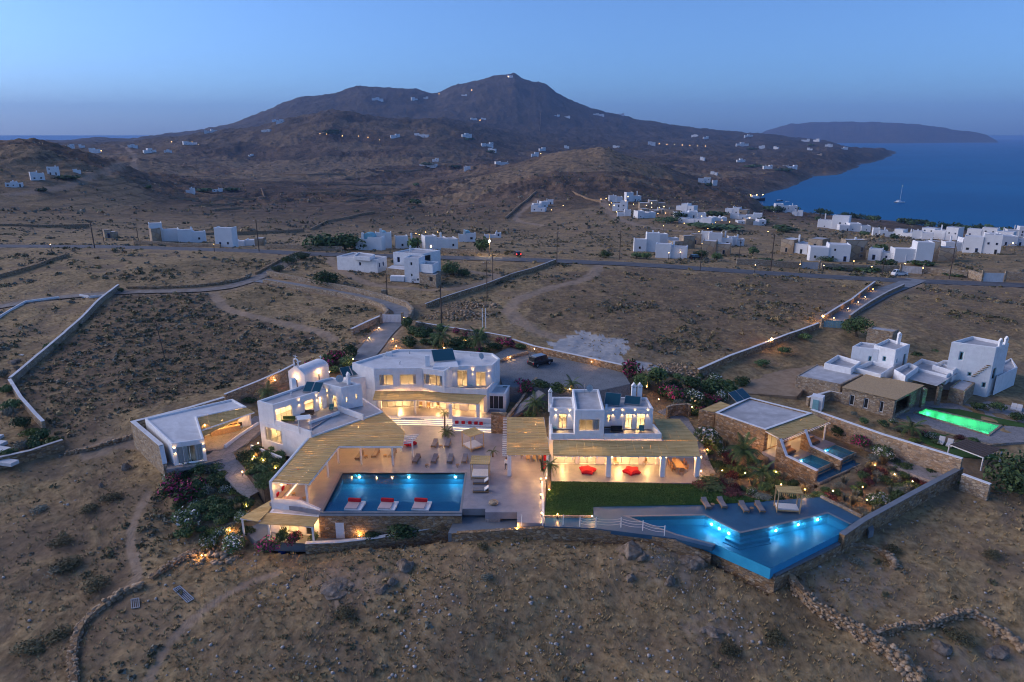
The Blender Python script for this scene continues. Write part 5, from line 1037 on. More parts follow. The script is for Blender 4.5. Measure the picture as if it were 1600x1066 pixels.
for s_ in (1, 2, 3): shrub_mesh('dark', s_, 'leaf_dark'); shrub_mesh('mid', 10 + s_, 'leaf_mid'); shrub_mesh('grey', 20 + s_, 'leaf_grey', n=700, size=.06); shrub_mesh('white', 30 + s_, 'leaf_mid', 'flower_white', .22, 900, .07); shrub_mesh('pink', 40 + s_, 'leaf_dark', 'flower_pink', .33, 900, .075); shrub_mesh('lime', 50 + s_, 'leaf_lime', shape=(1, 1, .5)); shrub_mesh('red', 60 + s_, 'leaf_red', size=.07); shrub_mesh('dry', 65 + s_, 'leaf_dry', n=800, size=.06, lumps=11)
def tuft_mesh(seed, n, h, spread, mat):
 rg = np.random.RandomState(seed); a = rg.uniform(0, 6.28, n); r = rg.uniform(0, .3, n) * spread; l = rg.uniform(.6, 1.2, n) * h; out = rg.uniform(.2, .9, n) * spread; w = .02 + .02 * rg.uniform(0, 1, n)
 bx, by = np.cos(a) * r, np.sin(a) * r; px, py = -np.sin(a) * w, np.cos(a) * w; ex, ey = np.cos(a) * (r + out), np.sin(a) * (r + out)
 v = np.stack([np.stack([bx - px, by - py, 0 * a], 1), np.stack([bx + px, by + py, 0 * a], 1), np.stack([(bx + ex) / 2 + px, (by + ey) / 2 + py, l * .8], 1), np.stack([ex, ey, l], 1)], 1).reshape(-1, 3)
 return mesh_of('blades', v, 4, [MATS[mat]])
SHRUB['grass'] = [tuft_mesh(70, 160, 1.0, .7, 'leaf_straw'), tuft_mesh(71, 160, 1.1, .8, 'leaf_straw')]; SHRUB['spiky'] = [tuft_mesh(72, 60, 1.0, .9, 'leaf_grey')]
_rs = random.Random(5)
RELABEL = []
ORD = ('first', 'second', 'third', 'fourth', 'fifth', 'sixth', 'seventh', 'eighth', 'ninth', 'tenth', 'eleventh', 'twelfth', 'thirteenth', 'fourteenth', 'fifteenth', 'sixteenth', 'seventeenth', 'eighteenth', 'nineteenth', 'twentieth')
NAMES = {'dry': ('scrub_bush', 'olive brown scrub bush'), 'dark': ('shrub', 'round dark green shrub'), 'mid': ('shrub', 'leafy green shrub'), 'grey': ('shrub', 'grey green cushion shrub'), 'white': ('oleander_bush', 'white flowering oleander'), 'pink': ('bougainvillea_bush', 'pink flowering bush'), 'lime': ('shrub', 'low yellow green mound'), 'red': ('shrub', 'dark red leaved shrub'), 'grass': ('grass_clump', 'straw coloured grass clump'), 'spiky': ('agave_plant', 'spiky grey plant')}
def shrub(kind, p, w, h=None, label=None, group=None, where=''):
 nm, lab = NAMES[kind]; h = h or w * .8; m_ = _rs.choice(SHRUB[kind]); o = bpy.data.objects.new(nm, m_); col.objects.link(o); o.location = (p[0], p[1], p[2] - .05); o.rotation_euler = (0, 0, _rs.uniform(0, 6.28)); k = 1.0 if kind not in ('grass', 'spiky') else .9
 o.scale = (w * .5 * k, w * .5 * k, h * .62 if kind not in ('grass', 'spiky') else h)
 return tag(o, label or (lab + ' ' + where).strip(), 'bush' if kind not in ('grass', 'spiky') else 'plant', group)
def frond_mesh(seed, L, droop, n=17, lw=.38):
 rg = np.random.RandomState(seed); v, f = [], []; t = np.linspace(0, 1, n); x = L * t * (1 - .12 * t); z = L * (.55 * t - droop * t * t)
 for i in range(1, n):
  ll = lw * L * .5 * math.sin(math.pi * min(1, .15 + .85 * t[i])) ** .6 * (1 - .35 * t[i]); s = L / n * .42
  for sd in (-1, 1):
   k = len(v); dz = -.35 * ll * rg.uniform(.6, 1.2); dx = ll * .55
   v += [(x[i] - s, 0, z[i]), (x[i] + s, 0, z[i]), (x[i] + dx + s * .3, sd * ll, z[i] + dz), (x[i] + dx - s * .5, sd * ll * .96, z[i] + dz)]; f.append((k, k + 1, k + 2, k + 3))
 for i in range(n - 1):
  k = len(v); w = .035 * L * .5 * (1 - .8 * t[i]); v += [(x[i], -w, z[i] + .01), (x[i], w, z[i] + .01), (x[i + 1], w * .8, z[i + 1] + .01), (x[i + 1], -w * .8, z[i + 1] + .01)]; f.append((k, k + 1, k + 2, k + 3))
 o = np_mesh('frond', np.array(v), np.array(f), MATS['palm_leaf']); me = o.data; bpy.data.objects.remove(o); return me
FRONDS = [frond_mesh(1, 1.0, .75), frond_mesh(2, 1.0, 1.05), frond_mesh(3, 1.0, .45)]
def palm(p, trunk_h, trunk_r, L, label, n=20, seed=0, lean=0.0):
 rg = random.Random(seed); t = thing('palm_tree', label, 'palm', p); m = MB(); hs = [i / 8 for i in range(9)]
 m.tube([(lean * u * u, 0, trunk_h * u - .2 * (u == 0)) for u in hs], [trunk_r * (1.15 - .25 * u + .06 * math.sin(i * 2.3)) for i, u in enumerate(hs)], 9); m.build('trunk', MATS['palm_trunk'], t, smooth=True)
 for i in range(n):
  k = i / n; o = bpy.data.objects.new('frond', FRONDS[0 if k < .45 else 1 if k < .8 else 2]); col.objects.link(o); o.parent = t; o.location = (lean, 0, trunk_h); a = i * 2.399 + rg.uniform(-.2, .2)
  o.rotation_euler = (0, R(rg.uniform(-8, 14) - (38 if k >= .8 else 0) + (18 if .45 <= k < .8 else 0)), a); s = L * rg.uniform(.85, 1.1); o.scale = (s, s, s)
 return t
def tree_mesh(seed, n, leaf, size, lumps=12):
 rg = np.random.RandomState(seed); v = leaf_cloud(rg, n, 1, 1, .8, size, lumps=lumps); return mesh_of('crown', v, 4, [MATS[leaf]])
CROWN = {'olive': [tree_mesh(80, 1500, 'leaf_dark', .05), tree_mesh(81, 1500, 'leaf_mid', .05)], 'far': [tree_mesh(82, 260, 'leaf_dark', .11, 6), tree_mesh(83, 260, 'leaf_dark', .11, 7), tree_mesh(84, 220, 'leaf_mid', .12, 6)]}
def tree(p, w, h, label, kind='olive', group=None, name='tree', trunk=True, cat='tree', clear=.25):
 t = thing(name, label, cat, p, _rs.uniform(0, 6.28), group); o = bpy.data.objects.new('crown', _rs.choice(CROWN[kind])); col.objects.link(o); o.parent = t; o.location = (0, 0, h * clear); o.scale = (w / 2, w / 2, h * (1 - clear) * .68)
 if trunk:
  m = MB(); r = max(.08, w * .035); m.tube([(0, 0, -.3), (.04 * w, 0, h * .25), (0, .03 * w, h * .55)], [r * 1.3, r, r * .5], 6);
  for a in (0, 2.1, 4.2): m.tube([(.04 * w, 0, h * .28), (w * .2 * math.cos(a), w * .2 * math.sin(a), h * .55)], [r * .6, r * .25], 5)
  m.build('trunk', MATS['bark'], t)
 return t
def in_view(x, y, z, m=60):
 zz = z - CAM_Z; w = y * _cp - zz * _sp; px = CX + F_PX * x / w; py = CY - F_PX * (y * _sp + zz * _cp) / w; return px, py
HOLES = [c[0] for c in CARVE] + [[(-54, 92), (-46, 83), (-40, 84), (-36, 91), (-40, 99), (-44, 101)], [(-38, 90), (-31, 85), (-20, 95), (-3, 97), (3, 104), (0, 114), (-25, 114), (-40, 108)]]
def open_land(x, y):
 ok = np.ones(x.shape, bool)
 for h_ in HOLES: ok &= ~in_poly(x, y, h_)
 for ln, w_ in ((MAIN_ROAD, 4.0), (LANE, 2.6), (DRIVE, 3.0), (EAST_LANE, 3.4)): ok &= seg_dist(x, y, ln) > w_
 for ln, w_ in TRACKS: ok &= seg_dist(x, y, ln) > w_ * .6
 return ok
def scatter(n, d0, d1, seed, dens):
 rg = np.random.RandomState(seed); d = np.exp(rg.uniform(math.log(d0), math.log(d1), n)); a = rg.uniform(-.72, .72, n); x, y = np.sin(a) * d, np.cos(a) * d; k = open_land(x, y); x, y = x[k], y[k]; z = ground_z(x, y); px, py = in_view(x, y, z); k = rg.uniform(0, 1, len(x)) < dens(x, y, px, py); return x[k], y[k], z[k], rg
ESTATE_PX = [(205, 650), (350, 605), (480, 560), (560, 545), (640, 500), (780, 505), (900, 545), (1000, 560), (1100, 580), (1290, 505), (1360, 480), (1610, 530), (1610, 720), (1550, 760), (1500, 740), (1345, 815), (1210, 905), (1110, 860), (1050, 835), (705, 835), (480, 855), (340, 850), (270, 840), (255, 730)]
def field_density(x, y, px, py):
 n = fbm(x / 18 + 5, y / 18, 4); n2 = fbm(x / 60, y / 60 + 3, 3); base = .05 + 1.0 * sstep(.02, .32, n + .5 * n2)
 left = in_poly(px, py, [(190, 455), (330, 455), (345, 490), (500, 525), (420, 590), (210, 640), (100, 690), (20, 600)]); base = np.where(left, np.maximum(base, .8 + .6 * n), base)
 low = in_poly(px, py, [(400, 850), (1200, 860), (1610, 760), (1610, 1070), (230, 1070)]); base = np.where(low, base * .1, base); base = np.where((px < 230) & (py > 700), base * .45, base)
 base = np.where(in_poly(px, py, ESTATE_PX), 0, base); base = np.where(in_poly(px, py, [(780, 530), (900, 515), (1060, 560), (1090, 590), (980, 580)]), 0, base)
 return np.clip(base, 0, 1)
def scrub_field(name, label, n, d0, d1, seed, dens, size, q, mats):
 x, y, z, rg = scatter(n, d0, d1, seed, dens); m = len(x); s = size * (.5 + 1.6 * rg.uniform(0, 1, m) ** 3) * np.clip(np.hypot(x, y) / 90, .8, 2.6) ** .6
 u = rg.normal(0, 1, (m, q, 3)); u[..., 2] = np.abs(u[..., 2]); u /= np.linalg.norm(u, axis=2)[..., None]; nrm = u + rg.normal(0, .5, u.shape); nrm /= np.linalg.norm(nrm, axis=2)[..., None]
 c = u * rg.uniform(.55, 1, (m, q, 1)) * np.array([1, 1, .62]) * s[:, None, None] + np.stack([x, y, z], 1)[:, None, :]
 a = np.cross(nrm, rg.normal(0, 1, u.shape)); a /= np.linalg.norm(a, axis=2)[..., None]; b = np.cross(nrm, a); w = (s[:, None] * rg.uniform(.28, .5, (m, q)))[..., None]
 v = np.stack([c - a * w - b * w * .7, c + a * w - b * w * .7, c + b * w], 2).reshape(-1, 3); mi = np.repeat(rg.choice(len(mats), m, p=[.40, .36, .24][:len(mats)] if len(mats) > 1 else None), q)
 o = np_mesh(name, v, np.arange(len(v)).reshape(-1, 3), [MATS[k] for k in mats], midx=mi); return tag(o, label, kind='stuff')
leaf_mat('scrub_a', (.075, .072, .036), (.15, .135, .065), 0); leaf_mat('scrub_b', (.12, .12, .09), (.22, .215, .165), 0); leaf_mat('scrub_c', (.26, .185, .082), (.46, .33, .155), 0)
scrub_field('scrub', 'low thorny scrub covering the dry fields', 80000, 44, 440, 3, field_density, .30, 11, ['scrub_a', 'scrub_b', 'scrub_c'])
def hill_density(x, y, px, py): return np.clip(.25 + 1.2 * fbm(x / 90, y / 90, 4), .04, 1) * (ground_z(x, y) > SEA_Z + 6)
scrub_field('hill_scrub', 'dark scrub scattered over the hill slopes', 30000, 400, 2300, 4, hill_density, .85, 5, ['scrub_a', 'scrub_b', 'scrub_c'])
def grass_density(x, y, px, py): return np.where(in_poly(px, py, ESTATE_PX), 0, .5 + .5 * sstep(-.2, .3, fbm(x / 6, y / 6, 3)))
def tufts():
 x, y, z, rg = scatter(30000, 44, 230, 9, grass_density); m = len(x); q = 4; a = rg.uniform(0, 6.28, (m, q)); h = rg.uniform(.12, .34, (m, q)); w = rg.uniform(.04, .10, (m, q)); r = rg.uniform(0, .2, (m, q)); bx, by = x[:, None] + np.cos(a) * r, y[:, None] + np.sin(a) * r; zz = np.repeat(z[:, None], q, 1); ex, ey = bx + np.cos(a) * h * .7, by + np.sin(a) * h * .7
 v = np.stack([np.stack([bx - np.sin(a) * w, by + np.cos(a) * w, zz - .03], -1), np.stack([bx + np.sin(a) * w, by - np.cos(a) * w, zz - .03], -1), np.stack([ex, ey, zz + h], -1)], 2).reshape(-1, 3)
 tag(np_mesh('dry_grass', v, np.arange(len(v)).reshape(-1, 3), MATS['scrub_c']), 'thin dry grass on the open ground', kind='stuff')
tufts()
def stones(name, label, n, d0, d1, seed, dens, smin, smax, mat, parent=None, pts=None, kind='stuff', flat=.65):
 if pts is None: x, y, z, rg = scatter(n, d0, d1, seed, dens)
 else: x, y, z = pts[:, 0], pts[:, 1], pts[:, 2]; rg = np.random.RandomState(seed)
 m = len(x); s = smin + (smax - smin) * rg.uniform(0, 1, m) ** 3; base = np.array([(1, 0, 0), (0, 1, 0), (-1, 0, 0), (0, -1, 0), (.55, .55, .75), (-.6, .5, .7), (-.5, -.6, .72), (.6, -.5, .7), (.5, .5, -.8), (-.5, .5, -.8), (-.5, -.5, -.8), (.5, -.5, -.8)], float)
 fs_ = np.array([(4, 5, 6), (4, 6, 7), (0, 1, 4), (1, 5, 4), (1, 2, 5), (2, 6, 5), (2, 3, 6), (3, 7, 6), (3, 0, 7), (0, 4, 7), (0, 8, 1), (1, 9, 2), (2, 10, 3), (3, 11, 0), (1, 8, 9), (2, 9, 10), (3, 10, 11), (0, 11, 8)])
 b = base[None] * rg.uniform(.7, 1.25, (m, 12, 3)) * np.stack([rg.uniform(.7, 1.3, m), rg.uniform(.7, 1.3, m), flat * rg.uniform(.7, 1.2, m)], 1)[:, None, :]; a = rg.uniform(0, 6.28, m); ca, sa = np.cos(a)[:, None], np.sin(a)[:, None]
 v = np.stack([b[..., 0] * ca - b[..., 1] * sa, b[..., 0] * sa + b[..., 1] * ca, b[..., 2]], -1) * s[:, None, None] + np.stack([x, y, z + s * .2 * (pts is None)], 1)[:, None, :]
 f = (fs_[None] + 12 * np.arange(m)[:, None, None]).reshape(-1, 3); o = np_mesh(name, v.reshape(-1, 3), f, MATS[mat], parent, parent is not None)
 if kind: o['kind'] = kind
 if parent is None and label: o['label'] = label
 return o
t = NT('rubble'); geo = t.n('NewGeometry'); t.fin(t.ramp(t.noise(1.7, 4, .7, geo.outputs['Position']), [(.28, (.16, .105, .065)), (.5, (.34, .24, .15)), (.72, (.48, .40, .31))]), .9, .2); t.bump(t.noise(7, 4), .5, .05)
t = NT('pale_pebble'); geo = t.n('NewGeometry'); t.fin(t.ramp(t.noise(2.2, 3, .7, geo.outputs['Position']), [(.3, (.26, .23, .20)), (.7, (.50, .47, .44))]), .9, .2)
def pebble_density(x, y, px, py):
 n = fbm(x / 7 + 30, y / 7, 4); d = .06 + .9 * sstep(.0, .35, n); d = np.where((px < 380), d * .35, d); d = np.where(in_poly(px, py, ESTATE_PX), 0, d); d = np.where((px > 1330) & (py < 950), d * .25, d); return d * (py > 700)
stones('pebbles', 'pale stones strewn over the foreground slope', 16000, 44, 110, 21, pebble_density, .04, .22, 'pale_pebble')
def dry_wall(label, pts, h, th, seed, mat='rubble', per=11.0, name='dry_stone_wall', group=None):
 line = refine(curve(gline(pts), 1), .4); rg = np.random.RandomState(seed); a = np.array(line); L = np.hypot(*np.diff(a, axis=0).T).sum(); n = int(L * per * h * 1.6); k = rg.uniform(0, len(a) - 1.001, n); i = k.astype(int); p = a[i] + (a[i + 1] - a[i]) * (k - i)[:, None]; tv = a[i + 1] - a[i]; tv /= np.linalg.norm(tv, axis=1)[:, None]
 lv = rg.uniform(0, 1, n); off = rg.uniform(-.5, .5, n) * th * (1.15 - .5 * lv); p = p + np.stack([-tv[:, 1], tv[:, 0]], 1) * off[:, None]; hh = h * (.75 + .35 * fbm(p[:, 0] / 3, p[:, 1] / 3, 2)); z = ground_z(p[:, 0], p[:, 1]) + lv * hh
 g = G(*pts[0]); t = thing(name, label, 'wall', g, group=group); stones('stones', None, 0, 0, 0, seed, None, .17, .42, mat, t, np.stack([p[:, 0], p[:, 1], z], 1))
 core = MB(); ln = a[::3]; gg = ground_z(ln[:, 0], ln[:, 1])
 for q in range(len(ln) - 1): core.bar((ln[q][0], ln[q][1], gg[q] + h * .2), (ln[q + 1][0], ln[q + 1][1], gg[q + 1] + h * .2), th * .62, h * .95)
 o = core.build('core', MATS['field_stone'], t, True); o['kind'] = 'stuff'
 return t
dry_wall('tumbled dry stone wall curving through the lower left foreground', [(117, 1075), (113, 1030), (120, 992), (137, 968), (165, 947), (192, 927), (223, 918)], .8, 1.0, 31)
dry_wall('short tumbled dry stone wall below the white oleanders', [(237, 906), (261, 889), (285, 873), (300, 866)], .7, .9, 32)
dry_wall('long dry stone wall descending right from the pool tip', [(1207, 915), (1254, 941), (1307, 973), (1350, 997), (1374, 1016), (1415, 1048), (1440, 1070)], 1.6, 1.1, 33)
dry_wall('zigzag dry stone wall in the lower right corner', [(1356, 1001), (1374, 992), (1415, 981), (1441, 984), (1468, 973), (1508, 960), (1533, 968), (1562, 989), (1605, 1021)], 1.0, .8, 34)
dry_wall('small rubble wall under the right end of the infinity pool', [(1320, 856), (1361, 858), (1385, 868), (1401, 888)], .7, .9, 35)
dry_wall('dark dry stone wall running to the left pavilion', [(103, 710), (130, 706), (160, 698), (185, 690), (208, 684)], .7, .8, 36)
dry_wall('dry stone wall along the dirt lane', [(200, 451), (250, 451), (320, 448), (372, 440), (392, 432)], .9, .8, 37, per=5)
dry_wall('dry stone wall along the lane bend', [(400, 429), (425, 415), (448, 403), (466, 397)], .9, .8, 38, per=5)
def heap(label, px, py, r, n, h, seed, name='rubble_heap'):
 rg = np.random.RandomState(seed); g = G(px, py); a, q = rg.uniform(0, 6.28, n), r * rg.uniform(0, 1, n) ** .6; x, y = g.x + np.cos(a) * q * 1.5, g.y + np.sin(a) * q * .8; z = ground_z(x, y) + h * np.clip(1 - (q / r), 0, 1) * rg.uniform(.2, 1, n)
 t = thing(name, label, 'rubble', g); stones('stones', None, 0, 0, 0, seed, None, .18, .5, 'rubble', t, np.stack([x, y, z], 1)); return t
heap('heap of pale rubble beside the tall dark pole', 712, 492, 5.5, 260, 1.2, 41); heap('heap of pale rubble below the diagonal wall', 735, 478, 5, 160, 1.0, 42); heap('heap of stones by the gravel lane', 1062, 578, 4.0, 160, .9, 43); heap('grey scattered stones under the left oleanders', 330, 868, 2.6, 70, .4, 44)
def boulder(label, px, py, w, h, seed, group=None, name='boulder', mat='rubble', d=None):
 import bmesh
 rg = random.Random(seed); g = G(px, py); bm = bmesh.new()
 for lump in range(4):
  cx, cy_, s_ = rg.uniform(-.28, .28) * w, rg.uniform(-.28, .28) * w, rg.uniform(.45, .8) if lump else .9; vv = []
  for _ in range(16):
   v = Vector((rg.gauss(0, 1), rg.gauss(0, 1), rg.gauss(0, 1))).normalized(); vv.append(bm.verts.new((cx * (lump > 0) + v.x * w * .5 * s_, cy_ * (lump > 0) + v.y * w * .42 * s_, max(-.3, v.z) * h * s_)))
  r = bmesh.ops.convex_hull(bm, input=vv); bmesh.ops.delete(bm, geom=[e for e in r['geom_interior'] if isinstance(e, bmesh.types.BMVert)], context='VERTS')
 bmesh.ops.bevel(bm, geom=list(bm.edges), offset=.05 * w * .3, segments=1, affect='EDGES'); me = bpy.data.meshes.new(name); bm.to_mesh(me); bm.free(); me.materials.append(MATS[mat]); o = link_mesh(name, me)
 o.location = g + Vector((0, 0, -.12 * h)); o.rotation_euler = (0, 0, rg.uniform(0, 6.28)); return tag(o, label, 'rock', group)
t = NT('pale_rock'); n = t.noise(1.6, 7, .7); t.bump(t.math('ADD', n, t.math('MULTIPLY', t.vor(1.6, None, 'DISTANCE_TO_EDGE'), .6)), 1.0, .22); t.fin(t.ramp(n, [(.28, (.10, .072, .05)), (.48, (.20, .155, .115)), (.7, (.31, .265, .22))]), .9, .2)
for a_ in [('big pale boulder in the middle of the slope', 632, 886, 2.6, 1.2, 51), ('cracked boulder stacked below the larger one', 612, 912, 1.5, .9, 52), ('flat pale boulder leaning on the middle rock pile', 598, 922, 1.9, .6, 53), ('broad pale rock slab half buried in the slope', 525, 918, 4.6, .7, 54), ('rock outcrop below the middle of the lawn wall', 990, 862, 3.4, 1.5, 55), ('tall square rock pillar at the edge of the pool deck', 1046, 856, 1.0, 2.2, 56), ('rugged rock ledge under the rock pillar', 1075, 872, 3.6, 1.1, 57), ('loose pointed boulder below the rock pillar', 1046, 908, 1.5, .9, 58), ('rounded rock beside the pointed boulder', 985, 905, 1.5, .9, 59), ('pale boulder near the left pavilion wall', 196, 731, 2.0, 1.0, 60), ('small round boulder among the left scrub', 158, 760, .9, .8, 61), ('rock ledge in the lower right enclosure', 1560, 1020, 2.6, .6, 62), ('low white rock patch on the right slope', 1110, 985, 2.6, .3, 63), ('pale rock in the lower right enclosure', 1470, 1010, 2.4, .6, 64), ('brown rock ledge right of the pool pillar', 1095, 880, 3.4, 1.2, 65), ('grey slab in the far left field', 22, 567, 3.0, 1.0, 66)]: boulder(*a_, mat='pale_rock')
# ------------------------------------------------------------------ estate grounds: parking, paths, walls, planting
def near_wall(label, pts, h, mat='field_stone', cap=None, th=.5, name='field_wall'):
 return low_wall(name, label, gline(pts), None, None, th, mat, cap=cap, follow=2.0, height=h)
PARK = PP([(786, 604), (770, 555), (800, 541), (835, 549), (925, 569), (975, 583), (985, 600), (930, 612), (850, 606)], 3.4)
slab_poly('parking_court', 'grey cobbled parking court behind the villas', PARK, 3.4, 3.0, 'cobble_drive')
m = MB()
lane_pts = [tuple(P(a, b, 4.6))[:2] for a, b in [(765, 519), (800, 530), (835, 541), (925, 560), (975, 571), (1060, 588), (1090, 595)]]
low_wall('retaining_wall', 'stone retaining wall along the back of the parking court', lane_pts[1:5] , 4.6, 2.5, .5, 'field_stone', cap='roof_white')
low_wall('parking_kerb', 'low curved wall at the left end of the parking court', [tuple(P(a, b, 3.9))[:2] for a, b in [(778, 563), (800, 555), (825, 549)]], 3.9, 2.8, .4, 'pale_stone')
low_wall('entrance_wall', 'low white wall piece behind the second palm', [tuple(P(a, b, 4.5))[:2] for a, b in [(650, 503), (700, 511), (767, 521), (798, 528)]], [4.5, 4.5, 4.5, 4.7], 3.2, .35, 'pale_stone', cap='roof_white')
near_wall('stone wall with pale top on the upper side of the driveway', [(418, 430), (480, 443), (540, 454), (600, 468), (636, 480), (645, 490), (640, 500)], 1.3, 'pale_stone')
near_wall('stone wall on the lower side of the driveway', [(412, 442), (480, 455), (530, 463), (575, 473), (598, 482), (606, 491), (598, 500)], 1.0, 'pale_stone')
near_wall('stone wall with white coping leading down from the gate', [(600, 500), (575, 511), (550, 524)], 1.3, 'pale_stone', 'roof_white')
near_wall('long diagonal field wall below the white house', [(665, 482), (687, 473), (755, 451), (810, 430), (868, 411)], 1.1, 'field_stone', 'roof_screed', .35)
near_wall('long pale topped wall dividing the left fields', [(186, 452), (150, 482), (100, 530), (60, 565), (18, 602)], 1.3, 'pale_stone', 'roof_white', .45)
near_wall('pale topped wall bending down past the left shrubs', [(17, 603), (35, 632), (55, 655), (70, 672)], 1.3, 'pale_stone', 'roof_white', .45)
near_wall('grey stone wall in the lower left field', [(-40, 742), (0, 732), (50, 718), (101, 702)], 1.6, 'field_stone', 'roof_screed', .5)
near_wall('thin white kerb wall beside the far left lane', [(-30, 508), (0, 497), (40, 473), (93, 466)], .5, 'white_plaster', None, .25)
near_wall('short thin white kerb wall by the field corner', [(125, 463), (140, 466), (165, 463)], .5, 'white_plaster', None, .25)
near_wall('field wall in the upper left grassland', [(-30, 440), (0, 434), (60, 417), (108, 400)], 1.0, 'field_stone')
near_wall('white topped wall beside the neighbour court', [(1090, 588), (1140, 565), (1200, 543), (1278, 513)], 1.3, 'field_stone', 'roof_white', .45)
near_wall('left wall of the straight lane to the blue gate', [(1288, 500), (1330, 474), (1366, 446)], 1.1, 'field_stone', 'roof_white', .4)
near_wall('right wall of the straight lane to the blue gate', [(1327, 499), (1360, 476), (1388, 460), (1412, 449)], .9, 'field_stone', 'roof_screed', .4)
def gate(label, a, b, h, mat, n, lamps=True, name='gate'):
 a, b = Vector(a), Vector(b); t = thing(name, label, 'gate', a); L = (b - a).length; e = (b - a) / L; k = n; w = L / k
 for i in range(k):
  p, q = a + e * (w * i + .02), a + e * (w * (i + 1) - .02); MB().bar((p.x, p.y, a.z + h / 2), (q.x, q.y, b.z * .0 + a.z + h / 2), .05, h).build('board', MATS[mat], t, True)
 MB().bar((a.x, a.y, a.z + h + .05), (b.x, b.y, a.z + h + .05), .08, .1).build('top_rail', MATS[mat], t, True)
 for p in (a - e * .3, b + e * .3): MB().box((p.x, p.y, a.z + h * .6), (.5, .5, h * 1.3 + .3)).build('gate_post', MATS['pale_stone'], t, True)
 return t
g1, g2 = G(598, 504), G(627, 504); gate('white slatted gate across the driveway', (g1.x, g1.y, min(g1.z, g2.z)), (g2.x, g2.y, g2.z), 1.7, 'white_paint', 14)
g1, g2 = G(1286, 511), G(1317, 513); gate('pale blue gate at the end of the straight lane', (g1.x, g1.y, min(g1.z, g2.z)), (g2.x, g2.y, g2.z), 1.5, 'aqua_door', 12)
def path_sheet(name, label, pts, w, mat):
 v, f = [], []; pts = [Vector(p) for p in pts]; cc = []
 for k in range(len(pts) - 1):
  for j in range(6): cc.append(pts[k].lerp(pts[k + 1], j / 6))
 cc.append(pts[-1])
 for k, p in enumerate(cc):
  a, b = cc[max(k - 2, 0)], cc[min(k + 2, len(cc) - 1)]; d = (b - a).normalized(); n = Vector((-d.y, d.x, 0)) * w / 2; v += [p + n, p - n, p + n - Vector((0, 0, .5)), p - n - Vector((0, 0, .5))]
 for k in range(len(cc) - 1): f += [(4 * k, 4 * k + 1, 4 * k + 5, 4 * k + 4), (4 * k + 2, 4 * k, 4 * k + 4, 4 * k + 6), (4 * k + 1, 4 * k + 3, 4 * k + 7, 4 * k + 5)]
 return tag(MB().raw(v, f).build(name, MATS[mat], smooth=False), label, kind='structure')
path_sheet('path', 'curving paved path between pavilion and left wing', [P(412, 650, .05), P(397, 668, .05), P(372, 690, 0), P(345, 708, -.05), P(352, 722, -.15), P(368, 740, -.6), P(385, 756, -1.1), P(405, 768, -1.5)], 3.0, 'path_paving')
path_sheet('path', 'paved front yard of the left pavilion', [P(262, 727, .0), P(300, 722, 0), P(345, 712, 0)], 2.6, 'path_paving')
path_sheet('path', 'grey path between the villa and the parking court', [P(795, 650, .6), P(810, 640, 1.4), P(828, 625, 2.4), P(846, 612, 3.38)], 1.8, 'path_paving')
path_sheet('path', 'paved path round the right end of the reed porch', [P(1035, 640, .6), P(1065, 655, .3), P(1085, 690, 0.05), P(1098, 725, -.02), P(1108, 745, -.1)], 2.2, 'path_paving')
path_sheet('path', 'paved corner under the tall boundary wall', [P(1400, 715, -.35), P(1440, 733, -.4), P(1475, 745, -.4)], 5.0, 'path_paving')
low_wall('garden_wall', 'low wall edging the path beside the annex', [tuple(P(a, b, 1.5))[:2] for a, b in [(792, 648), (812, 632), (838, 608)]], [1.0, 2.0, 3.6], -.5, .35, 'field_stone', cap='pale_stone')
low_wall('garden_wall', 'curved stone garden wall right of the villa', [tuple(P(a, b, 1.8))[:2] for a, b in [(1042, 640), (1050, 637), (1075, 635), (1079, 637)]], 2.2, -1, .35, 'field_stone', cap='pale_stone')
low_wall('garden_fence', 'low white fence in front of the left wing windows', [tuple(P(a, b, .3))[:2] for a, b in [(392, 696), (415, 705), (440, 715)]], .4, -1, .2, 'white_plaster')
low_wall('lawn_edge', 'lit low kerb between terrace and lawn', [tuple(P(a, b, .1))[:2] for a, b in [(847, 752), (848, 780), (849, 806)]], .12, -.5, .25, 'white_plaster')
low_wall('deck_edge', 'low step along the front of the lawn', [tuple(P(a, b, .1))[:2] for a, b in [(851, 806), (890, 806), (925, 806)]], .1, -.5, .25, 'pale_stone')
low_wall('planter_wall', 'pale kerb between pool deck and garden', [tuple(P(a, b, .1))[:2] for a, b in [(1283, 775), (1316, 791), (1347, 807)]], .15, -1, .35, 'pale_stone')
def S(kind, px, py, z, w, h=None, label=None, group=None, where=''): return shrub(kind, P(px, py, z) if z is not None else G(px, py), w, h, label, group, where)
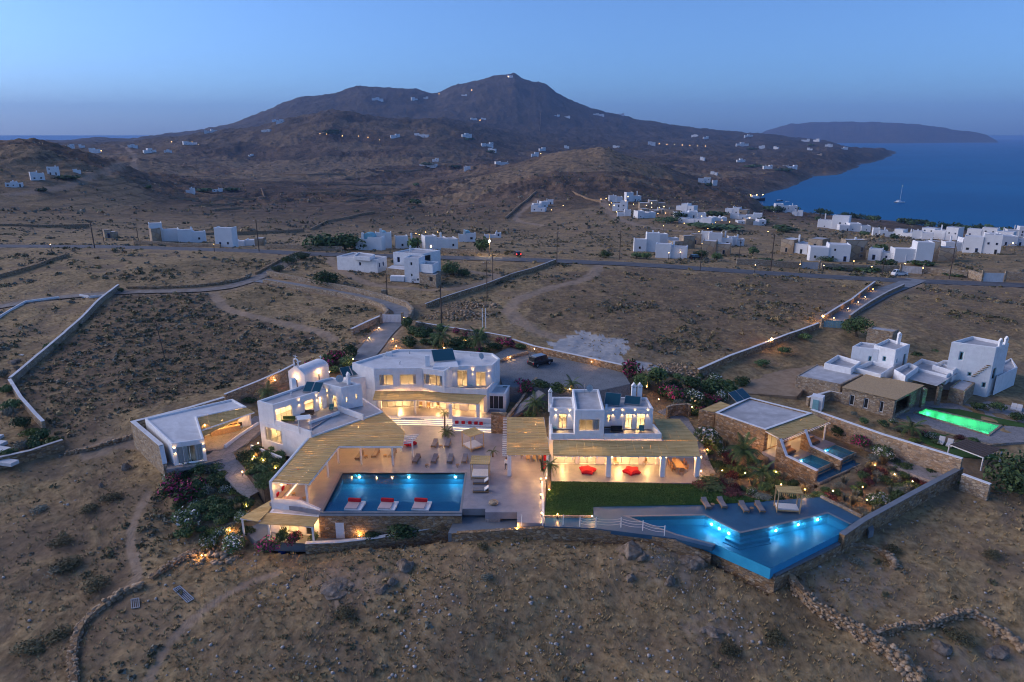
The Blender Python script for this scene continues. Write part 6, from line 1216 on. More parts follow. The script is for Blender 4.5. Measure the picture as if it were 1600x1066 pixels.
for kd, px_, py_, z_, w_, h_, wh in [
 ('pink', 285, 775, None, 5.6, 3.8, 'at the left garden edge above the white oleander'), ('pink', 276, 757, None, 3.2, 2.6, 'next to the stepped stone wall'), ('white', 292, 822, None, 4.6, 3.4, 'at the corner of the left garden'), ('mid', 288, 843, None, 3.0, 2.4, 'under the corner oleander'), ('white', 322, 855, None, 2.8, 1.8, 'left of the lower pergola bushes'), ('white', 362, 856, None, 4.0, 2.4, 'in front of the lower reed roof'), ('dark', 385, 838, None, 2.4, 2.0, 'beside the lower reed roof'),
 ('pink', 420, 858, -3.2, 3.2, 2.0, 'in front of the garden room'), ('pink', 462, 850, -3.2, 2.4, 2.2, 'before the lit garden room window'), ('mid', 443, 848, -3.2, 2.2, 2.4, 'before the garden room porch'), ('mid', 492, 846, -3.2, 1.6, 1.6, 'at the right end of the garden room'), ('dark', 582, 842, -3.2, 2.8, 1.5, 'at the foot of the basement wall, smaller one'), ('dark', 630, 838, -3.0, 4.8, 2.6, 'at the foot of the basement wall, largest'), ('mid', 682, 830, -2.6, 1.6, 1.1, 'left of the sunken deck'), ('grey', 700, 828, -2.2, 1.4, .9, 'next to the sunken deck'),
 ('dark', 300, 735, None, 3.4, 2.0, 'before the pavilion glass front'), ('dark', 318, 741, None, 3.0, 1.8, 'right of the pavilion glass front'), ('mid', 340, 738, None, 2.8, 1.8, 'at the bend of the garden path'), ('white', 352, 770, None, 2.2, 1.5, 'in the middle of the left garden'), ('grey', 325, 770, None, 2.2, 1.3, 'in the left garden'), ('dark', 338, 790, None, 2.8, 1.7, 'in the left garden below the path'), ('dark', 360, 795, None, 2.6, 1.6, 'near the lower garden lamp'), ('lime', 368, 768, None, 2.4, 1.0, 'lit by a garden lamp'), ('mid', 318, 800, None, 2.4, 1.4, 'behind the oleanders'), ('grey', 342, 818, None, 2.2, 1.2, 'above the white oleanders'), ('grass', 372, 800, None, 1.4, 1.0, 'beside the lower pergola'), ('mid', 390, 790, None, 2.0, 1.4, 'against the garden wall'), ('dark', 308, 765, None, 2.2, 1.4, 'inside the pink hedge'),
 ('dark', 382, 716, -.2, 2.6, 1.4, 'at the corner of the planted bed by the path'), ('dark', 395, 728, -.3, 3.0, 1.5, 'in the bed below the left wing'), ('mid', 410, 738, -.4, 3.0, 1.6, 'in the bed against the pergola wall'), ('dark', 425, 726, -.3, 2.6, 1.3, 'under the left wing corner'), ('grass', 404, 716, -.2, 1.2, .8, 'in the lit bed below the left wing'), ('mid', 436, 712, -.2, 2.0, 1.1, 'below the left wing drainpipe'), ('grey', 400, 700, .2, 1.4, .7, 'under the lower left wing window'), ('mid', 424, 703, .1, 1.4, .7, 'along the white garden fence'),
 ('pink', 385, 616, None, 3.4, 2.0, 'behind the left pavilion'), ('white', 420, 602, None, 3.2, 2.2, 'behind the chapel palm'), ('pink', 440, 597, None, 3.0, 2.2, 'left of the chapel'), ('white', 446, 588, None, 3.0, 2.4, 'touching the chapel'), ('dark', 390, 628, None, 2.6, 1.2, 'behind the pavilion roof'), ('mid', 372, 621, None, 2.4, 1.4, 'at the back of the pavilion'),
 ('pink', 505, 580, None, 4.6, 3.2, 'tall, right behind the chapel'), ('pink', 528, 566, None, 4.6, 3.4, 'overhanging the driveway'), ('dark', 548, 556, None, 3.6, 3.0, 'at the end of the driveway hedge'), ('dark', 512, 570, None, 4.2, 3.0, 'in the driveway hedge'), ('mid', 540, 572, None, 4.0, 2.6, 'between driveway hedge and main house'), ('pink', 488, 575, None, 3.4, 2.4, 'at the left end of the driveway hedge'), ('mid', 522, 583, None, 3.6, 2.0, 'above the link building'),
 ('dark', 638, 512, None, 3.8, 3.0, 'round, beside the driveway gate'), ('mid', 655, 524, None, 4.4, 2.4, 'by the drive behind the main house'), ('grey', 668, 518, None, 4.0, 2.0, 'between gate and first palm'), ('dark', 640, 536, None, 4.0, 2.0, 'at the drive corner'), ('mid', 678, 538, None, 4.0, 1.8, 'left of the first palm'), ('dark', 712, 538, None, 4.2, 1.9, 'between the two palms'), ('mid', 728, 543, None, 4.0, 1.6, 'under the two palms'), ('dark', 772, 546, None, 4.2, 1.9, 'right of the second palm'), ('pink', 790, 541, None, 3.8, 2.2, 'left of the parking court'), ('mid', 812, 545, None, 3.0, 1.6, 'at the parking court corner'), ('grey', 700, 548, None, 3.4, 1.3, 'close behind the main house'), ('dark', 752, 550, None, 3.4, 1.4, 'behind the main house satellite dish'),
 ('pink', 818, 614, 2.0, 4.0, 3.4, 'large, right of the glass annex'), ('dark', 845, 605, 3.2, 4.0, 1.8, 'beside the parking court'), ('dark', 872, 611, 3.0, 3.2, 2.0, 'behind the left end of the right villa'), ('grey', 852, 648, 1.2, 4.0, 3.0, 'below the shaggy palm'), ('dark', 828, 652, .8, 2.6, 1.6, 'at the bottom of the annex path'),
 ('pink', 988, 588, 2.8, 4.2, 4.4, 'tall, at the end of the parking court'), ('dark', 1024, 600, 2.4, 5.2, 4.2, 'large, behind the twin chimneys'), ('mid', 1003, 604, 2.4, 3.6, 3.2, 'beside the tall pink bush'), ('pink', 1048, 622, 1.6, 4.2, 3.2, 'spotlit, right of the chimneys'), ('white', 1082, 628, 1.2, 4.2, 3.0, 'above the curved garden wall'), ('dark', 1078, 606, 2.0, 4.2, 3.0, 'near the stone heap'), ('mid', 1108, 612, 1.2, 4.4, 3.2, 'behind the stone pavilion'), ('dark', 1135, 612, 1.0, 5.0, 2.8, 'at the back of the stone pavilion'), ('white', 1120, 597, 1.4, 3.4, 2.2, 'along the court wall'), ('grey', 1060, 634, 1.2, 2.6, 1.8, 'by the spotlit pink bush'), ('dark', 1160, 600, 1.0, 3.6, 1.8, 'on the court wall, lower'), ('mid', 1190, 570, 1.6, 3.4, 1.5, 'along the white topped court wall'), ('dark', 1225, 552, 2.0, 3.4, 1.7, 'along the court wall, further up'), ('mid', 1258, 530, 2.4, 3.0, 1.9, 'near the blue gate'),
 ('white', 1110, 694, -.3, 5.4, 3.8, 'huge and round, beside the stone pavilion'), ('dark', 1105, 758, -.05, 4.6, .7, 'creeping, at the right end of the lawn'), ('red', 1092, 760, -.05, 2.6, .8, 'at the lawn corner'), ('red', 1140, 770, -.1, 3.4, .6, 'in the lawn border'), ('dark', 1120, 764, -.1, 3.0, .6, 'low, in the lawn border'), ('grey', 1190, 778, -.2, 2.6, .8, 'at the far lawn corner')]:
 S(kd, px_, py_, z_, w_, h_, where=wh)
rq_ = random.Random(11); zone = [tuple(P(a, b, -.3))[:2] for a, b in [(1100, 700), (1190, 690), (1232, 726), (1290, 748), (1375, 712), (1500, 745), (1350, 806), (1285, 773), (1200, 780), (1115, 760)]]
n_ = 0; placed = []
kinds = ['dark', 'mid', 'grey', 'grass', 'red', 'white', 'lime', 'grey', 'mid', 'dark', 'spiky']
while n_ < 120:
 x = rq_.uniform(20, 62); y = rq_.uniform(66, 96)
 if not bool(in_poly(np.array([x]), np.array([y]), zone)[0]) or any((x - a) ** 2 + (y - b) ** 2 < .9 for a, b in placed): continue
 if bool(in_poly(np.array([x]), np.array([y]), [(33, 90), (38, 77.5), (50, 85), (45, 95)])[0]): continue
 placed.append((x, y)); kd = rq_.choice(kinds); w_ = rq_.uniform(1.3, 2.6) * (.8 if kd in ('grass', 'spiky') else 1); nm, lab = NAMES[kd]
 RELABEL.append((shrub(kd, (x, y, gz(x, y)), w_, w_ * rq_.uniform(.5, .8), lab, 'right garden planting'), lab)); n_ += 1
def bed_fill(zone, n, kinds, w0, w1, where, grp, seed, gap=1.2, zfix=None):
 rq = random.Random(seed); xs, ys = [p[0] for p in zone], [p[1] for p in zone]; k = 0; got = []
 for _ in range(n * 40):
  if k >= n: break
  x, y = rq.uniform(min(xs), max(xs)), rq.uniform(min(ys), max(ys))
  if not bool(in_poly(np.array([x]), np.array([y]), zone)[0]) or any((x - a) ** 2 + (y - b) ** 2 < gap for a, b in got): continue
  got.append((x, y)); kd = rq.choice(kinds); w = rq.uniform(w0, w1); nm, lab = NAMES[kd]; RELABEL.append((shrub(kd, (x, y, gz(x, y) if zfix is None else zfix), w, w * rq.uniform(.5, .8), lab, grp), lab)); k += 1
bed_fill([tuple(G(a, b))[:2] for a, b in [(262, 738), (335, 728), (362, 752), (395, 780), (378, 812), (340, 850), (300, 842), (272, 790)]], 46, ['dark', 'dark', 'mid', 'grey', 'lime', 'white', 'mid'], 1.4, 2.6, 'filling the dense left garden', 'left garden planting', 21)
bed_fill([tuple(G(a, b))[:2] for a, b in [(632, 520), (660, 508), (760, 524), (830, 545), (760, 556), (640, 546)]], 34, ['dark', 'mid', 'grey', 'dark', 'pink'], 1.8, 3.2, 'in the hedge bed behind the main house', 'hedge bed planting', 22, 1.8)
bed_fill([tuple(P(a, b, 1.5))[:2] for a, b in [(1000, 600), (1050, 590), (1100, 592), (1165, 606), (1120, 624), (1085, 640), (1030, 632)]], 30, ['dark', 'mid', 'grey', 'dark', 'pink', 'white'], 2.0, 3.4, 'in the thick planting above the curved wall', 'upper right bed planting', 23, 1.8)
bed_fill([tuple(P(a, b, 0))[:2] for a, b in [(378, 712), (400, 702), (446, 716), (436, 745), (412, 762), (386, 735)]], 18, ['dark', 'mid', 'dark'], 1.4, 2.4, 'in the raised bed under the left wing', 'left wing bed planting', 24, 1.0, -.35)
slab_poly('planted_bed', 'dark soil bed under the left wing wall', [tuple(P(a, b, -.3)) for a, b in [(378, 712), (400, 700), (446, 714), (440, 745), (412, 764), (384, 737)]], -.3, 2.5, 'garden_soil')
for k, (px_, py_, w_) in enumerate([(1285, 670, 2.6), (1310, 682, 3.0), (1345, 700, 3.2), (1380, 718, 3.4), (1370, 708, 2.4)]):
 S(('white', 'dark', 'pink', 'white', 'mid')[k], px_, py_, -.2, w_, w_ * .8, where='against the tall boundary wall' + (', first', ', second', ', third', ', fourth', ', largest')[k] + ' from the plunge pools')
S('white', 1372, 788, None, 3.6, 2.4, where='big, beside the rising boundary wall'); S('dark', 1400, 775, None, 2.2, 1.5, where='at the foot of the boundary wall')
for k, (kd, px_, py_, w_) in enumerate([('mid', 20, 640, 3.6), ('grey', 15, 655, 3.4), ('dark', 35, 668, 3.4), ('lime', 50, 680, 3.2), ('dark', 65, 690, 3.6), ('lime', 84, 697, 4.0), ('grey', 38, 708, 3.4), ('dark', 12, 722, 3.6), ('mid', 55, 705, 3.4), ('dark', 120, 512, 2.2), ('mid', 78, 545, 2.6), ('dark', 190, 456, 2.0), ('grey', 8, 590, 3.0), ('mid', 10, 615, 3.0)]):
 S(kd, px_, py_, None, w_, w_ * .75, where='on the far left by the bending wall, ' + ('first', 'second', 'third', 'fourth', 'fifth', 'sixth', 'seventh', 'eighth', 'ninth', 'tenth', 'eleventh', 'twelfth', 'thirteenth', 'fourteenth')[k])
for k, (kd, px_, py_, w_, h_, wh) in enumerate([('dark', 540, 962, 2.4, 1.2, 'alone in the middle of the foreground'), ('dark', 1140, 1020, 2.4, 1.1, 'below the white rock patch'), ('mid', 755, 858, 1.4, 1.2, 'climbing the rough stone wall'), ('grey', 760, 905, 1.6, .8, 'right of the middle boulders'), ('dark', 110, 885, 3.6, 1.4, 'in the lower left scrub, upper'), ('dark', 150, 918, 3.4, 1.4, 'in the lower left scrub, next to the wall'), ('lime', 95, 850, 3.0, 1.1, 'in the lower left scrub, middle'), ('dark', 115, 880, 2.8, 1.1, 'in the lower left scrub, by the track'), ('grey', 90, 895, 2.4, .9, 'in the lower left scrub, pale'), ('lime', 175, 780, 2.8, 1.2, 'below the pavilion stone wall'), ('dark', 140, 800, 3.0, 1.2, 'left of the foot track'), ('grey', 60, 800, 2.6, 1.0, 'in the left slope scrub'), ('dark', 1500, 1000, 3.0, 1.0, 'in the walled lower right enclosure'), ('dark', 1550, 870, 2.2, 1.0, 'on the right slope'), ('grey', 1335, 878, 1.8, 1.0, 'below the pool tip'), ('dark', 1395, 862, 2.0, 1.0, 'behind the small rubble wall'), ('mid', 1210, 1000, 2.6, 1.0, 'left of the long dry stone wall'), ('mid', 40, 1020, 4.0, 1.3, 'in the bottom left corner'), ('dark', 100, 990, 3.0, 1.1, 'beside the curving dry stone wall')]):
 S('grey' if kd == 'grey' else 'dry', px_, py_, None, w_ * 1.1, h_, where=wh)
for px_, py_, z_, th_, tr, L, lab, n, sd, ln in [(690, 545, 3.3, 2.6, .38, 3.0, 'lit palm behind the main house, left of the pair', 26, 1, 0), (748, 548, 3.3, 2.6, .38, 2.9, 'dark palm behind the main house, right of the pair', 26, 2, 0), (695, 676, 0, 3.2, .13, 1.1, 'slim young palm before the lit steps', 11, 3, .1), (698, 680, 0, .5, .2, 1.6, 'bushy low palm at the foot of the slim palm', 20, 4, 0), (770, 714, 0, .9, .12, 1.1, 'small palm beside the four post daybed', 9, 5, 0), (858, 765, 0, 3.4, .24, 1.5, 'tall leafy palm at the lawn corner by the dining pergola', 22, 6, 0), (836, 645, 1.5, 1.6, .3, 2.6, 'shaggy palm beside the annex path', 22, 7, 0), (1160, 728, -.4, 2.3, .5, 3.1, 'large palm in front of the stone pavilion', 30, 8, 0), (1190, 752, -.4, 1.3, .3, 2.8, 'low spreading palm behind the deck loungers', 16, 9, 0), (418, 622, 1.4, 1.2, .3, 2.6, 'palm beside the chapel', 22, 11, 0), (893, 614, 2.6, 1.6, .25, 2.2, 'palm behind the tower of the right villa', 16, 12, 0), (1010, 606, 2.4, 2.2, .25, 2.0, 'palm between the bushes at the parking end', 14, 13, 0)]:
 palm(P(px_, py_, z_), th_, tr, L, lab, n, sd, ln)
LAMP = {}
def garden_lamp(px, py, z, label, w=9.0, h=.45, group=None, bulb=.06):
 p = P(px, py, z) if z is not None else G(px, py, 0, h); t = thing('garden_lamp', label, 'lamp', p, group=group); m = MB(); m.lathe((0, 0, 0), [(.05, -.1), (.05, .02), (.03, .04), (.03, h - .1), (.06, h - .09)], 8); m.build('stake', MATS['black_metal'], t)
 m = MB(); m.lathe((0, 0, h), [(.02, -bulb), (bulb * .8, -bulb * .6), (bulb, 0), (bulb * .8, bulb * .6), (.02, bulb)], 8); b = m.build('bulb', MATS['warm_bulb'], t); o = point_light('lamp_light', (0, 0, h + bulb + .1), w, WARM, b, world=False, radius=.06); return t
GL = [(845, 753, .1, 'kerb lamp at the top of the lit lawn edge'), (845, 778, .1, 'kerb lamp midway along the lit lawn edge'), (846, 807, 0, 'kerb lamp at the front end of the lit lawn edge'), (871, 809, 0, 'lamp on the walk in front of the lawn'), (925, 812, 0, 'lamp at the corner of the pool deck'), (808, 832, -1.1, 'lamp in the corner of the sunken deck'), (853, 752, 0, 'lamp at the foot of the lawn palm'), (858, 770, 0, 'second lamp at the lawn palm'), (1095, 741, 0, 'lamp at the right end of the reed porch'),
 (1176, 708, 0, 'bright lamp beside the large palm'), (1164, 744, -.2, 'small lamp behind the lawn border'), (1128, 740, -.2, 'dim lamp at the path beside the porch'), (1220, 762, -.1, 'bright lamp behind the deck daybed'), (1257, 770, -.1, 'lamp right of the deck daybed'), (1301, 772, -.2, 'warm lamp below the red shrubs'), (1366, 732, -.3, 'bright lamp in the middle of the right garden'), (1347, 766, -.3, 'lamp left of the big oleander'), (1397, 746, -.3, 'lamp at the paved garden corner'), (1425, 757, -.4, 'dim lamp near the boundary wall'), (1354, 786, -.4, 'lamp under the big oleander'), (1478, 733, -.3, 'wall lamp at the far garden corner'), (1212, 742, -.3, 'lamp below the stone wing wall'), (1105, 707, -.2, 'lamp under the huge round oleander'), (1081, 640, 1.2, 'lamp under the bush by the curved wall'), (1029, 628, 1.8, 'spot lamp under the pink bush'), (1010, 608, 2.4, 'lamp between bushes at the parking end'), (890, 612, 3.2, 'lamp behind the right villa'),
 (835, 549, 4.6, 'lamp on the wall near the dark car'), (797, 562, 3.5, 'lamp left of the parking court'), (924, 569, 4.0, 'lamp on the parking court retaining wall'), (596, 495, None, 'lamp on the left gate pillar'), (631, 496, None, 'lamp on the right gate pillar'), (577, 528, None, 'lamp on the left of the drive'), (592, 512, None, 'small lamp on the drive wall'), (614, 530, None, 'lamp on the right of the drive'), (619, 541, None, 'lamp at the lower drive bend'), (552, 565, 4, 'lamp at the main house rear corner'), (515, 585, 3.0, 'lamp between chapel and hedge'), (694, 547, 3.4, 'spot lamp on the lit palm'), (728, 536, 3.6, 'low lamp between the palms'), (430, 598, 2.2, 'lamp near the chapel palm'), (356, 625, 1.5, 'lamp behind the pavilion'),
 (404, 697, .2, 'bright lamp under the left wing window'), (395, 722, -.1, 'twin lamp in the bed below the left wing'), (397, 718, -.1, 'upper twin lamp in the bed below the left wing'), (412, 724, -.1, 'single lamp in the bed below the left wing'), (379, 742, -.5, 'lamp at the path wall'), (431, 736, -.3, 'lamp against the pergola wall'), (385, 791, None, 'lamp beside the lower reed roof'), (359, 829, None, 'lamp among the lower left bushes'), (315, 868, None, 'lamp at the foot of the oleanders'), (562, 842, -3.1, 'lamp lighting the bushes under the basement wall'), (240, 684, 1.2, 'lamp behind the pavilion stone wall')]
GLP = []
for a_ in GL: o = garden_lamp(*a_); GLP.append((Vector(o.location), a_[3]))
_by = {}
for o, lab in RELABEL:
 p = Vector(o.location); q, nm = min(GLP, key=lambda e: (e[0] - p).length); d = p - q; sd = ('right of' if d.x > 0 else 'left of') if abs(d.x) > abs(d.y) * .8 else ('behind' if d.y > 0 else 'before'); _by.setdefault(lab + ' ' + sd + ' the ' + nm, []).append((d.length, o))
for lab, L_ in _by.items():
 for k, (_, o) in enumerate(sorted(L_, key=lambda e: e[0])):
  o['label'] = lab if k == 0 else lab + ', ' + ORD[k]
  if len(o['label'].split()) > 16: o['label'] = ' '.join(o['label'].replace(' the ', ' ', 1).split()[:16])
for a_ in [(1286, 494, None, 'bright lamp on the blue gate wall', 40.0, 1.6, None, .22), (1206, 530, None, 'bright lamp over the white topped court wall', 40.0, 1.8, None, .22)]: garden_lamp(*a_)
for k, (px_, py_) in enumerate([(1352, 464), (1341, 472), (1364, 452), (1303, 497), (1325, 482)]): garden_lamp(px_, py_, None, 'small lamp along the straight lane wall, ' + ('third', 'fourth', 'nearest the road', 'nearest the gate', 'second')[k], 7.0, .5, 'lamps along the straight lane')
m = MB(); q = P(771, 787, 0); m.lathe((q.x, q.y, 0), [(.5, 0), (.62, .12), (.55, .3), (.3, .36)], 14); tag(m.build('stone_bowl', MATS['pale_stone'], smooth=True), 'round pale stone by the sunken deck steps', 'stone')
m = MB(); q = G(441, 866); m.lathe((q.x, q.y, q.z - .05), [(.35, 0), (.5, .25), (.4, .6), (.12, .8)], 9); tag(m.build('bag', plain('blue_plastic', (.01, .06, .28), .5)), 'blue plastic bag lying below the front wall', 'bag')
def ground_grid(label, pts, n, mat):
 c = [G(*p) + Vector((0, 0, .1)) for p in pts]; t = thing('metal_gate_panel', label, 'panel', c[0])
 for a, b in ((0, 1), (1, 2), (2, 3), (3, 0)): MB().bar(c[a], c[b], .09).build('frame_bar', MATS[mat], t, True)
 for k in range(1, n): f = k / n; MB().bar(c[0].lerp(c[1], f), c[3].lerp(c[2], f), .07).build('cross_bar', MATS[mat], t, True)
 MB().face(*[p - Vector((0, 0, .03)) for p in c]).build('sheet', MATS['dark_wood'], t, True)
ground_grid('rusty framed grid lying flat in the left foreground', [(271, 922), (281, 917), (303, 937), (293, 943)], 4, 'steel')
ground_grid('blue pallet lying against the curving dry wall', [(205, 938), (217, 936), (218, 950), (206, 952)], 4, 'frame_grey')
rf = thing('rope_fence', 'white posts with slack ropes along the front of the deck', 'fence', P(815, 822, -.1)); last = None
for px_, py_ in [(815, 820), (848, 820), (880, 820), (906, 823), (931, 824), (970, 824), (1004, 829), (1038, 837)]:
 q = P(px_, py_, -.1); MB().lathe((q.x, q.y, q.z), [(.055, -.1), (.055, 1.25), (.03, 1.3)], 8).build('post', MATS['white_paint'], rf, True)
 if last is not None and px_ > 906:
  for hh in (.45, .8, 1.12): MB().tube([last.lerp(q, k / 8) + Vector((0, 0, hh - .16 * math.sin(math.pi * k / 8))) for k in range(9)], .018, 5).build('rope', MATS['white_paint'], rf, True)
 last = q
# ------------------------------------------------------------------ furniture
def lounger_proto(cush='grey_cushion', wood='teak', back=18):
 t = thing('sun_lounger', '', 'lounger'); m = MB()
 for y in (-.33, .33): m.bar((-1.0, y, .27), (1.0, y, .27), .06, .1)
 for x in (-.97, .97): m.bar((x, -.33, .27), (x, .33, .27), .06, .1)
 for k in range(9): m.bar((-.85 + .2 * k, -.32, .3), (-.85 + .2 * k, .32, .3), .1, .025)
 m.build('frame', MATS[wood], t)
 for x in (-.85, .85):
  for y in (-.31, .31): MB().bar((x, y, 0), (x, y, .24), .06).build('leg', MATS[wood], t)
 MB().box((-.32, 0, .38), (1.32, .64, .11)).build('mattress', MATS[cush], t, bevel=.03); c, s = math.cos(R(back)), math.sin(R(back))
 MB().box((.34 + .34 * c, 0, .38 + .34 * s), (.7, .64, .11), ry=-R(back)).build('backrest', MATS[cush], t, bevel=.03); return t
def heading(a, b): return math.atan2(b[1] - a[1], b[0] - a[0])
proto = lounger_proto()
LG = [((641, 735), (660, 706), 'leftmost lounger of the row nearest the pool edge'), ((672, 735), (686, 706), 'second lounger from the left beside the pool edge'), ((699, 735), (708, 706), 'third lounger from the left beside the pool edge'), ((722, 735), (730, 706), 'rightmost lounger of the row nearest the pool edge'), ((675, 704), (683, 688), 'left lounger of the pair behind the pool row'), ((696, 704), (703, 688), 'right lounger of the pair behind the pool row'), ((557, 721), (567, 709), 'left lounger in the shade of the bent pergola'), ((582, 719), (592, 704), 'middle lounger in the shade of the bent pergola'), ((609, 719), (618, 704), 'right lounger in the shade of the bent pergola')]
first = True
def place_lounger(pr, f, h_, z, label, grp):
 global first
 a, b = P(*f, z), P(*h_, z); c = (a + b) / 2; o = pr if not pr.get('label') else copy_tree(pr); o['label'] = 'grey cushioned teak lounger, ' + label; o['group'] = grp; o.location = c; o.rotation_euler = (0, 0, heading(a, b)); return o
for f, h_, lab in LG: place_lounger(proto, f, h_, 0.004, lab, 'loungers on the main terrace')
proto2 = lounger_proto('grey_cushion', 'teak', 20)
for f, h_, lab in [((1110, 801), (1096, 780), 'far left of the four on the pool deck'), ((1135, 800), (1121, 779), 'second of the four on the pool deck'), ((1169, 806), (1155, 786), 'third of the four on the pool deck'), ((1194, 806), (1180, 786), 'nearest the daybed on the pool deck')]: place_lounger(proto2, f, h_, -.1, lab, 'loungers on the pool deck')
for k, (py_, lab) in enumerate(((755, 'double lounger with white pillow, the farther one of the pair'), (768, 'double lounger with white pillow, the nearer one of the pair'))):
 q = P(751, py_, 0); t = thing('pillow_lounger', lab, 'lounger', q, 0.02, 'white pillow loungers by the pool'); m = MB(); m.box((0, 0, .17), (2.0, .85, .16)); m.build('frame', MATS['teak'], t, bevel=.02)
 for x in (-.9, .9):
  for y in (-.38, .38): MB().bar((x, y, 0), (x, y, .1), .08).build('leg', MATS['teak'], t)
 MB().box((-.25, 0, .32), (1.4, .78, .13)).build('mattress', MATS['grey_cushion'], t, bevel=.03); MB().box((.72, 0, .48), (.75, .78, .12), ry=-R(38)).build('backrest', MATS['white_fabric'], t, bevel=.03); MB().bar((.98, -.4, .3), (.98, .4, .3), .08, .6).build('back_board', MATS['teak'], t)
for px_, py_, z_, lab in [(689, 700, 0, 'small wooden stool between the rear pair of loungers'), (667, 730, 0, 'small wooden stool between the two left pool loungers'), (715, 730, 0, 'small wooden stool between the two right pool loungers'), (572, 716, 0, 'small wooden stool between the shaded loungers, left'), (602, 715, 0, 'small wooden stool between the shaded loungers, right'), (1113, 792, -.1, 'small wooden stool between the first two deck loungers'), (1174, 798, -.1, 'small wooden stool between the last two deck loungers'), (459, 775, 0, 'wooden stool before the red cushioned sofa'), (476, 782, 0, 'wooden stool near the pergola post')]:
 t = thing('stool', lab, 'stool', P(px_, py_, z_), group='wooden stools'); m = MB(); m.lathe((0, 0, .4), [(.24, -.05), (.25, 0)], 12); m.build('top', MATS['teak'], t)
 for a in (0, 1.57, 3.14, 4.71): MB().bar((.2 * math.cos(a), .2 * math.sin(a), 0), (.16 * math.cos(a), .16 * math.sin(a), .36), .05).build('leg', MATS['teak'], t)
for px_, lab in ((556, 'leftmost white floating bed with red bolster'), (607, 'middle white floating bed with red bolster'), (659, 'rightmost white floating bed with red bolster')):
 q = P(px_, 783, 0); t = thing('floating_bed', lab, 'pool bed', (q.x, y0 + 1.35, -.15), R(-6), 'floating beds on the pool'); MB().box((.15, 0, .1), (2.1, 2.0, .22)).build('platform', MATS['white_paint'], t, bevel=.03); MB().box((-.1, -.1, .29), (1.5, 1.75, .16)).build('mattress', plain('pink_fabric', (.55, .40, .38), .95, .06) if 'pink_fabric' not in MATS else MATS['pink_fabric'], t, bevel=.04); MB().box((-.1, .62, .55), (1.6, .4, .45), rx=R(-12)).build('bolster', MATS['red_fabric'], t, bevel=.1)
def daybed(label, c, rz, w, d, h, canopy_drop, mat='pale_wood', side=False):
 t = thing('daybed', label, 'daybed', c, rz); MB().box((0, 0, .28), (w, d, .14)).build('bed_frame', MATS[mat], t, bevel=.01); MB().box((0, 0, .44), (w - .16, d - .16, .2)).build('mattress', MATS['white_fabric'], t, bevel=.05)
 for x in (-w / 2, w / 2):
  for y in (-d / 2, d / 2): MB().bar((x, y, 0), (x, y, h), .1).build('post', MATS[mat], t)
 for y in (-d / 2, d / 2): MB().bar((-w / 2 - .15, y, h), (w / 2 + .15, y, h), .08).build('top_rail', MATS[mat], t)
 for x in (-w / 2, w / 2): MB().bar((x, -d / 2, h - .06), (x, d / 2, h - .06), .07).build('top_rail', MATS[mat], t)
 n = 9
 for k in range(n):
  x = -w / 2 - .12 + (w + .24) * (k + .5) / n; m = MB(); pt = [(x, -d / 2 - .1 + (d + .2) * j / 4, h + .05 - canopy_drop * math.sin(math.pi * j / 4)) for j in range(5)]; ww = (w + .24) / n * .46
  for a, b in zip(pt[:-1], pt[1:]): m.raw([(a[0] - ww, a[1], a[2]), (a[0] + ww, a[1], a[2]), (b[0] + ww, b[1], b[2]), (b[0] - ww, b[1], b[2]), (a[0] - ww, a[1], a[2] + .03), (a[0] + ww, a[1], a[2] + .03), (b[0] + ww, b[1], b[2] + .03), (b[0] - ww, b[1], b[2] + .03)], [(3, 2, 1, 0), (4, 5, 6, 7), (0, 1, 5, 4), (1, 2, 6, 5), (2, 3, 7, 6), (3, 0, 4, 7)])
  m.build('canopy_strip', MATS['reed_thatch'], t)
 if side:
  for k in range(11): x = -w / 2 + w * (k + .5) / 11; MB().bar((x, d / 2 + .03, h - 1.1 - .12 * (k % 3)), (x, d / 2 + .03, h + .12), .09, .04).build('back_slat', MATS['reed_thatch'], t)
 return t
daybed('four post daybed with reed canopy turned cornerwise on the terrace', P(739, 699, 0), R(38), 2.2, 2.2, 2.35, .12); daybed('four post daybed with reed canopy at the pool corner', P(751, 744, 0), R(-2), 2.3, 2.2, 2.3, .1); daybed('tall daybed with ragged reed screen on the pool deck', P(1229, 797, -.1), R(-8), 2.6, 1.5, 2.7, .05, side=True)
bt = thing('bench', 'long white built bench below the main porch', 'bench', (-6.1, 96.4, 0), heading((-9.0, 96.9), (-3.0, 96.1))); MB().box((0, -.15, .5), (6.0, .9, .14)).build('seat', MATS['white_fabric'], bt, bevel=.03); MB().box((0, -.1, .2), (6.0, .7, .42)).build('base', MATS['white_plaster'], bt)
for k, px_ in enumerate((714, 724, 734.5, 744, 752)):
 t = tag(MB().box((0, 0, .24), (.55, .2, .48), rx=R(-15)).build('cushion', MATS['red_fabric'], bevel=.07), 'red square cushion on the white bench, ' + ('first', 'second', 'third', 'fourth', 'fifth')[k] + ' from the left', 'cushion', 'red cushions on the bench'); q = P(px_, 661, .57); t.location = (q.x, 96.62 - .12 * k * .9 - .12, .57)
st = thing('corner_sofa', 'built corner sofa with pale seat under the bent pergola', 'sofa', P(440, 770, 0)); A_, B_, C2 = P(430, 781, .4), P(478, 725, .4), P(468, 783, .4)
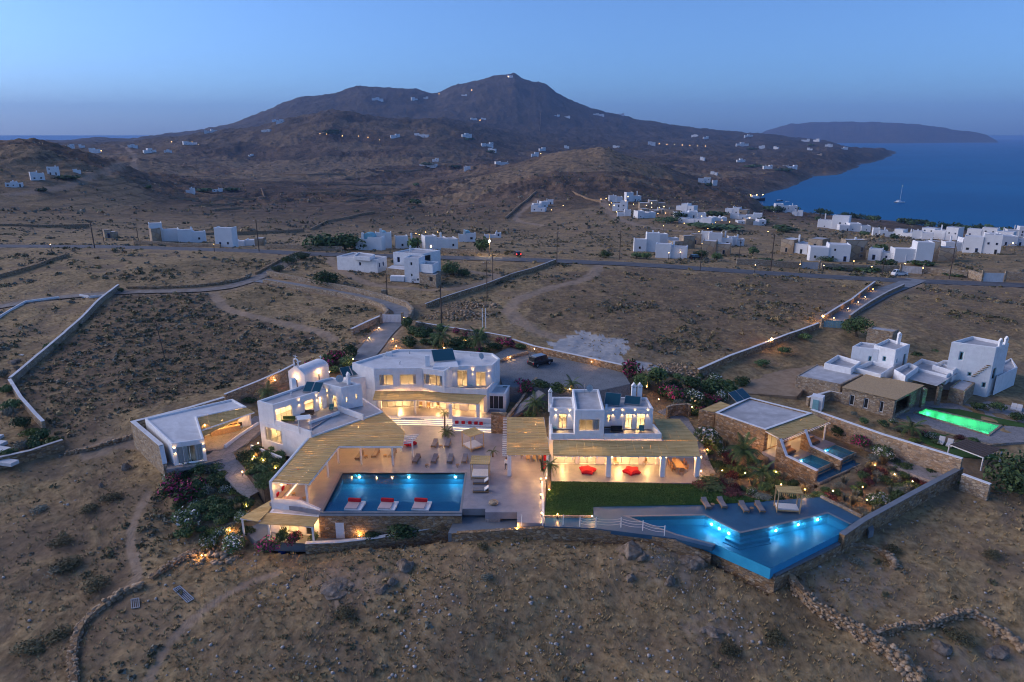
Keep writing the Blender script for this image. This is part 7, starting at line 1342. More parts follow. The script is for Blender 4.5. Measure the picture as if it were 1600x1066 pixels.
d_ = (B_ - A_).normalized(); n_ = Vector((d_.y, -d_.x, 0)); MB().bar(A_ + n_ * .35 - Vector((0, 0, .18)), B_ + n_ * .35 - Vector((0, 0, .18)), .8, .4).build('base', MATS['white_plaster'], st, True); MB().bar(A_ + n_ * .35 + Vector((0, 0, .1)), B_ + n_ * .35 + Vector((0, 0, .1)), .78, .14).build('seat', MATS['beige_fabric'], st, True); MB().bar(A_ + n_ * .78 - Vector((0, 0, .3)), B_ + n_ * .78 - Vector((0, 0, .3)), .03, .05).build('light_strip', MATS['led_strip'], st, True); MB().bar(A_ + Vector((.9, .3, -.1)), C2 + Vector((0, .3, -.1)), .8, .5).build('seat', MATS['pink_fabric'], st, True)
for k in range(5):
 q = A_.lerp(B_, .06 + .16 * k) + n_ * .1; o = tag(MB().box((0, 0, .25), (.22, .55, .5), ry=R(15)).build('cushion', MATS['red_fabric'], bevel=.07), 'red cushion on the corner sofa, ' + ('nearest', 'second', 'third', 'fourth', 'farthest')[k] + ' from the camera', 'cushion', 'red cushions on the corner sofa'); o.location = (q.x, q.y, .57); o.rotation_euler = (0, 0, heading(A_, B_) - math.pi / 2)
def beanbag(label, px, py, z, w, seed, spikes=5):
 rg = random.Random(seed); q = P(px, py, z); m = MB(); n = spikes * 2; vs_ = []
 for zz, s in ((0, .9), (.28, 1.0), (.52, .7)): vs_ += [(w / 2 * s * (1.05 if i % 2 == 0 else .72) * math.cos(i * 2 * math.pi / n), w / 2 * s * (1.05 if i % 2 == 0 else .72) * math.sin(i * 2 * math.pi / n), zz + rg.uniform(-.03, .06)) for i in range(n)]
 m.raw(vs_ + [(0, 0, .5)], [(k * n + i, k * n + (i + 1) % n, (k + 1) * n + (i + 1) % n, (k + 1) * n + i) for k in range(2) for i in range(n)] + [(2 * n + i, 2 * n + (i + 1) % n, 3 * n) for i in range(n)]); o = m.build('beanbag', MATS['red_fabric']); o.location = q; o.rotation_euler = (0, 0, rg.uniform(0, 6)); return tag(o, label, 'beanbag', 'red beanbags')
beanbag('left red star shaped beanbag on the lawn porch', 918, 737, 0.01, 2.4, 1); beanbag('right red star shaped beanbag on the lawn porch', 987, 738, 0.01, 2.5, 2); beanbag('red beanbag under the bare pergola rafters', 641, 695, 0, 1.9, 3, 6)
o = tag(MB().bar((4.3, 81.6, .6), (4.35, 81.7, 2.9), .35, .3).build('hanging_cushion', MATS['red_fabric'], bevel=.1), 'red hanging seat beside the dining pergola column', 'seat')
def chair_proto(mat):
 t = thing('dining_chair', '', 'chair'); MB().box((0, 0, .45), (.48, .48, .06)).build('seat', MATS[mat], t, bevel=.015); MB().box((-.23, 0, .75), (.05, .48, .56), ry=R(-6)).build('backrest', MATS[mat], t, bevel=.015)
 for x in (-.2, .2):
  for y in (-.2, .2): MB().bar((x, y, 0), (x, y, .43), .045).build('leg', MATS[mat], t)
 return t
CH = {}
def chair(x, y, z, rz, label, grp, mat='teak'):
 pr = CH.get(mat)
 if pr is None: o = CH[mat] = chair_proto(mat)
 else: o = copy_tree(pr)
 o.location = (x, y, z); o.rotation_euler = (0, 0, rz); tag(o, label, 'chair', grp)
def dining(label, x, y, z, rz, L, W_, n, mat_top, mat_ch, chlab, grp, sides=('right', 'left'), ends=('near', 'far')):
 t = thing('dining_table', label, 'table', (x, y, z), rz); MB().box((0, 0, .74), (L, W_, .05)).build('tabletop', MATS[mat_top], t, bevel=.01)
 for a in (-L / 2 + .15, L / 2 - .15):
  for b in (-W_ / 2 + .12, W_ / 2 - .12): MB().bar((a, b, 0), (a, b, .72), .08).build('leg', MATS['pale_wood'], t)
 c, s = math.cos(rz), math.sin(rz)
 for k in range(n):
  for sd in (-1, 1):
   u, v = -L / 2 + L * (k + .5) / n, sd * (W_ / 2 + .3); chair(x + u * c - v * s, y + u * s + v * c, z, rz - sd * math.pi / 2, chlab + ', ' + sides[(sd + 1) // 2] + ' side, ' + ORD[k] + ' from the ' + ends[0] + ' end', grp, mat_ch)
 for sd in (-1, 1): u = sd * (L / 2 + .35); chair(x + u * c, y + u * s, z, rz + (math.pi if sd > 0 else 0), chlab + ', at the ' + ends[(sd + 1) // 2] + ' end', grp, mat_ch)
q = P(1059, 732, 0); dining('long pale dining table at the right end of the reed porch', q.x, q.y, .01, R(92), 2.6, 1.1, 3, 'pale_wood', 'teak', 'wooden chair on the right porch', 'chairs on the right porch')
q = P(832, 728, 0); dining('white dining table under the square slatted pergola', 3.0, 86.0, .01, R(2), 2.4, 1.2, 3, 'white_fabric', 'pale_wood', 'pale wicker chair under the slatted pergola', 'chairs under the dining pergola', ('near', 'far'), ('left', 'right'))
q = P(366, 668, 0); dining('round edged table on the kitchen porch of the left pavilion', q.x, q.y, .03, R(35), 2.2, 1.0, 3, 'pale_wood', 'black_metal', 'dark chair on the kitchen porch', 'chairs on the kitchen porch', ('near', 'far'), ('left', 'right'))
for k, (px_, py_) in enumerate(((657, 640), (669, 641), (684, 640))): q = P(px_, py_, .7); chair(q.x, q.y + .5, .71, R(-90), 'wicker chair on the main porch, ' + ORD[k] + ' from the left', 'chairs on the main porch', 'pale_wood')
for k, (px_, py_, lab) in enumerate(((963, 728, 'wicker armchair left of the right hand beanbag'), (1008, 728, 'wicker armchair right of the right hand beanbag'))): q = P(px_, py_, 0); chair(q.x, q.y + .3, .01, R(-60 - 60 * k), lab, 'armchairs on the lawn porch', 'pale_wood')
q = P(352, 655, 1.0); e_ = v2(RR) - v2(IN); t = tag(MB().box((0, 0, .45), (4.2, .7, .9)).build('kitchen_counter', MATS['pale_wood'], bevel=.02), 'wooden kitchen counter on the pavilion porch', 'counter'); mm = v2(IN).lerp(v2(RR), .5) + Vector((e_.y, -e_.x)).normalized() * .6; t.location = (mm.x, mm.y, .03); t.rotation_euler = (0, 0, math.atan2(e_.y, e_.x))
for px_, py_, z_, w_, lab, mt in ((706, 603, 3.85, 1.8, 'wooden bench on the main house balcony', 'teak'), (729 + 6, 604, 3.85, .7, 'pale green chair on the main house balcony', 'aqua_door'), (866, 672, 3.7, .7, 'pale green chair on the small balcony', 'aqua_door'), (955, 671, 3.7, 2.0, 'brown sofa on the large balcony', 'dark_wood'), (964, 676, 3.7, 1.6, 'dark low table on the large balcony', 'black_metal'), (1003, 675, 3.7, .7, 'teal chair on the large balcony', 'teal_fabric'), (450, 660, 3.45, 1.8, 'yellow green daybed on the left wing terrace', 'leaf_lime'), (478, 650, 3.45, 2.2, 'dark sofa on the left wing terrace', 'dark_wood'), (517, 641, 3.45, .6, 'teal chair on the left wing terrace', 'teal_fabric')):
 q = P(px_, py_, z_); t = thing('balcony_seat', lab, 'seat', (q.x, q.y + .3, z_)); MB().box((0, 0, .25), (w_, .65, .2)).build('seat', MATS[mt], t, bevel=.03); MB().box((0, .3, .5), (w_, .1, .5)).build('backrest', MATS[mt], t, bevel=.03)
 for x in (-w_ / 2 + .06, w_ / 2 - .06): MB().bar((x, -.25, 0), (x, -.25, .18), .05).build('leg', MATS[mt], t)
for u_, lab in ((2.4, 'brown lounger between the stone wing walls'), (8.0, 'brown lounger under the pergola by the tall wall')):
 q = s3 + ee * u_ + nn * 2.4; t = thing('garden_couch', lab, 'couch', (q.x, q.y, .02), math.atan2(ee.y, ee.x)); MB().box((0, 0, .25), (2.2, 1.0, .3)).build('seat', MATS['dark_wood'], t, bevel=.04); MB().box((0, .1, .45), (2.1, .9, .12)).build('mattress', plain('rust_fabric', (.36, .19, .09), .9) if 'rust_fabric' not in MATS else MATS['rust_fabric'], t, bevel=.04); MB().box((0, .5, .6), (2.1, .16, .5)).build('backrest', MATS['rust_fabric'], t, bevel=.04)
# ------------------------------------------------------------------ the neighbouring villa on the right
slab_poly('forecourt', 'sandy gravel court of the neighbouring villa', [tuple(P(a, b, .9)) for a, b in [(1165, 615), (1120, 600), (1200, 560), (1290, 515), (1335, 517), (1345, 535), (1290, 570), (1245, 620)]], .95, 2.0, 'sand_court')
nv = thing('neighbour_villa', 'white and stone villa with aqua shutters beside the green pool', 'house', P(1400, 640, 0))
aq = dict(mull=1, lit=0, frame='aqua_door', fw=.12)
b0 = P(1552, 616, .2); T1 = z_at(b0, 542)
tw = [v2(P(x, y, T1)) for x, y in [(1487, 534), (1519, 525), (1577, 536), (1557, 543)]]
shell(nv, [tw[0], tw[3], tw[2], tw[1]], -.5, T1, {0: [(1499, 563, 1505, 550, aq), (1512, 588, 1518, 582, aq), (1534, 606, 1541, 598, aq)], 1: [('m', .8, 2.0, 2.8, 4.8, aq)]}, drop=.5, bevel=.12)
for k in range(8):
 q = tw[0].lerp(tw[3], .62 + .04 * k); MB().box((q.x, q.y - .12, 3.2 + .32 * k), (.55, .3, .1)).build('wall_step', MATS['field_stone'], nv, True)
for f in (.3, .75): q = tw[2].lerp(tw[3], f); chimney(nv, q.x, q.y, T1 - .4, T1 + .7, .5)
t5 = [v2(P(x, y, 3.3)) for x, y in [(1557, 590), (1590, 575), (1580, 560), (1560, 570)]]; shell(nv, t5, 0, 3.4, {}, drop=.3, bevel=.12)
Z2 = 6.2
shell(nv, [P(1332, 541, Z2), P(1373, 546, Z2), P(1378, 538, Z2), P(1345, 534, Z2)], 2.8, Z2, {0: [(1357, 565, 1362, 557, aq)]}, drop=.3, bevel=.12)
shell(nv, [P(1366, 539, Z2 + .6), P(1400, 547, Z2 + .6), P(1422, 538, Z2 + .6), P(1388, 529, Z2 + .6)], 2.6, Z2 + .6, {0: [(1379, 565, 1384, 557, aq)], 1: [(1401, 567, 1403, 561, aq), (1411, 574, 1415, 554, aq)]}, drop=.5, bevel=.12)
chimney(nv, *P(1404, 534, 6.8)[:2], 6.2, 7.9, .6)
for pts, z in (([(1288, 567), (1331, 576), (1346, 565), (1309, 554)], 4.2), ([(1334, 574), (1377, 585), (1398, 572), (1362, 563)], 3.9), ([(1397, 577), (1415, 588), (1436, 573), (1420, 566)], 4.2), ([(1457, 570), (1490, 580), (1506, 566), (1475, 562)], 4.2), ([(1420, 572), (1480, 587), (1496, 574), (1440, 560)], 3.75)):
 shell(nv, [P(a, b, z) for a, b in pts], 2.0, z, {}, drop=.7, bevel=.12)
shell(nv, [P(a, b, 3.2) for a, b in [(1244, 587), (1314, 601), (1349, 585), (1276, 569)]], -.6, 3.2, {}, wall='pale_stone', drop=.1, bevel=.03)
sb = dict(mull=1, lit=0, frame='white_paint', fw=.14)
shell(nv, [P(a, b, 3.1) for a, b in [(1317, 605), (1399, 624), (1441, 602), (1354, 585)]], -1.2, 3.0, {0: [(1327, 634, 1335, 617, sb), (1349, 639, 1357, 622, sb), (1374, 645, 1381, 627, sb)], 1: [('m', .8, 6.0, .1, 2.5, dict(open=1))]}, wall='pale_stone', drop=.05, bevel=.03)
reed('reed_grey', .6)
reed_roof(nv, [P(a, b, 3.25) for a, b in [(1315, 605), (1401, 625), (1445, 602), (1354, 584)]], v2(P(1401, 625, 3.2)) - v2(P(1315, 605, 3.2)), 1.5, .05, MATS['pale_wood'], part='roof_mat')
reed_roof(nv, [P(a, b, 3.3) for a, b in [(1415, 591), (1464, 603), (1497, 583), (1457, 573)]], v2(P(1464, 603, 3.2)) - v2(P(1415, 591, 3.2)), 1.5, .05, MATS['roof_screed'], part='roof_mat')
for px_, py_ in ((1464, 630), (1495, 610), (1440, 634), (1420, 632)): q = P(px_, py_, 0); post(nv, q.x, q.y, -.6, 3.1, .6, 'pale_stone', 'column')
shell(nv, [P(a, b, 2.2) for a, b in [(1484, 605), (1508, 612), (1524, 598), (1500, 592)]], -.6, 2.2, {}, wall='pale_stone', drop=.1, bevel=.03)
low_wall('yard_wall', 'stone yard wall with aqua door beside the neighbour house', [tuple(P(a, b, 1.6))[:2] for a, b in [(1262, 622), (1298, 612), (1328, 618)]], 1.7, -1, .4, 'pale_stone', cap='roof_white')
t = thing('yard_shed', 'tiny white shed with aqua door by the boundary wall', 'shed', P(1275, 640, 0)); q = P(1276, 636, .2); MB().box((q.x, q.y, 1.0), (1.8, 1.6, 2.4), R(-35)).build('wall', MATS['white_plaster'], t, True); MB().box((q.x - .62, q.y - .82, .8), (.9, .1, 1.9), R(-35)).build('door', MATS['aqua_door'], t, True)
for lab_, pts_ in (('grey terrace behind the glowing green pool', [(1395, 650), (1440, 625), (1520, 622), (1610, 640), (1615, 664), (1564, 664), (1447, 637), (1430, 645)]), ('grey terrace in front of the glowing green pool', [(1395, 650), (1430, 646), (1543, 681), (1563, 666), (1615, 664), (1620, 690), (1548, 693), (1440, 664)])): slab_poly('terrace', lab_, [P(a, b, -.3) for a, b in pts_], -.3, .5, 'path_paving')
gp = pool('green_pool', 'narrow rectangular pool glowing bright green', [P(a, b, -.2) for a, b in [(1431, 645), (1447, 639), (1562, 665), (1544, 679)]], -.2, 1.3, 'pool_green', 'green_water', .25, 'pale_stone', rim_z=-.14)
for f in (.1, .3, .5, .7, .9):
 a_, b_ = P(1447, 640, -.7).lerp(P(1561, 666, -.7), f), P(1431, 645, -.7).lerp(P(1544, 679, -.7), f); point_light('pool_light', a_.lerp(b_, .5) + Vector((0, 0, -.3)), 16.0, (.16, 1.0, .45), gp, radius=.15)
slab_poly('lawn', 'strip of lawn behind the green pool', [P(a, b, -.25) for a, b in [(1452, 637), (1500, 640), (1600, 662), (1602, 668), (1563, 663)]], -.22, .3, 'lawn_grass')
slab_poly('lawn', 'lawn below the green pool terrace', [P(a, b, -.9) for a, b in [(1385, 672), (1440, 668), (1540, 700), (1560, 720), (1500, 718)]], -.5, .6, 'lawn_grass')
low_wall('terrace_wall', 'stone face under the green pool terrace', [tuple(P(a, b, -.3))[:2] for a, b in [(1392, 652), (1440, 664), (1546, 694), (1580, 690)]], -.33, -2.5, .4, 'pale_stone')
t = thing('garden_pergola', 'dark slatted pergola at the corner of the neighbour garden', 'pergola', P(1520, 720, -.8)); gq = [P(a, b, 1.2) for a, b in [(1484, 694), (1509, 686), (1566, 701), (1537, 714)]]
reed_roof(t, gq, gq[1] - gq[0], .35, .06, MATS['dark_wood'], part='slat', rafters=1.2, overhang=.1)
for p in gq: post(t, p.x, p.y, -1.3, 1.1, .15, 'white_plaster')
for px_, py_, lab in ((1470, 693, 'left white lounge seat beside the dark pergola'), (1483, 697, 'right white lounge seat beside the dark pergola'), (1583, 640, 'left white lounger on the upper neighbour lawn'), (1592, 642, 'right white lounger on the upper neighbour lawn')):
 q = P(px_, py_, -.4); t = thing('lounge_seat', lab, 'seat', q, R(50)); MB().box((0, 0, .25), (1.5, .75, .25)).build('seat', MATS['white_fabric'], t, bevel=.05); MB().box((.7, 0, .6), (.2, .75, .6), ry=R(15)).build('backrest', MATS['white_fabric'], t, bevel=.05)
sh = thing('stone_shed', 'small flat roofed stone shed beside the big tree', 'shed', G(1378, 527)); shell(sh, [P(1356, 513, 5.0), P(1396, 519, 5.0), P(1405, 515, 5.0), P(1366, 509, 5.0)], 1.0, 5.0, {}, wall='pale_stone', drop=.15, bevel=.03)
tree(G(1338, 526), 7.0, 5.6, 'large round dark tree beside the blue gate', clear=.08); tree(G(1572, 762), 9.5, 6.5, 'large dark tree at the right edge of the photo', clear=.06); tree(P(1325, 622, .2), 2.2, 2.0, 'small bush tree in the neighbour yard', clear=.1)
palm(P(1422, 682, -.6), 1.4, .35, 2.6, 'palm in front of the green pool', 22, 15)
for k, (kd, px_, py_, w_) in enumerate([('grey', 1405, 675, 2.2), ('pink', 1440, 678, 1.8), ('white', 1455, 684, 2.2), ('lime', 1430, 690, 2.0), ('dark', 1462, 693, 1.8), ('mid', 1520, 690, 1.8), ('red', 1500, 686, 1.8), ('dark', 1530, 640, 3.2), ('mid', 1560, 640, 3.0), ('dark', 1590, 655, 3.0), ('dark', 1430, 560, 3.4), ('mid', 1460, 555, 3.4), ('dark', 1380, 665, 2.2), ('white', 1395, 660, 1.8), ('mid', 1350, 660, 2.0), ('grey', 1335, 650, 1.8)]):
 S(kd, px_, py_, 0 if py_ < 670 else -.5, w_, w_ * .55, where='in the neighbour garden, ' + ('first', 'second', 'third', 'fourth', 'fifth', 'sixth', 'seventh', 'eighth', 'ninth', 'tenth', 'eleventh', 'twelfth', 'thirteenth', 'fourteenth', 'fifteenth', 'sixteenth')[k] + ' plant')
# ------------------------------------------------------------------ houses of the plain and the hills
UNIT = {}
def unit_box(mat, bev=.03):
 k = (mat, bev)
 if k not in UNIT: o = MB().box((0, 0, .5), (1, 1, 1)).build('wall', MATS[mat], bevel=bev); UNIT[k] = o.data; bpy.data.objects.remove(o)
 return UNIT[k]
def ubox(parent, name, mat, c, size, bev=.02):
 o = bpy.data.objects.new(name, unit_box(mat, bev)); col.objects.link(o); o.parent = parent; o.location = c; o.scale = size; return o
rv = random.Random(77)
def house(px, py, wpx, hpx, label, seed=None, stone=0.0, rz=None, lit=0, group=None, detail=2, name='house', cat='house', chapel=False, sink=1.5):
 g = G(px, py); d = math.hypot(g.x, g.y, g.z - CAM_Z); s = d / F_PX; W_, H_ = wpx * s, hpx * s * 1.02; rg = random.Random(seed if seed is not None else int(px * 7 + py)); t = thing(name, label, cat, g, rz if rz is not None else math.atan2(-g.x, g.y) * .9 + rg.uniform(-.45, .45), group)
 n = 1 if W_ / max(H_, .1) < 1.3 else 2 if W_ / H_ < 2.4 else 3 if W_ / H_ < 4.5 else 4; xs = [0.0]
 cuts = sorted([(k + rg.uniform(.3, .7)) / n if False else k / n + rg.uniform(-.12, .12) / n for k in range(1, n)]); ed = [0] + cuts + [1]; tall = rg.randrange(n)
 for k in range(n):
  a, b = ed[k], ed[k + 1]; w = (b - a) * W_; hh = H_ * (1.0 if k == tall else rg.uniform(.55, .85)); dp = max(4.0, min(8.5, W_ * .5)) * rg.uniform(.8, 1.1); yo = rg.uniform(-.12, .12) * dp; x = (a + b) / 2 * W_ - W_ / 2; mt = 'pale_stone' if rg.random() < stone else 'white_plaster'
  b_ = ubox(t, 'wall', mt, (x, yo + dp / 2, -sink), (w + .25 * (k % 2), dp, hh + sink), .015)
  ubox(t, 'roof', 'roof_white' if rg.random() < .6 else 'roof_screed', (x, yo + dp / 2, hh + .002), (max(.5, w - .6), dp - .6, .04), .0)
  for sx in ((x - w / 2 + .15, yo + dp / 2, .3, dp), (x + w / 2 - .15, yo + dp / 2, .3, dp)): ubox(t, 'parapet', mt, (sx[0], sx[1], hh - .01), (sx[2], sx[3], .3), .0)
  ubox(t, 'parapet', mt, (x, yo + .16, hh - .01), (w - .6, .3, .28), .0)
  if detail:
   nw = max(1, int(w / 3.0))
   for fl in range(max(1, int(hh / 2.7))):
    for j in range(nw):
     if rg.random() < .45: continue
     wx = x - w / 2 + w * (j + .5) / nw + rg.uniform(-.3, .3); ww, wh = rg.choice(((.6, .8), (.8, 1.8), (.5, .7), (1.0, .9))); z = fl * 2.8 + (.1 if wh > 1.5 else 1.0)
     if z + wh > hh - .25: continue
     islit = rg.random() < lit; wn_ = ubox(t, 'window', 'blue_shutter' if rg.random() < .25 else 'frame_grey', (wx, yo - .02, z), (ww + .16, .08, wh + .1), .0)
     ubox(wn_, 'pane', 'window_glow' if islit else 'dark_glass_plain', (0, -.55, .06), (.82, .3, .86), .0)
 if detail and rg.random() < .8: ubox(t, 'chimney', 'white_plaster', (rg.uniform(-.3, .3) * W_, 2.5, H_ * .7), (.6, .6, H_ * .3 + 1.0), .03)
 if chapel:
  m = MB(); k = 9; vs_ = [(W_ * .22 * math.cos(math.pi * i / (k - 1)), y, H_ * .9 + W_ * .2 * math.sin(math.pi * i / (k - 1))) for y in (.5, 4.5) for i in range(k)]; m.raw(vs_, [tuple(range(k)), tuple(range(2 * k - 1, k - 1, -1))] + [(i + 1, i, k + i, k + i + 1) for i in range(k - 1)]); m.build('dome', MATS['aqua_door'], t); ubox(t, 'bell_tower', 'white_plaster', (-W_ * .15, .4, H_ * .9), (.8, .5, 2.2), .05)
 return t
MID = [ # px, py of the foot, width px, height px, label, stone share, lit share
 (574, 391, 44, 18, 'white house left of the blue domed church', 0, 0), (600, 388, 24, 22, 'white church with small blue dome beyond the road', 0, 0), (638, 389, 36, 18, 'white house behind the dark tree beyond the road', 0, 0), (690, 390, 52, 20, 'long white house right of the dark tree beyond the road', 0, .1), (730, 378, 26, 12, 'small white house farthest right of the church row', 0, 0), (770, 372, 26, 7, 'low pale pool house beyond the lamp', 0, 0),
 (259, 377, 36, 24, 'tallest white house of the left cluster', .15, 0), (300, 379, 34, 17, 'middle low white house of the left cluster', .1, 0), (352, 386, 26, 26, 'right white cube house of the left cluster', .2, 0), (246, 378, 12, 17, 'stone cube at the left end of the left cluster', 1, 0), (390, 384, 40, 9, 'low flat shelter right of the left cluster', .5, 0), (175, 372, 16, 10, 'small dark shed in the left fields', 1, 0),
 (1010, 393, 38, 26, 'large white house at the left of the roadside cluster', .1, .05), (1048, 404, 46, 20, 'white house with two lit wall lamps by the road', 0, .2), (1068, 389, 36, 18, 'grey stone house in the roadside cluster', 1, .05), (1045, 384, 30, 16, 'white house in the middle of the roadside cluster', 0, 0), (1095, 382, 30, 18, 'white upper house of the roadside cluster', .1, .05), (1125, 385, 34, 18, 'white house with chimneys at the right of the roadside cluster', .1, 0), (1118, 398, 40, 18, 'stone house with small window beside the dark car', .8, .1), (1150, 384, 22, 12, 'small white house at the right end of the roadside cluster', .2, 0),
 (1250, 397, 58, 22, 'white and stone villa beyond the road with flat wall', .35, .05), (1295, 408, 52, 22, 'white villa with stone bays beyond the road', .35, .05), (1335, 406, 30, 26, 'narrow white villa with stone corner beyond the road', .5, 0), (1385, 408, 46, 14, 'low long white wing behind the white truck', 0, 0), (1425, 410, 46, 26, 'white villa with two dark windows beyond the truck', .2, 0), (1465, 408, 38, 24, 'white villa with round stone tower beyond the road', .5, 0), (1500, 393, 36, 16, 'white house behind the roadside villas', 0, 0), (1532, 396, 40, 23, 'tall white house near the right edge', .0, .05), (1577, 384, 46, 13, 'white terrace houses at the right edge', 0, .15), (1592, 370, 26, 12, 'white house in the right corner above the terrace', 0, .1),
 (1300, 358, 40, 18, 'white house with thin chimney above the plain', 0, .1), (1335, 362, 40, 10, 'long low white house descending the plain', 0, 0), (1380, 370, 26, 10, 'small white house in the plain', 0, 0), (1415, 370, 32, 8, 'low white house among bushes in the plain', 0, 0), (1465, 374, 44, 16, 'white villa above the shore trees', 0, 0), (1228, 333, 30, 12, 'white house above the beach', 0, 0), (1245, 338, 14, 8, 'small white hut above the beach', 0, 0), (1440, 374, 24, 10, 'white house left of the shore villa', 0, 0), (1545, 372, 50, 12, 'row of white houses near the right shore', 0, .1)]
for px_, py_, w_, h_, lab, stn, lt in MID: house(px_, py_, w_, h_, lab, stone=stn, lit=lt, chapel='church' in lab, name='church' if 'church with' in lab else 'house', cat='church' if 'church with' in lab else 'house')
bl = dict(mull=1, lit=0, frame='blue_shutter', fw=.1); dk = dict(mull=1, lit=0, frame='frame_grey', fw=.06)
t = thing('house', 'long low white house with blue window behind the scrub field', 'house', G(556, 422)); g = G(528, 421.5); z1_ = z_at(g, 400.5)
shell(t, [P(526, 400.5, z1_), P(589, 405.5, z1_), P(604, 401, z1_), P(552, 394, z1_)], g.z - 1.5, z1_, {0: [(561, 415, 564, 410, bl)], 1: [(592, 418, 594, 411, bl), (598, 416, 600, 409, bl)]}, bevel=.1)
shell(t, [P(552, 400, z1_ + .7), P(578, 402, z1_ + .7), P(586, 397, z1_ + .7), P(560, 394, z1_ + .7)], z1_ - .5, z1_ + .7, {}, bevel=.1)
for px_ in (542, 580): q = P(px_, 418, g.z + .6); MB().box((q.x, q.y - .3, g.z + .6), (.9, .35, .6)).build('air_conditioner', MATS['white_paint'], t, True)
t = thing('house', 'tall white tower house with stone base and white cars before it', 'house', G(643, 441)); g = G(632, 441); z2_ = z_at(g, 402.5); g3 = G(614, 424); z3_ = z_at(g3, 393.5)
shell(t, [P(631, 402.5, z2_), P(654, 403.5, z2_), P(664, 399, z2_), P(641, 398, z2_)], g.z - 1.5, z2_, {0: [(641, 415, 644, 410, dk), (642, 432, 644.5, 428, dk)]}, bevel=.12)
shell(t, [P(614, 394, z3_), P(660, 397, z3_), P(688, 391, z3_), P(646, 387.5, z3_)], g3.z - 2, z3_, {0: [(620.5, 410, 624.5, 402, bl)], 1: [('m', .8, 3.6, g3.z + 3.0, g3.z + 5.0, dict(open=1))]}, bevel=.12)
q = G(668, 447); z4_ = z_at(q, 428); shell(t, [P(655, 427, z4_), P(681, 430, z4_), P(689, 424, z4_), P(662, 421, z4_)], q.z - 2, z4_, {0: [(671, 440, 676, 433, dk)]}, wall='pale_stone', bevel=.05)
shell(t, [P(655, 412, z4_ + 2.2), P(676, 414, z4_ + 2.2), P(686, 409, z4_ + 2.2), P(664, 407, z4_ + 2.2)], z4_ - .2, z4_ + 2.2, {}, bevel=.12, drop=.8)
q = G(618, 432); z5_ = z_at(q, 421); shell(t, [P(603, 419, z5_), P(632, 422, z5_), P(636, 416, z5_), P(612, 414, z5_)], q.z - 2, z5_, {}, wall='pale_stone', roof='roof_white', bevel=.05, drop=.02)
chimney(t, *P(641, 392, z3_)[:2], z3_ - .4, z3_ + 1.0, .6)
RES = [(962, 316, 20, 9, 'uppermost white house of the hillside hotel'), (990, 315, 24, 13, 'white cube house at the top right of the hillside hotel'), (968, 330, 22, 14, 'white stepped house in the middle of the hillside hotel'), (975, 338, 20, 9, 'white lower house of the hillside hotel'), (1010, 341, 30, 10, 'lowest white house of the left hotel terrace'), (1020, 326, 40, 11, 'warmly lit stone terrace building of the hotel'), (1022, 334, 40, 7, 'lit stone wall terrace of the hotel'), (1070, 330, 28, 10, 'white house at the top of the middle hotel block'), (1078, 341, 46, 9, 'long white terraces of the middle hotel block, upper'), (1085, 349, 50, 8, 'long white terraces of the middle hotel block, lower'), (1150, 335, 32, 9, 'white house at the top of the right hotel block'), (1165, 344, 44, 9, 'long white terraces of the right hotel block, upper'), (1175, 352, 40, 8, 'long white terraces of the right hotel block, lower'), (845, 325, 22, 9, 'upper white house of the hill foot pair'), (840, 331, 22, 9, 'lower white house of the hill foot pair'), (857, 320, 14, 7, 'small white house behind the hill foot pair'), (1045, 338, 14, 10, 'grey tower beside the hotel path'), (1120, 345, 30, 5, 'lit pool terrace of the hotel')]
for px_, py_, w_, h_, lab in RES: house(px_, py_, w_, h_, lab, stone=.9 if 'stone' in lab or 'grey' in lab else .05, lit=.35 if 'lit' in lab else .12)
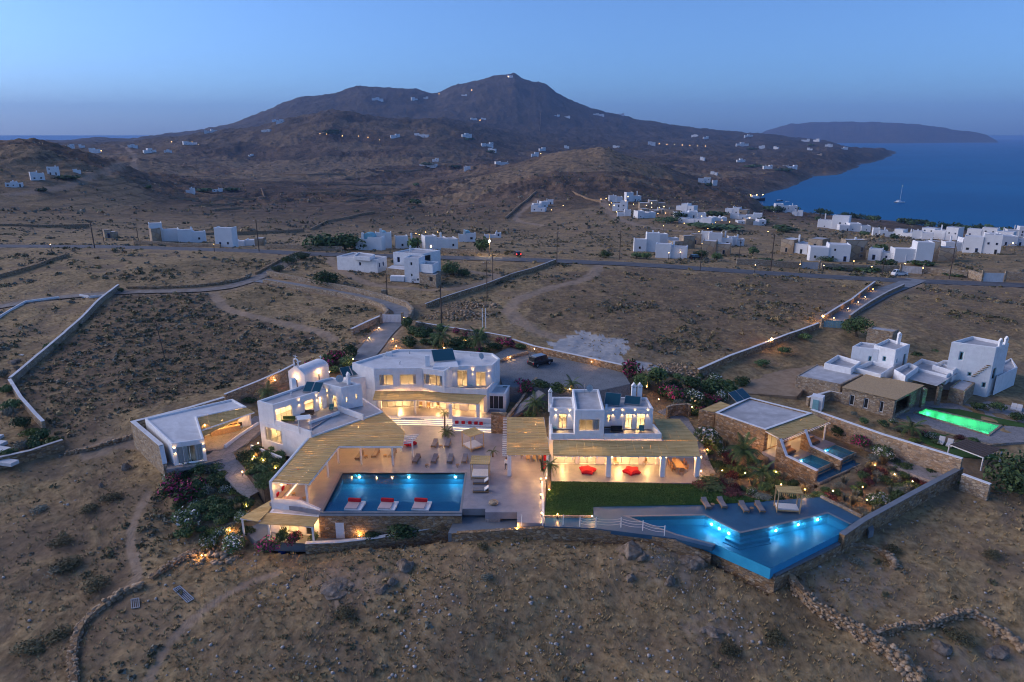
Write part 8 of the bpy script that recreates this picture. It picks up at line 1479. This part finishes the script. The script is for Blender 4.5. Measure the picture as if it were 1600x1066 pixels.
FARH = [(110, 233, 14, 7, 'white house on the far left saddle'), (128, 231, 10, 5, 'second white house on the far left saddle'), (147, 239, 18, 7, 'white house with warm lamps on the far left saddle'), (207, 231, 16, 5, 'flat white house on the left skyline road'), (235, 239, 22, 7, 'white terraced house on the left slope'), (262, 238, 14, 4, 'low white house on the left slope'), (298, 227, 26, 6, 'white houses with lamps on the left ridge'), (335, 206, 12, 4, 'small white house high on the left ridge'), (325, 208, 14, 4, 'small pale house on the left ridge'), (60, 282, 22, 12, 'white villa with stepped blocks on the rocky left hill'), (83, 274, 18, 12, 'upper white villa block on the rocky left hill'), (120, 270, 12, 5, 'small white hut on the rocky left hill'), (22, 293, 26, 8, 'long white wall house below the rocky hill'), (297, 302, 16, 8, 'tiny white chapel house in the terraced fields'), (340, 300, 20, 5, 'low grey farmhouse in the terraced fields'), (393, 245, 10, 4, 'lone white hut on the brown slope'), (415, 207, 18, 5, 'white house on the middle slope, left'), (440, 193, 22, 6, 'white house on the middle slope, upper left'), (430, 190, 12, 4, 'small white house above the middle slope'), (590, 157, 24, 5, 'white houses high on the mountain, left'), (648, 157, 14, 5, 'white house high on the mountain, middle'), (665, 155, 10, 4, 'small white house high on the mountain, right'), (725, 150, 12, 3, 'tiny white house under the summit'), (618, 216, 20, 7, 'white villa on the middle ridge, left'), (658, 214, 32, 6, 'long white villa on the middle ridge'), (505, 210, 30, 5, 'stone house with a row of warm lamps'), (730, 215, 22, 7, 'white villa on the slope below the mountain'), (762, 229, 26, 7, 'white villa block in the valley, upper'), (768, 238, 18, 7, 'white villa block in the valley, lower'), (680, 253, 14, 6, 'small white house in the valley'), (668, 261, 40, 6, 'long white walled house in the valley'), (730, 266, 14, 7, 'white house at the end of the valley wall'), (788, 259, 38, 7, 'white houses at the foot of the round hill'), (836, 245, 16, 8, 'white house behind the round hill, left'), (848, 236, 14, 6, 'upper white house behind the round hill'), (741, 188, 14, 4, 'white house on the mountain flank'), (755, 187, 10, 3, 'lamp lit house on the mountain flank'), (885, 232, 10, 5, 'white house right behind the round hill'), (962, 231, 14, 4, 'white house on the right slope, upper'), (870, 183, 14, 4, 'white house on the mountain shoulder, left'), (886, 184, 12, 3, 'white house on the mountain shoulder, right'), (935, 181, 24, 4, 'row of white houses on the mountain shoulder'), (970, 180, 14, 3, 'lit houses on the mountain shoulder'), (1018, 227, 16, 6, 'white house on the coast slope, far left'), (1085, 214, 14, 4, 'white house on the coast slope, upper left'), (1103, 217, 12, 4, 'white house on the coast slope, upper middle'), (1170, 214, 18, 4, 'flat white house on the coast ridge'), (1160, 229, 26, 7, 'white villa among trees on the coast slope'), (1190, 232, 12, 5, 'white hut on the coast slope'), (1212, 233, 10, 4, 'second white hut on the coast slope'), (1258, 222, 16, 5, 'white house on the coast headland, upper'), (1275, 222, 12, 5, 'white house on the coast headland, upper right'), (1265, 235, 10, 4, 'white house on the coast headland, middle'), (1295, 229, 14, 4, 'white house on the coast headland, right'), (1320, 234, 12, 4, 'white house on the coast headland, far right'), (1280, 243, 10, 3, 'ochre house low on the coast headland'), (1097, 250, 10, 5, 'white hut above the coast'), (1158, 254, 18, 6, 'white house above the rocky shore, left'), (1200, 264, 18, 6, 'white house above the rocky shore, middle'), (1235, 263, 28, 5, 'row of white houses above the rocky shore'), (1100, 286, 26, 9, 'white villa on the shoulder of the round hill'), (1117, 290, 10, 9, 'narrow white villa on the shoulder of the round hill'), (1115, 273, 14, 5, 'small white house above the shoulder villa'), (797, 121, 12, 4, 'white chapel on the mountain summit')]
for px_, py_, w_, h_, lab in FARH: house(px_, py_, w_ * .68, h_ * .82, lab, stone=1 if 'stone' in lab or 'ochre' in lab else 0, detail=1 if w_ > 12 else 0, sink=6)
FL = [(158, 236), (148, 236), (300, 222), (310, 226), (268, 222), (500, 209), (510, 210), (520, 209), (535, 213), (560, 213), (575, 215), (593, 219), (686, 147), (737, 141), (794, 120), (745, 186), (750, 188), (970, 178), (976, 179), (845, 240), (939, 312), (947, 311), (955, 318), (978, 315), (990, 320), (1010, 322), (1018, 325), (1030, 325), (1004, 334), (1018, 334), (1028, 335), (1040, 334), (1046, 333), (963, 332), (952, 321), (1165, 332), (1190, 337), (1195, 342), (1069, 350), (1112, 345), (1118, 349), (1128, 345), (1140, 348), (1113, 351), (1106, 358), (1200, 363), (1037, 354), (1092, 363), (1244, 324), (1292, 330), (1462, 347), (845, 326), (862, 329), (880, 322), (1555, 365), (1580, 370), (1598, 377), (79, 384), (334, 384), (650, 366), (665, 364), (684, 364), (655, 368), (1180, 416), (1250, 415), (1287, 417), (1362, 419), (1414, 414), (1442, 421), (1100, 386), (1097, 382), (1045, 397), (1063, 396), (1207, 393), (1334, 410)] + [(1030 + 12 * k, 225 + .6 * k) for k in range(7)]
FLM = {}
_seen = {}
HN = [(a[0], a[1] - a[3] / 2, a[4]) for a in MID + RES + FARH]
for k, (px_, py_) in enumerate(FL):
 g = G(px_, py_, 0, 2.0); d = math.hypot(g.x, g.y); r = round(max(.12, d * .00036), 2); key = r
 hx, hy, hn = min(HN, key=lambda e: (e[0] - px_) ** 2 + 4 * (e[1] - py_) ** 2); sd = ('right of' if px_ > hx else 'left of') if abs(px_ - hx) > 6 else ('above' if py_ < hy - 3 else 'below' if py_ > hy + 3 else 'beside'); lab = 'warm lamp ' + sd + ' the ' + hn; c_ = _seen[lab] = _seen.get(lab, 0) + 1
 if c_ > 1: lab = ORD[c_ - 1] + ' ' + lab
 t = thing('distant_lamp', lab, 'lamp', g, group='distant lamps in the landscape')
 if key not in FLM:
  a = MB(); a.lathe((0, 0, 2.4), [(.01, -r), (r * .75, -r * .65), (r, 0), (r * .75, r * .65), (.01, r)], 8); a = a.build('globe', MATS['far_bulb']); b = MB().box((0, 0, 1.1), (.12, .12, 2.6)).build('lamp_post', MATS['black_metal']); FLM[key] = (a.data, b.data); bpy.data.objects.remove(a); bpy.data.objects.remove(b)
 for nm, me in zip(('globe', 'lamp_post'), FLM[key]): o = bpy.data.objects.new(nm, me); col.objects.link(o); o.parent = t
for lab, pts, h_, mt in [('stone wall on the far side of the road by the left cluster', [(210, 381), (330, 386), (345, 387)], 1.2, 'pale_stone'), ('stone wall on the far side of the road before the hedge', [(415, 389), (480, 391), (535, 392)], 1.6, 'pale_stone'), ('low stone wall before the church row', [(690, 394), (745, 396)], 1.4, 'pale_stone'), ('stone roadside wall left of the grey gate', [(1150, 414), (1250, 419)], 2.0, 'pale_stone'), ('stone roadside wall between the two grey gates', [(1283, 420), (1405, 425)], 2.0, 'pale_stone'), ('stone roadside wall right of the second gate', [(1442, 427), (1510, 434)], 2.0, 'pale_stone'), ('stone roadside wall at the right edge', [(1568, 438), (1640, 442)], 2.6, 'pale_stone'), ('stone roadside wall left of the white gate', [(1512, 434), (1534, 440)], 2.4, 'pale_stone')]: near_wall(lab, pts, h_, mt, None, .5)
for lab, a_, b_, h_, mt in [('wide grey gate in the roadside wall', (1252, 420), (1278, 421), 2.2, 'roof_screed'), ('second grey gate behind the white truck', (1408, 426), (1440, 428), 2.2, 'roof_screed'), ('pale gate near the right edge', (1535, 440), (1567, 441), 2.6, 'roof_white')]:
 g1, g2 = G(*a_), G(*b_); gate(lab, (g1.x, g1.y, min(g1.z, g2.z)), (g2.x, g2.y, g2.z), h_, mt, 6)
for k, (lab, pts, h_) in enumerate([('field wall below the left cluster hill', [(-20, 352), (60, 355), (140, 357)], 2.2), ('dark field wall behind the left cluster', [(320, 367), (400, 366), (475, 363)], 2.6), ('curving field wall in the middle fields', [(485, 360), (510, 347), (560, 337), (585, 333)], 2.4), ('straight wall climbing the round hill foot', [(790, 342), (805, 328), (838, 300)], 2.4), ('field wall on the terraced slope, upper', [(540, 265), (600, 268), (660, 266)], 3.5), ('field wall on the terraced slope, lower', [(430, 272), (480, 274), (540, 273)], 3.5), ('pale wall beside the tiny chapel house', [(305, 303), (350, 309), (390, 315), (415, 310), (408, 296)], 2.6), ('terrace wall in the left fields, first', [(260, 308), (310, 312)], 2.2), ('terrace wall in the left fields, second', [(300, 322), (350, 320), (380, 316)], 2.2), ('terrace wall in the left fields, third', [(330, 330), (380, 326)], 2.2), ('terrace wall in the middle slope, first', [(480, 296), (560, 298), (640, 295)], 2.6), ('terrace wall in the middle slope, second', [(470, 304), (560, 307), (630, 303)], 2.6), ('terrace wall in the middle slope, third', [(500, 288), (570, 290), (620, 288)], 2.6), ('terrace wall in the middle slope, fourth', [(460, 312), (540, 316), (600, 312)], 2.6), ('field wall far on the mountain flank', [(845, 175), (843, 205)], 6.0), ('field wall above the hill foot pair', [(895, 300), (920, 312), (940, 316)], 2.0)]):
 low_wall('field_wall', lab, gline(pts), None, None, 1.0, 'field_stone', follow=8.0, height=h_ * .6)
# ------------------------------------------------------------------ trees of the plain, poles, cars, boats, person
for px_, py_, w_, h_, lab in [(508, 446, 8.5, 5.2, 'wide dark bush tree below the long low house'), (708, 430, 7.0, 5.5, 'dark pine leaning beside the white house'), (722, 432, 5.5, 3.0, 'low dark bush right of the leaning pine'), (652, 391, 8.5, 6.0, 'round dark tree in front of the church row'), (752, 393, 8.0, 7.0, 'dark tree behind the street lamp'), (450, 412, 6.0, 3.0, 'dark bush at the lane junction'), (470, 405, 6.5, 3.0, 'dark bush beside the lane bend'), (436, 424, 5.0, 2.4, 'low bush along the lane'), (945, 402, 4.5, 3.0, 'dark bush left of the roadside cluster'), (1010, 405, 5.0, 3.2, 'purple bush before the roadside cluster'), (995, 404, 5.0, 3.0, 'green bush before the roadside cluster'), (1095, 404, 6.0, 4.0, 'dark bush beside the parked dark car'), (1120, 407, 5.0, 3.6, 'dark bush before the stone house'), (1172, 397, 7.5, 4.0, 'dark tree at the end of the roadside cluster'), (1376, 396, 9.0, 5.5, 'wide tree behind the roadside villas'), (1385, 416, 10, 3.0, 'hedge bush before the low white wing'), (1440, 416, 12, 2.6, 'hedge before the villa with two windows'), (1480, 400, 7.0, 4.0, 'tree beside the round stone tower'), (1350, 370, 8, 4.5, 'dark tree in the plain, left'), (1400, 373, 9, 4.0, 'dark tree in the plain, middle'), (1275, 345, 8, 5.0, 'dark tree beside the thin chimney house'), (65, 300, 10, 4.0, 'dark shrubs below the white hill villa'), (108, 282, 22, 5.0, 'green grove right of the white hill villa'), (232, 296, 8, 5.0, 'dark round tree on the brown slope'), (325, 301, 26, 6.0, 'dark grove right of the tiny chapel house'), (365, 300, 26, 6.0, 'dark grove in the terraced fields'), (647, 320, 18, 7.0, 'lone dark bush grove on the hill foot'), (650, 291, 12, 6.0, 'small green trees above the hill foot'), (1290, 408, 8, 2.4, 'bush at the villa wall with stone bays'), (1190, 410, 10, 2.2, 'hedge along the left roadside wall, first'), (1225, 414, 10, 2.2, 'hedge along the left roadside wall, second'), (1310, 421, 12, 2.0, 'hedge along the middle roadside wall, first'), (1350, 423, 12, 2.0, 'hedge along the middle roadside wall, second'), (1490, 431, 10, 2.0, 'hedge along the right roadside wall'), (1560, 360, 10, 4.0, 'dark tree above the right shore'), (520, 212, 60, 18, 'dark grove behind the lamp lit stone house'), (735, 220, 40, 10, 'dark grove around the villa below the mountain'), (770, 240, 40, 10, 'dark grove around the valley villas'), (1175, 235, 50, 12, 'dark grove on the coast slope'), (1180, 262, 50, 9, 'dark grove above the rocky shore'), (1225, 268, 50, 8, 'second dark grove above the rocky shore'), (1270, 228, 50, 9, 'dark grove on the coast headland'), (1107, 292, 14, 8, 'dark trees between the shoulder villas'), (1040, 348, 20, 5, 'dark planting below the hotel, left'), (1060, 340, 14, 6, 'dark planting beside the hotel path'), (1120, 340, 24, 6, 'dark planting between the hotel blocks'), (1100, 358, 36, 4, 'dark planting under the middle hotel block'), (1150, 360, 36, 4, 'dark planting under the right hotel block'), (1195, 350, 20, 6, 'dark planting right of the hotel'), (1215, 362, 26, 5, 'dark trees at the end of the hotel'), (670, 258, 40, 7, 'dark trees round the long walled valley house'), (710, 262, 36, 6, 'dark trees in the valley')]:
 tree(G(px_, py_), w_, h_, lab, 'olive' if py_ > 400 and w_ < 10 else 'far', clear=.02, trunk=py_ > 380)
for k in range(5): tree(G(492 + 16 * k, 390), 12.0, 7.0, 'dark clipped tree in the long hedge beyond the road, ' + ORD[k] + ' from the left', 'far', group='trees of the long hedge beyond the road', clear=.0)
for k, (px_, py_) in enumerate([(1200, 329), (1212, 331), (1224, 331), (1236, 332), (1256, 331), (1268, 333), (1280, 335), (1292, 336), (1304, 336), (1318, 339), (1330, 341), (1343, 342), (1356, 344), (1366, 345), (1412, 350), (1422, 351), (1432, 352), (1444, 353), (1456, 355), (1468, 356), (1480, 357), (1492, 358), (1502, 359), (1516, 360), (1528, 360), (1540, 361), (1552, 362), (1568, 364), (1584, 365), (1596, 367)]):
 tree(G(px_, py_), rv.uniform(14, 20), rv.uniform(6, 8.5), 'dark tamarisk in the beach row, ' + (ORD[k] + ' from the left' if k < 15 else ORD[29 - k] + ' from the right'), 'far', group='tamarisk row along the beach', name='tamarisk_tree', clear=.0)
def pole(px, py, top, label, r=.13, mat='pole_wood', arm=True, lamp=False):
 g = G(px, py); h = z_at(g, top) - g.z; t = thing('utility_pole', label, 'pole', g); MB().tube([(0, 0, -.5), (0, 0, h)], [r, r * .7], 8).build('shaft', MATS[mat], t)
 if arm:
  MB().bar((-.8, 0, h - .5), (.8, 0, h - .5), .1).build('crossarm', MATS[mat], t)
  for x in (-.7, 0, .7): MB().lathe((x, 0, h - .45), [(.05, 0), (.07, .08), (.03, .18)], 6).build('insulator', MATS['white_paint'], t)
 return t, g, h
for px_, py_, tp, lab, r_, a_ in [(690, 510, 446, 'tall dark utility pole behind the palms', .17, 1), (761, 468, 408, 'thin utility pole beside the diagonal wall', .12, 1), (770, 443, 396, 'thin utility pole below the street lamp', .12, 1), (870, 411, 362, 'utility pole at the end of the diagonal wall', .13, 1), (968, 406, 360, 'utility pole left of the roadside cluster', .14, 1), (1094, 422, 394, 'short utility pole at the road', .13, 0), (1154, 411, 374, 'utility pole beside the roadside cluster', .14, 1), (1204, 423, 366, 'thick dark utility pole at the road', .2, 1), (1483, 436, 375, 'utility pole beyond the road at the right', .16, 1), (1378, 432, 408, 'short post at the lane entrance', .12, 0), (148, 388, 346, 'dark utility pole in the left fields', .2, 1), (163, 381, 357, 'thin pole in the left fields', .14, 0), (217, 381, 357, 'thin pole left of the white cluster', .14, 0), (405, 393, 343, 'tall dark utility pole right of the left cluster', .18, 1), (605, 461, 428, 'grey pole beside the driveway box', .14, 0)]: pole(px_, py_, tp, lab, r_, arm=a_)
t, g, h_ = pole(765, 400, 352, 'street lamp pole with bright bulb beyond the road', .14, arm=False); zb_ = z_at(g, 376) - g.z; MB().bar((0, 0, zb_ + .2), (0, -1.0, zb_ + .25), .08).build('lamp_arm', MATS['steel'], t); m = MB(); m.lathe((0, -1.0, zb_), [(.05, -.28), (.34, -.12), (.36, .1), (.1, .2)], 10); b_ = m.build('lamp_head', MATS['street_bulb'], t); point_light('lamp_light', (0, -1.3, zb_ - .45), 60.0, (1, .8, .5), b_, world=False, radius=.2)
for px_, lab in ((754, 'left white scaffold post behind the palms'), (759, 'right white scaffold post behind the palms')): g = G(px_, 513); tag(MB().tube([(g.x, g.y, g.z - .3), (g.x, g.y, z_at(g, 482))], .09, 8).build('white_post', MATS['white_paint']), lab, 'post')
g = G(259, 565); e_ = G(252, 560); tag(MB().tube([(g.x, g.y, g.z - .3), (g.x - .9, g.y + .2, z_at(g, 500))], .09, 6).build('leaning_pole', MATS['pole_wood']), 'thin leaning pole in the left scrub field', 'pole')
tag(MB().box(tuple(G(600, 461) + Vector((0, 0, .6))), (1.2, .8, 1.6)).build('utility_box', MATS['pale_stone'], bevel=.03), 'pale utility box beside the driveway wall', 'box')
t = thing('garden_steps', 'wide pale slabs stepping down at the left edge', 'steps', G(5, 705))
for k in range(6): q = P(-42 + 3 * k, 665 + 9 * k, -.4); MB().box((q.x, q.y, -.9 - .05 * k), (9.0 + .4 * k, 1.25, .5), R(-14)).build('slab', MATS['roof_white'], t, True)
tag(MB().box(tuple(P(5, 556, 1.2)), (9, .35, .8), R(-8)).build('low_white_wall', MATS['white_plaster']), 'short white wall at the left edge', 'wall')
for lab, pts, z in (('grey slab leaning on the boundary wall right of the pool', [(1354, 815), (1362, 812), (1366, 828), (1358, 831)], -1.0),):
 c = [P(a, b, z) for a, b in pts]; tag(MB().prism([tuple(p)[:2] for p in c], z - .9, z).build('stone_slab', MATS['grey_deck']), lab, 'slab')
def car(label, p, rz, L, W_, H_, paint, hood=.25, cab=(.25, .92), pickup=False, tail=False, boxy=.0, name='car', cat='car'):
 t = thing(name, label, cat, p, rz); hl = L / 2; belt = H_ * .56; cl = .28
 prof = [(-hl, cl), (-hl, belt * .96), (-hl + .06, belt), (hl - hood * L, belt), (hl - .12, belt * .86), (hl, belt * .7), (hl, cl)]
 m = MB(); k = len(prof); m.raw([(x, s * W_ / 2, z) for s in (-1, 1) for x, z in prof], [tuple(range(k)), tuple(range(2 * k - 1, k - 1, -1))] + [(i, k + i, k + (i + 1) % k, (i + 1) % k) for i in range(k)]); body = m.build('body', MATS[paint], t, bevel=.06)
 a, b = -hl + cab[0] * L * (1 if pickup else .12), hl - hood * L; r0, r1 = (a + .12 + .18 * (1 - boxy), b - .55 + .2 * boxy); wi = W_ / 2 - .08; wt = W_ / 2 - .2
 vs_ = [(a, -wi, belt), (b, -wi, belt), (b, wi, belt), (a, wi, belt), (r0, -wt, H_), (r1, -wt, H_), (r1, wt, H_), (r0, wt, H_)]
 MB().raw(vs_, [(4, 5, 6, 7), (0, 1, 5, 4), (1, 2, 6, 5), (2, 3, 7, 6), (3, 0, 4, 7)]).build('cabin', MATS[paint], t, bevel=.04)
 def lerp3(p, q, f): return tuple(p[i] + (q[i] - p[i]) * f for i in range(3))
 def pane(q, nm, off):
  c = [sum(v[i] for v in q) / 4 for i in range(3)]; qq = [tuple(c[i] + (v[i] - c[i]) * .84 + off[i] for i in range(3)) for v in q]; MB().face(*qq).build(nm, MATS['dark_glass_plain'], t)
 V = vs_
 pane((V[1], V[2], V[6], V[5]), 'windscreen', (.012, 0, .01)); pane((V[3], V[0], V[4], V[7]), 'rear_window', (-.012, 0, .01))
 for (i, j, k_, l), s in (((0, 1, 5, 4), -1), ((2, 3, 7, 6), 1)):
  for f0, f1 in ((.04, .48), (.52, .96)): pane((lerp3(V[i], V[j], f0), lerp3(V[i], V[j], f1), lerp3(V[l], V[k_], f1), lerp3(V[l], V[k_], f0)), 'side_window', (0, s * .012, 0))
 if pickup: MB().box((-hl + .55 * cab[0] * L, 0, belt + .01), (cab[0] * L * .85, W_ - .3, .04)).build('load_bed', MATS['black_metal'], t)
 for x in (-hl * .62, hl * .62):
  for s in (-1, 1):
   w = MB(); r = .36; n = 14; w.raw([(x + r * math.cos(i * 2 * math.pi / n), s * (W_ / 2 - .2) + yy, r + r * math.sin(i * 2 * math.pi / n)) for yy in (0, s * .22) for i in range(n)], [tuple(range(n)), tuple(range(2 * n - 1, n - 1, -1))] + [(i, n + i, n + (i + 1) % n, (i + 1) % n) for i in range(n)]); wh = w.build('wheel', MATS['black_metal'], t)
   w = MB(); w.face(*[(x + .2 * math.cos(i * 2 * math.pi / n), s * (W_ / 2 + .025), r + .2 * math.sin(i * 2 * math.pi / n)) for i in range(n)]); w.build('rim', MATS['steel'], wh)
 for s in (-1, 1):
  MB().box((hl - .01, s * (W_ / 2 - .3), belt * .72), (.06, .32, .14)).build('headlight', MATS['white_fabric'], t); MB().box((-hl + .0, s * (W_ / 2 - .16), belt * .82), (.06, .16, .3)).build('tail_light', MATS['tail_light'] if tail else MATS['red_fabric'], t)
 return t
t_ = NT('car_black'); t_.fin((.012, .014, .018), .18, .6); t_ = NT('car_white'); t_.fin((.72, .72, .72), .3, .5); t_ = NT('car_dark_red'); t_.fin((.06, .015, .018), .25, .5)
q = P(844, 570, 3.4); cr = car('boxy black four wheel drive parked in the cobbled court', (q.x, q.y, 3.41), R(38), 4.5, 1.9, 1.85, 'car_black', .22, (.25, .9), boxy=.8); MB().box((-.4, 0, 1.9), (2.2, 1.3, .05)).build('roof_rack', MATS['steel'], cr)
g = G(655, 443); car('white pickup parked beside the tower house', g, R(-12), 4.7, 1.75, 1.6, 'car_white', .22, (.38, .9), pickup=True)
g = G(622, 440); tag(MB().box((g.x, g.y, g.z + .9), (4.0, 1.8, 1.5), R(-8)).build('white_trailer', MATS['white_plaster'], bevel=.1), 'white box trailer left of the parked pickup', 'trailer')
g = G(1405, 431); car('small white flatbed truck on the roadside', g, R(188), 4.6, 1.8, 2.0, 'car_white', .06, (.6, .9), pickup=True, boxy=.6, name='truck', cat='truck')
g = G(808, 399); car('dark car with glowing red tail lights on the road', g, R(105), 4.2, 1.75, 1.5, 'car_dark_red', tail=True)
g = G(1087, 405); car('dark car parked before the stone house', g, R(15), 4.3, 1.8, 1.6, 'car_black')
q = P(1405, 317, SEA_Z); ct = thing('catamaran', 'white sailing catamaran anchored in the bay', 'boat', q, R(20))
for y in (-2.6, 2.6):
 m = MB(); n = 9; pr_ = [(-6.5 + 13 * i / (n - 1), .75 * math.sin(math.pi * min(1, .25 + .75 * (1 - i / (n - 1)))) ** .7) for i in range(n)]; vs_ = []
 for x, w in pr_: vs_ += [(x, y - w, 1.5), (x, y - w * .6, -.4), (x, y + w * .6, -.4), (x, y + w, 1.5)]
 m.raw(vs_, [(3, 2, 1, 0), tuple(4 * (n - 1) + j for j in range(4))] + [(4 * i + j, 4 * i + (j + 1) % 4, 4 * i + 4 + (j + 1) % 4, 4 * i + 4 + j) for i in range(n - 1) for j in range(4)]); m.build('hull', MATS['white_paint'], ct)
MB().box((-.8, 0, 1.3), (8.5, 5.0, .6)).build('bridge_deck', MATS['white_paint'], ct, bevel=.1); MB().box((-1.0, 0, 2.2), (4.5, 3.8, 1.3)).build('cabin', MATS['white_paint'], ct, bevel=.25); MB().box((1.28, 0, 2.3), (.1, 3.0, .5)).build('cabin_window', MATS['dark_glass_plain'], ct)
zm = z_at(q, 291) - SEA_Z; MB().tube([(.8, 0, 1.5), (.8, 0, zm)], [.16, .1], 8).build('mast', MATS['white_paint'], ct); MB().bar((.8, 0, 3.6), (-4.6, 0, 3.8), .3, .45).build('boom', MATS['white_fabric'], ct); MB().lathe((.8, 0, zm + .3), [(.05, -.2), (.2, 0), (.05, .2)], 8).build('anchor_light', MATS['far_bulb'], ct)
for (px_, py_, L, lab, lit) in ((1181, 314, 26, 'dark motor yacht with lights moored by the rocky shore', 1), (1218, 314.5, 9, 'small dark boat off the beach', 0), (1230, 316, 6, 'small white boat off the beach', 0)):
 q = P(px_, py_, SEA_Z); t = thing('motor_boat', lab, 'boat', q, R(8)); W_ = L * .24; n = 9; m = MB(); vs_ = []
 for i in range(n):
  f = i / (n - 1); x = -L / 2 + L * f; w = W_ / 2 * (1 if f < .55 else math.cos((f - .55) / .45 * math.pi / 2) ** .7 + .02); sh_ = L * .11 * (1 + .5 * f * f); vs_ += [(x, -w, sh_), (x, -w * .7, -.3), (x, w * .7, -.3), (x, w, sh_)]
 m.raw(vs_, [(3, 2, 1, 0), tuple(4 * (n - 1) + j for j in range(4))] + [(4 * i + j, 4 * i + (j + 1) % 4, 4 * i + 4 + (j + 1) % 4, 4 * i + 4 + j) for i in range(n - 1) for j in range(4)]); m.build('hull', MATS['black_metal' if 'dark' in lab else 'white_paint'], t); MB().box((-L * .08, 0, L * .16), (L * .45, W_ * .75, L * .12)).build('cabin', MATS['white_paint'], t, bevel=L * .015)
 if lit:
  MB().box((-L * .1, 0, L * .24), (L * .25, W_ * .6, L * .06)).build('upper_deck', MATS['white_paint'], t, bevel=.2)
  for x in (-L * .3, L * .02, L * .35): MB().lathe((x, 0, L * .3), [(.05, -.35), (.4, 0), (.05, .35)], 8).build('deck_light', MATS['warm_bulb'], t)
def person(label, p, rz, shirt, trousers):
 t = thing('person', label, 'person', p, rz); J = {'pel': (0, 0, .95, .15, .11), 'sp': (0, 0, 1.18, .15, .10), 'ch': (0, .01, 1.38, .17, .11), 'nk': (0, 0, 1.50, .06, .06), 'hd': (0, .03, 1.64, .09, .11), 'tp': (0, .02, 1.73, .07, .08), 'sl': (-.19, 0, 1.42, .06, .06), 'el': (-.25, -.02, 1.15, .045, .045), 'wl': (-.24, .08, .92, .035, .035), 'fl': (-.24, .12, .82, .03, .02), 'sr': (.19, 0, 1.42, .06, .06), 'er': (.26, .04, 1.16, .045, .045), 'wr': (.2, .2, 1.0, .035, .035), 'fr': (.17, .27, .96, .03, .02), 'hl': (-.1, 0, .88, .09, .09), 'kl': (-.11, .02, .5, .06, .06), 'al': (-.11, -.02, .09, .045, .045), 'tl': (-.12, .15, .04, .04, .03), 'hr': (.1, 0, .88, .09, .09), 'kr': (.12, .05, .5, .06, .06), 'ar': (.13, .02, .09, .045, .045), 'tr': (.14, .19, .04, .04, .03)}
 E_ = [('pel', 'sp'), ('sp', 'ch'), ('ch', 'nk'), ('nk', 'hd'), ('hd', 'tp'), ('ch', 'sl'), ('sl', 'el'), ('el', 'wl'), ('wl', 'fl'), ('ch', 'sr'), ('sr', 'er'), ('er', 'wr'), ('wr', 'fr'), ('pel', 'hl'), ('hl', 'kl'), ('kl', 'al'), ('al', 'tl'), ('pel', 'hr'), ('hr', 'kr'), ('kr', 'ar'), ('ar', 'tr')]; ks = list(J)
 me = bpy.data.meshes.new('body'); me.from_pydata([J[k][:3] for k in ks], [(ks.index(a), ks.index(b)) for a, b in E_], []); o = link_mesh('body', me, t); md = o.modifiers.new('skin', 'SKIN')
 for i, k in enumerate(ks): me.skin_vertices[0].data[i].radius = J[k][3:5]
 me.skin_vertices[0].data[0].use_root = True; o.modifiers.new('sub', 'SUBSURF').levels = 1; o.modifiers['sub'].render_levels = 1
 mt = NT('person_' + shirt); sx = mt.n('SeparateXYZ'); mt.l(mt.co(), sx.inputs[0]); sk = (.36, .2, .13); c = mt.mix(mt.math('GREATER_THAN', sx.outputs['Z'], .96), MATS_RGB[trousers], MATS_RGB[shirt]); c = mt.mix(mt.math('GREATER_THAN', sx.outputs['Z'], 1.5), c, sk); c = mt.mix(mt.math('LESS_THAN', sx.outputs['Z'], .1), c, (.03, .03, .03)); mt.fin(c, .8); me.materials.append(mt.m)
 MB().lathe((0, 0, 1.66), [(.105, .0), (.115, .06), (.09, .12), (.03, .15)], 10).build('hair', MATS['black_metal'], t); return t
MATS_RGB = {'white': (.7, .7, .7), 'dark': (.04, .045, .06), 'black': (.03, .03, .035), 'grey': (.2, .2, .2)}
person('person in white shirt and dark trousers standing beside the pergola column', P(791, 734, .004), R(160), 'white', 'dark'); q = P(340, 672, .03); person('person in dark clothes working on the kitchen porch', (q.x, q.y, .03), R(30), 'black', 'grey')
# ------------------------------------------------------------------ evening air
t_ = NT('evening_haze'); t_.t.nodes.remove(t_.b)
v_ = t_.n('VolumePrincipled'); v_.inputs['Color'].default_value = (.33, .55, 1.0, 1); v_.inputs['Density'].default_value = 0.00008; v_.inputs['Anisotropy'].default_value = 0.0
t_.l(v_.outputs[0], t_.out.inputs['Volume'])
m_ = MB(); m_.box((0, 5500, 235), (30000, 17000, 700)); tag(m_.build('haze', MATS['evening_haze']), 'thin blue evening haze over land and sea', 'haze', kind='stuff')
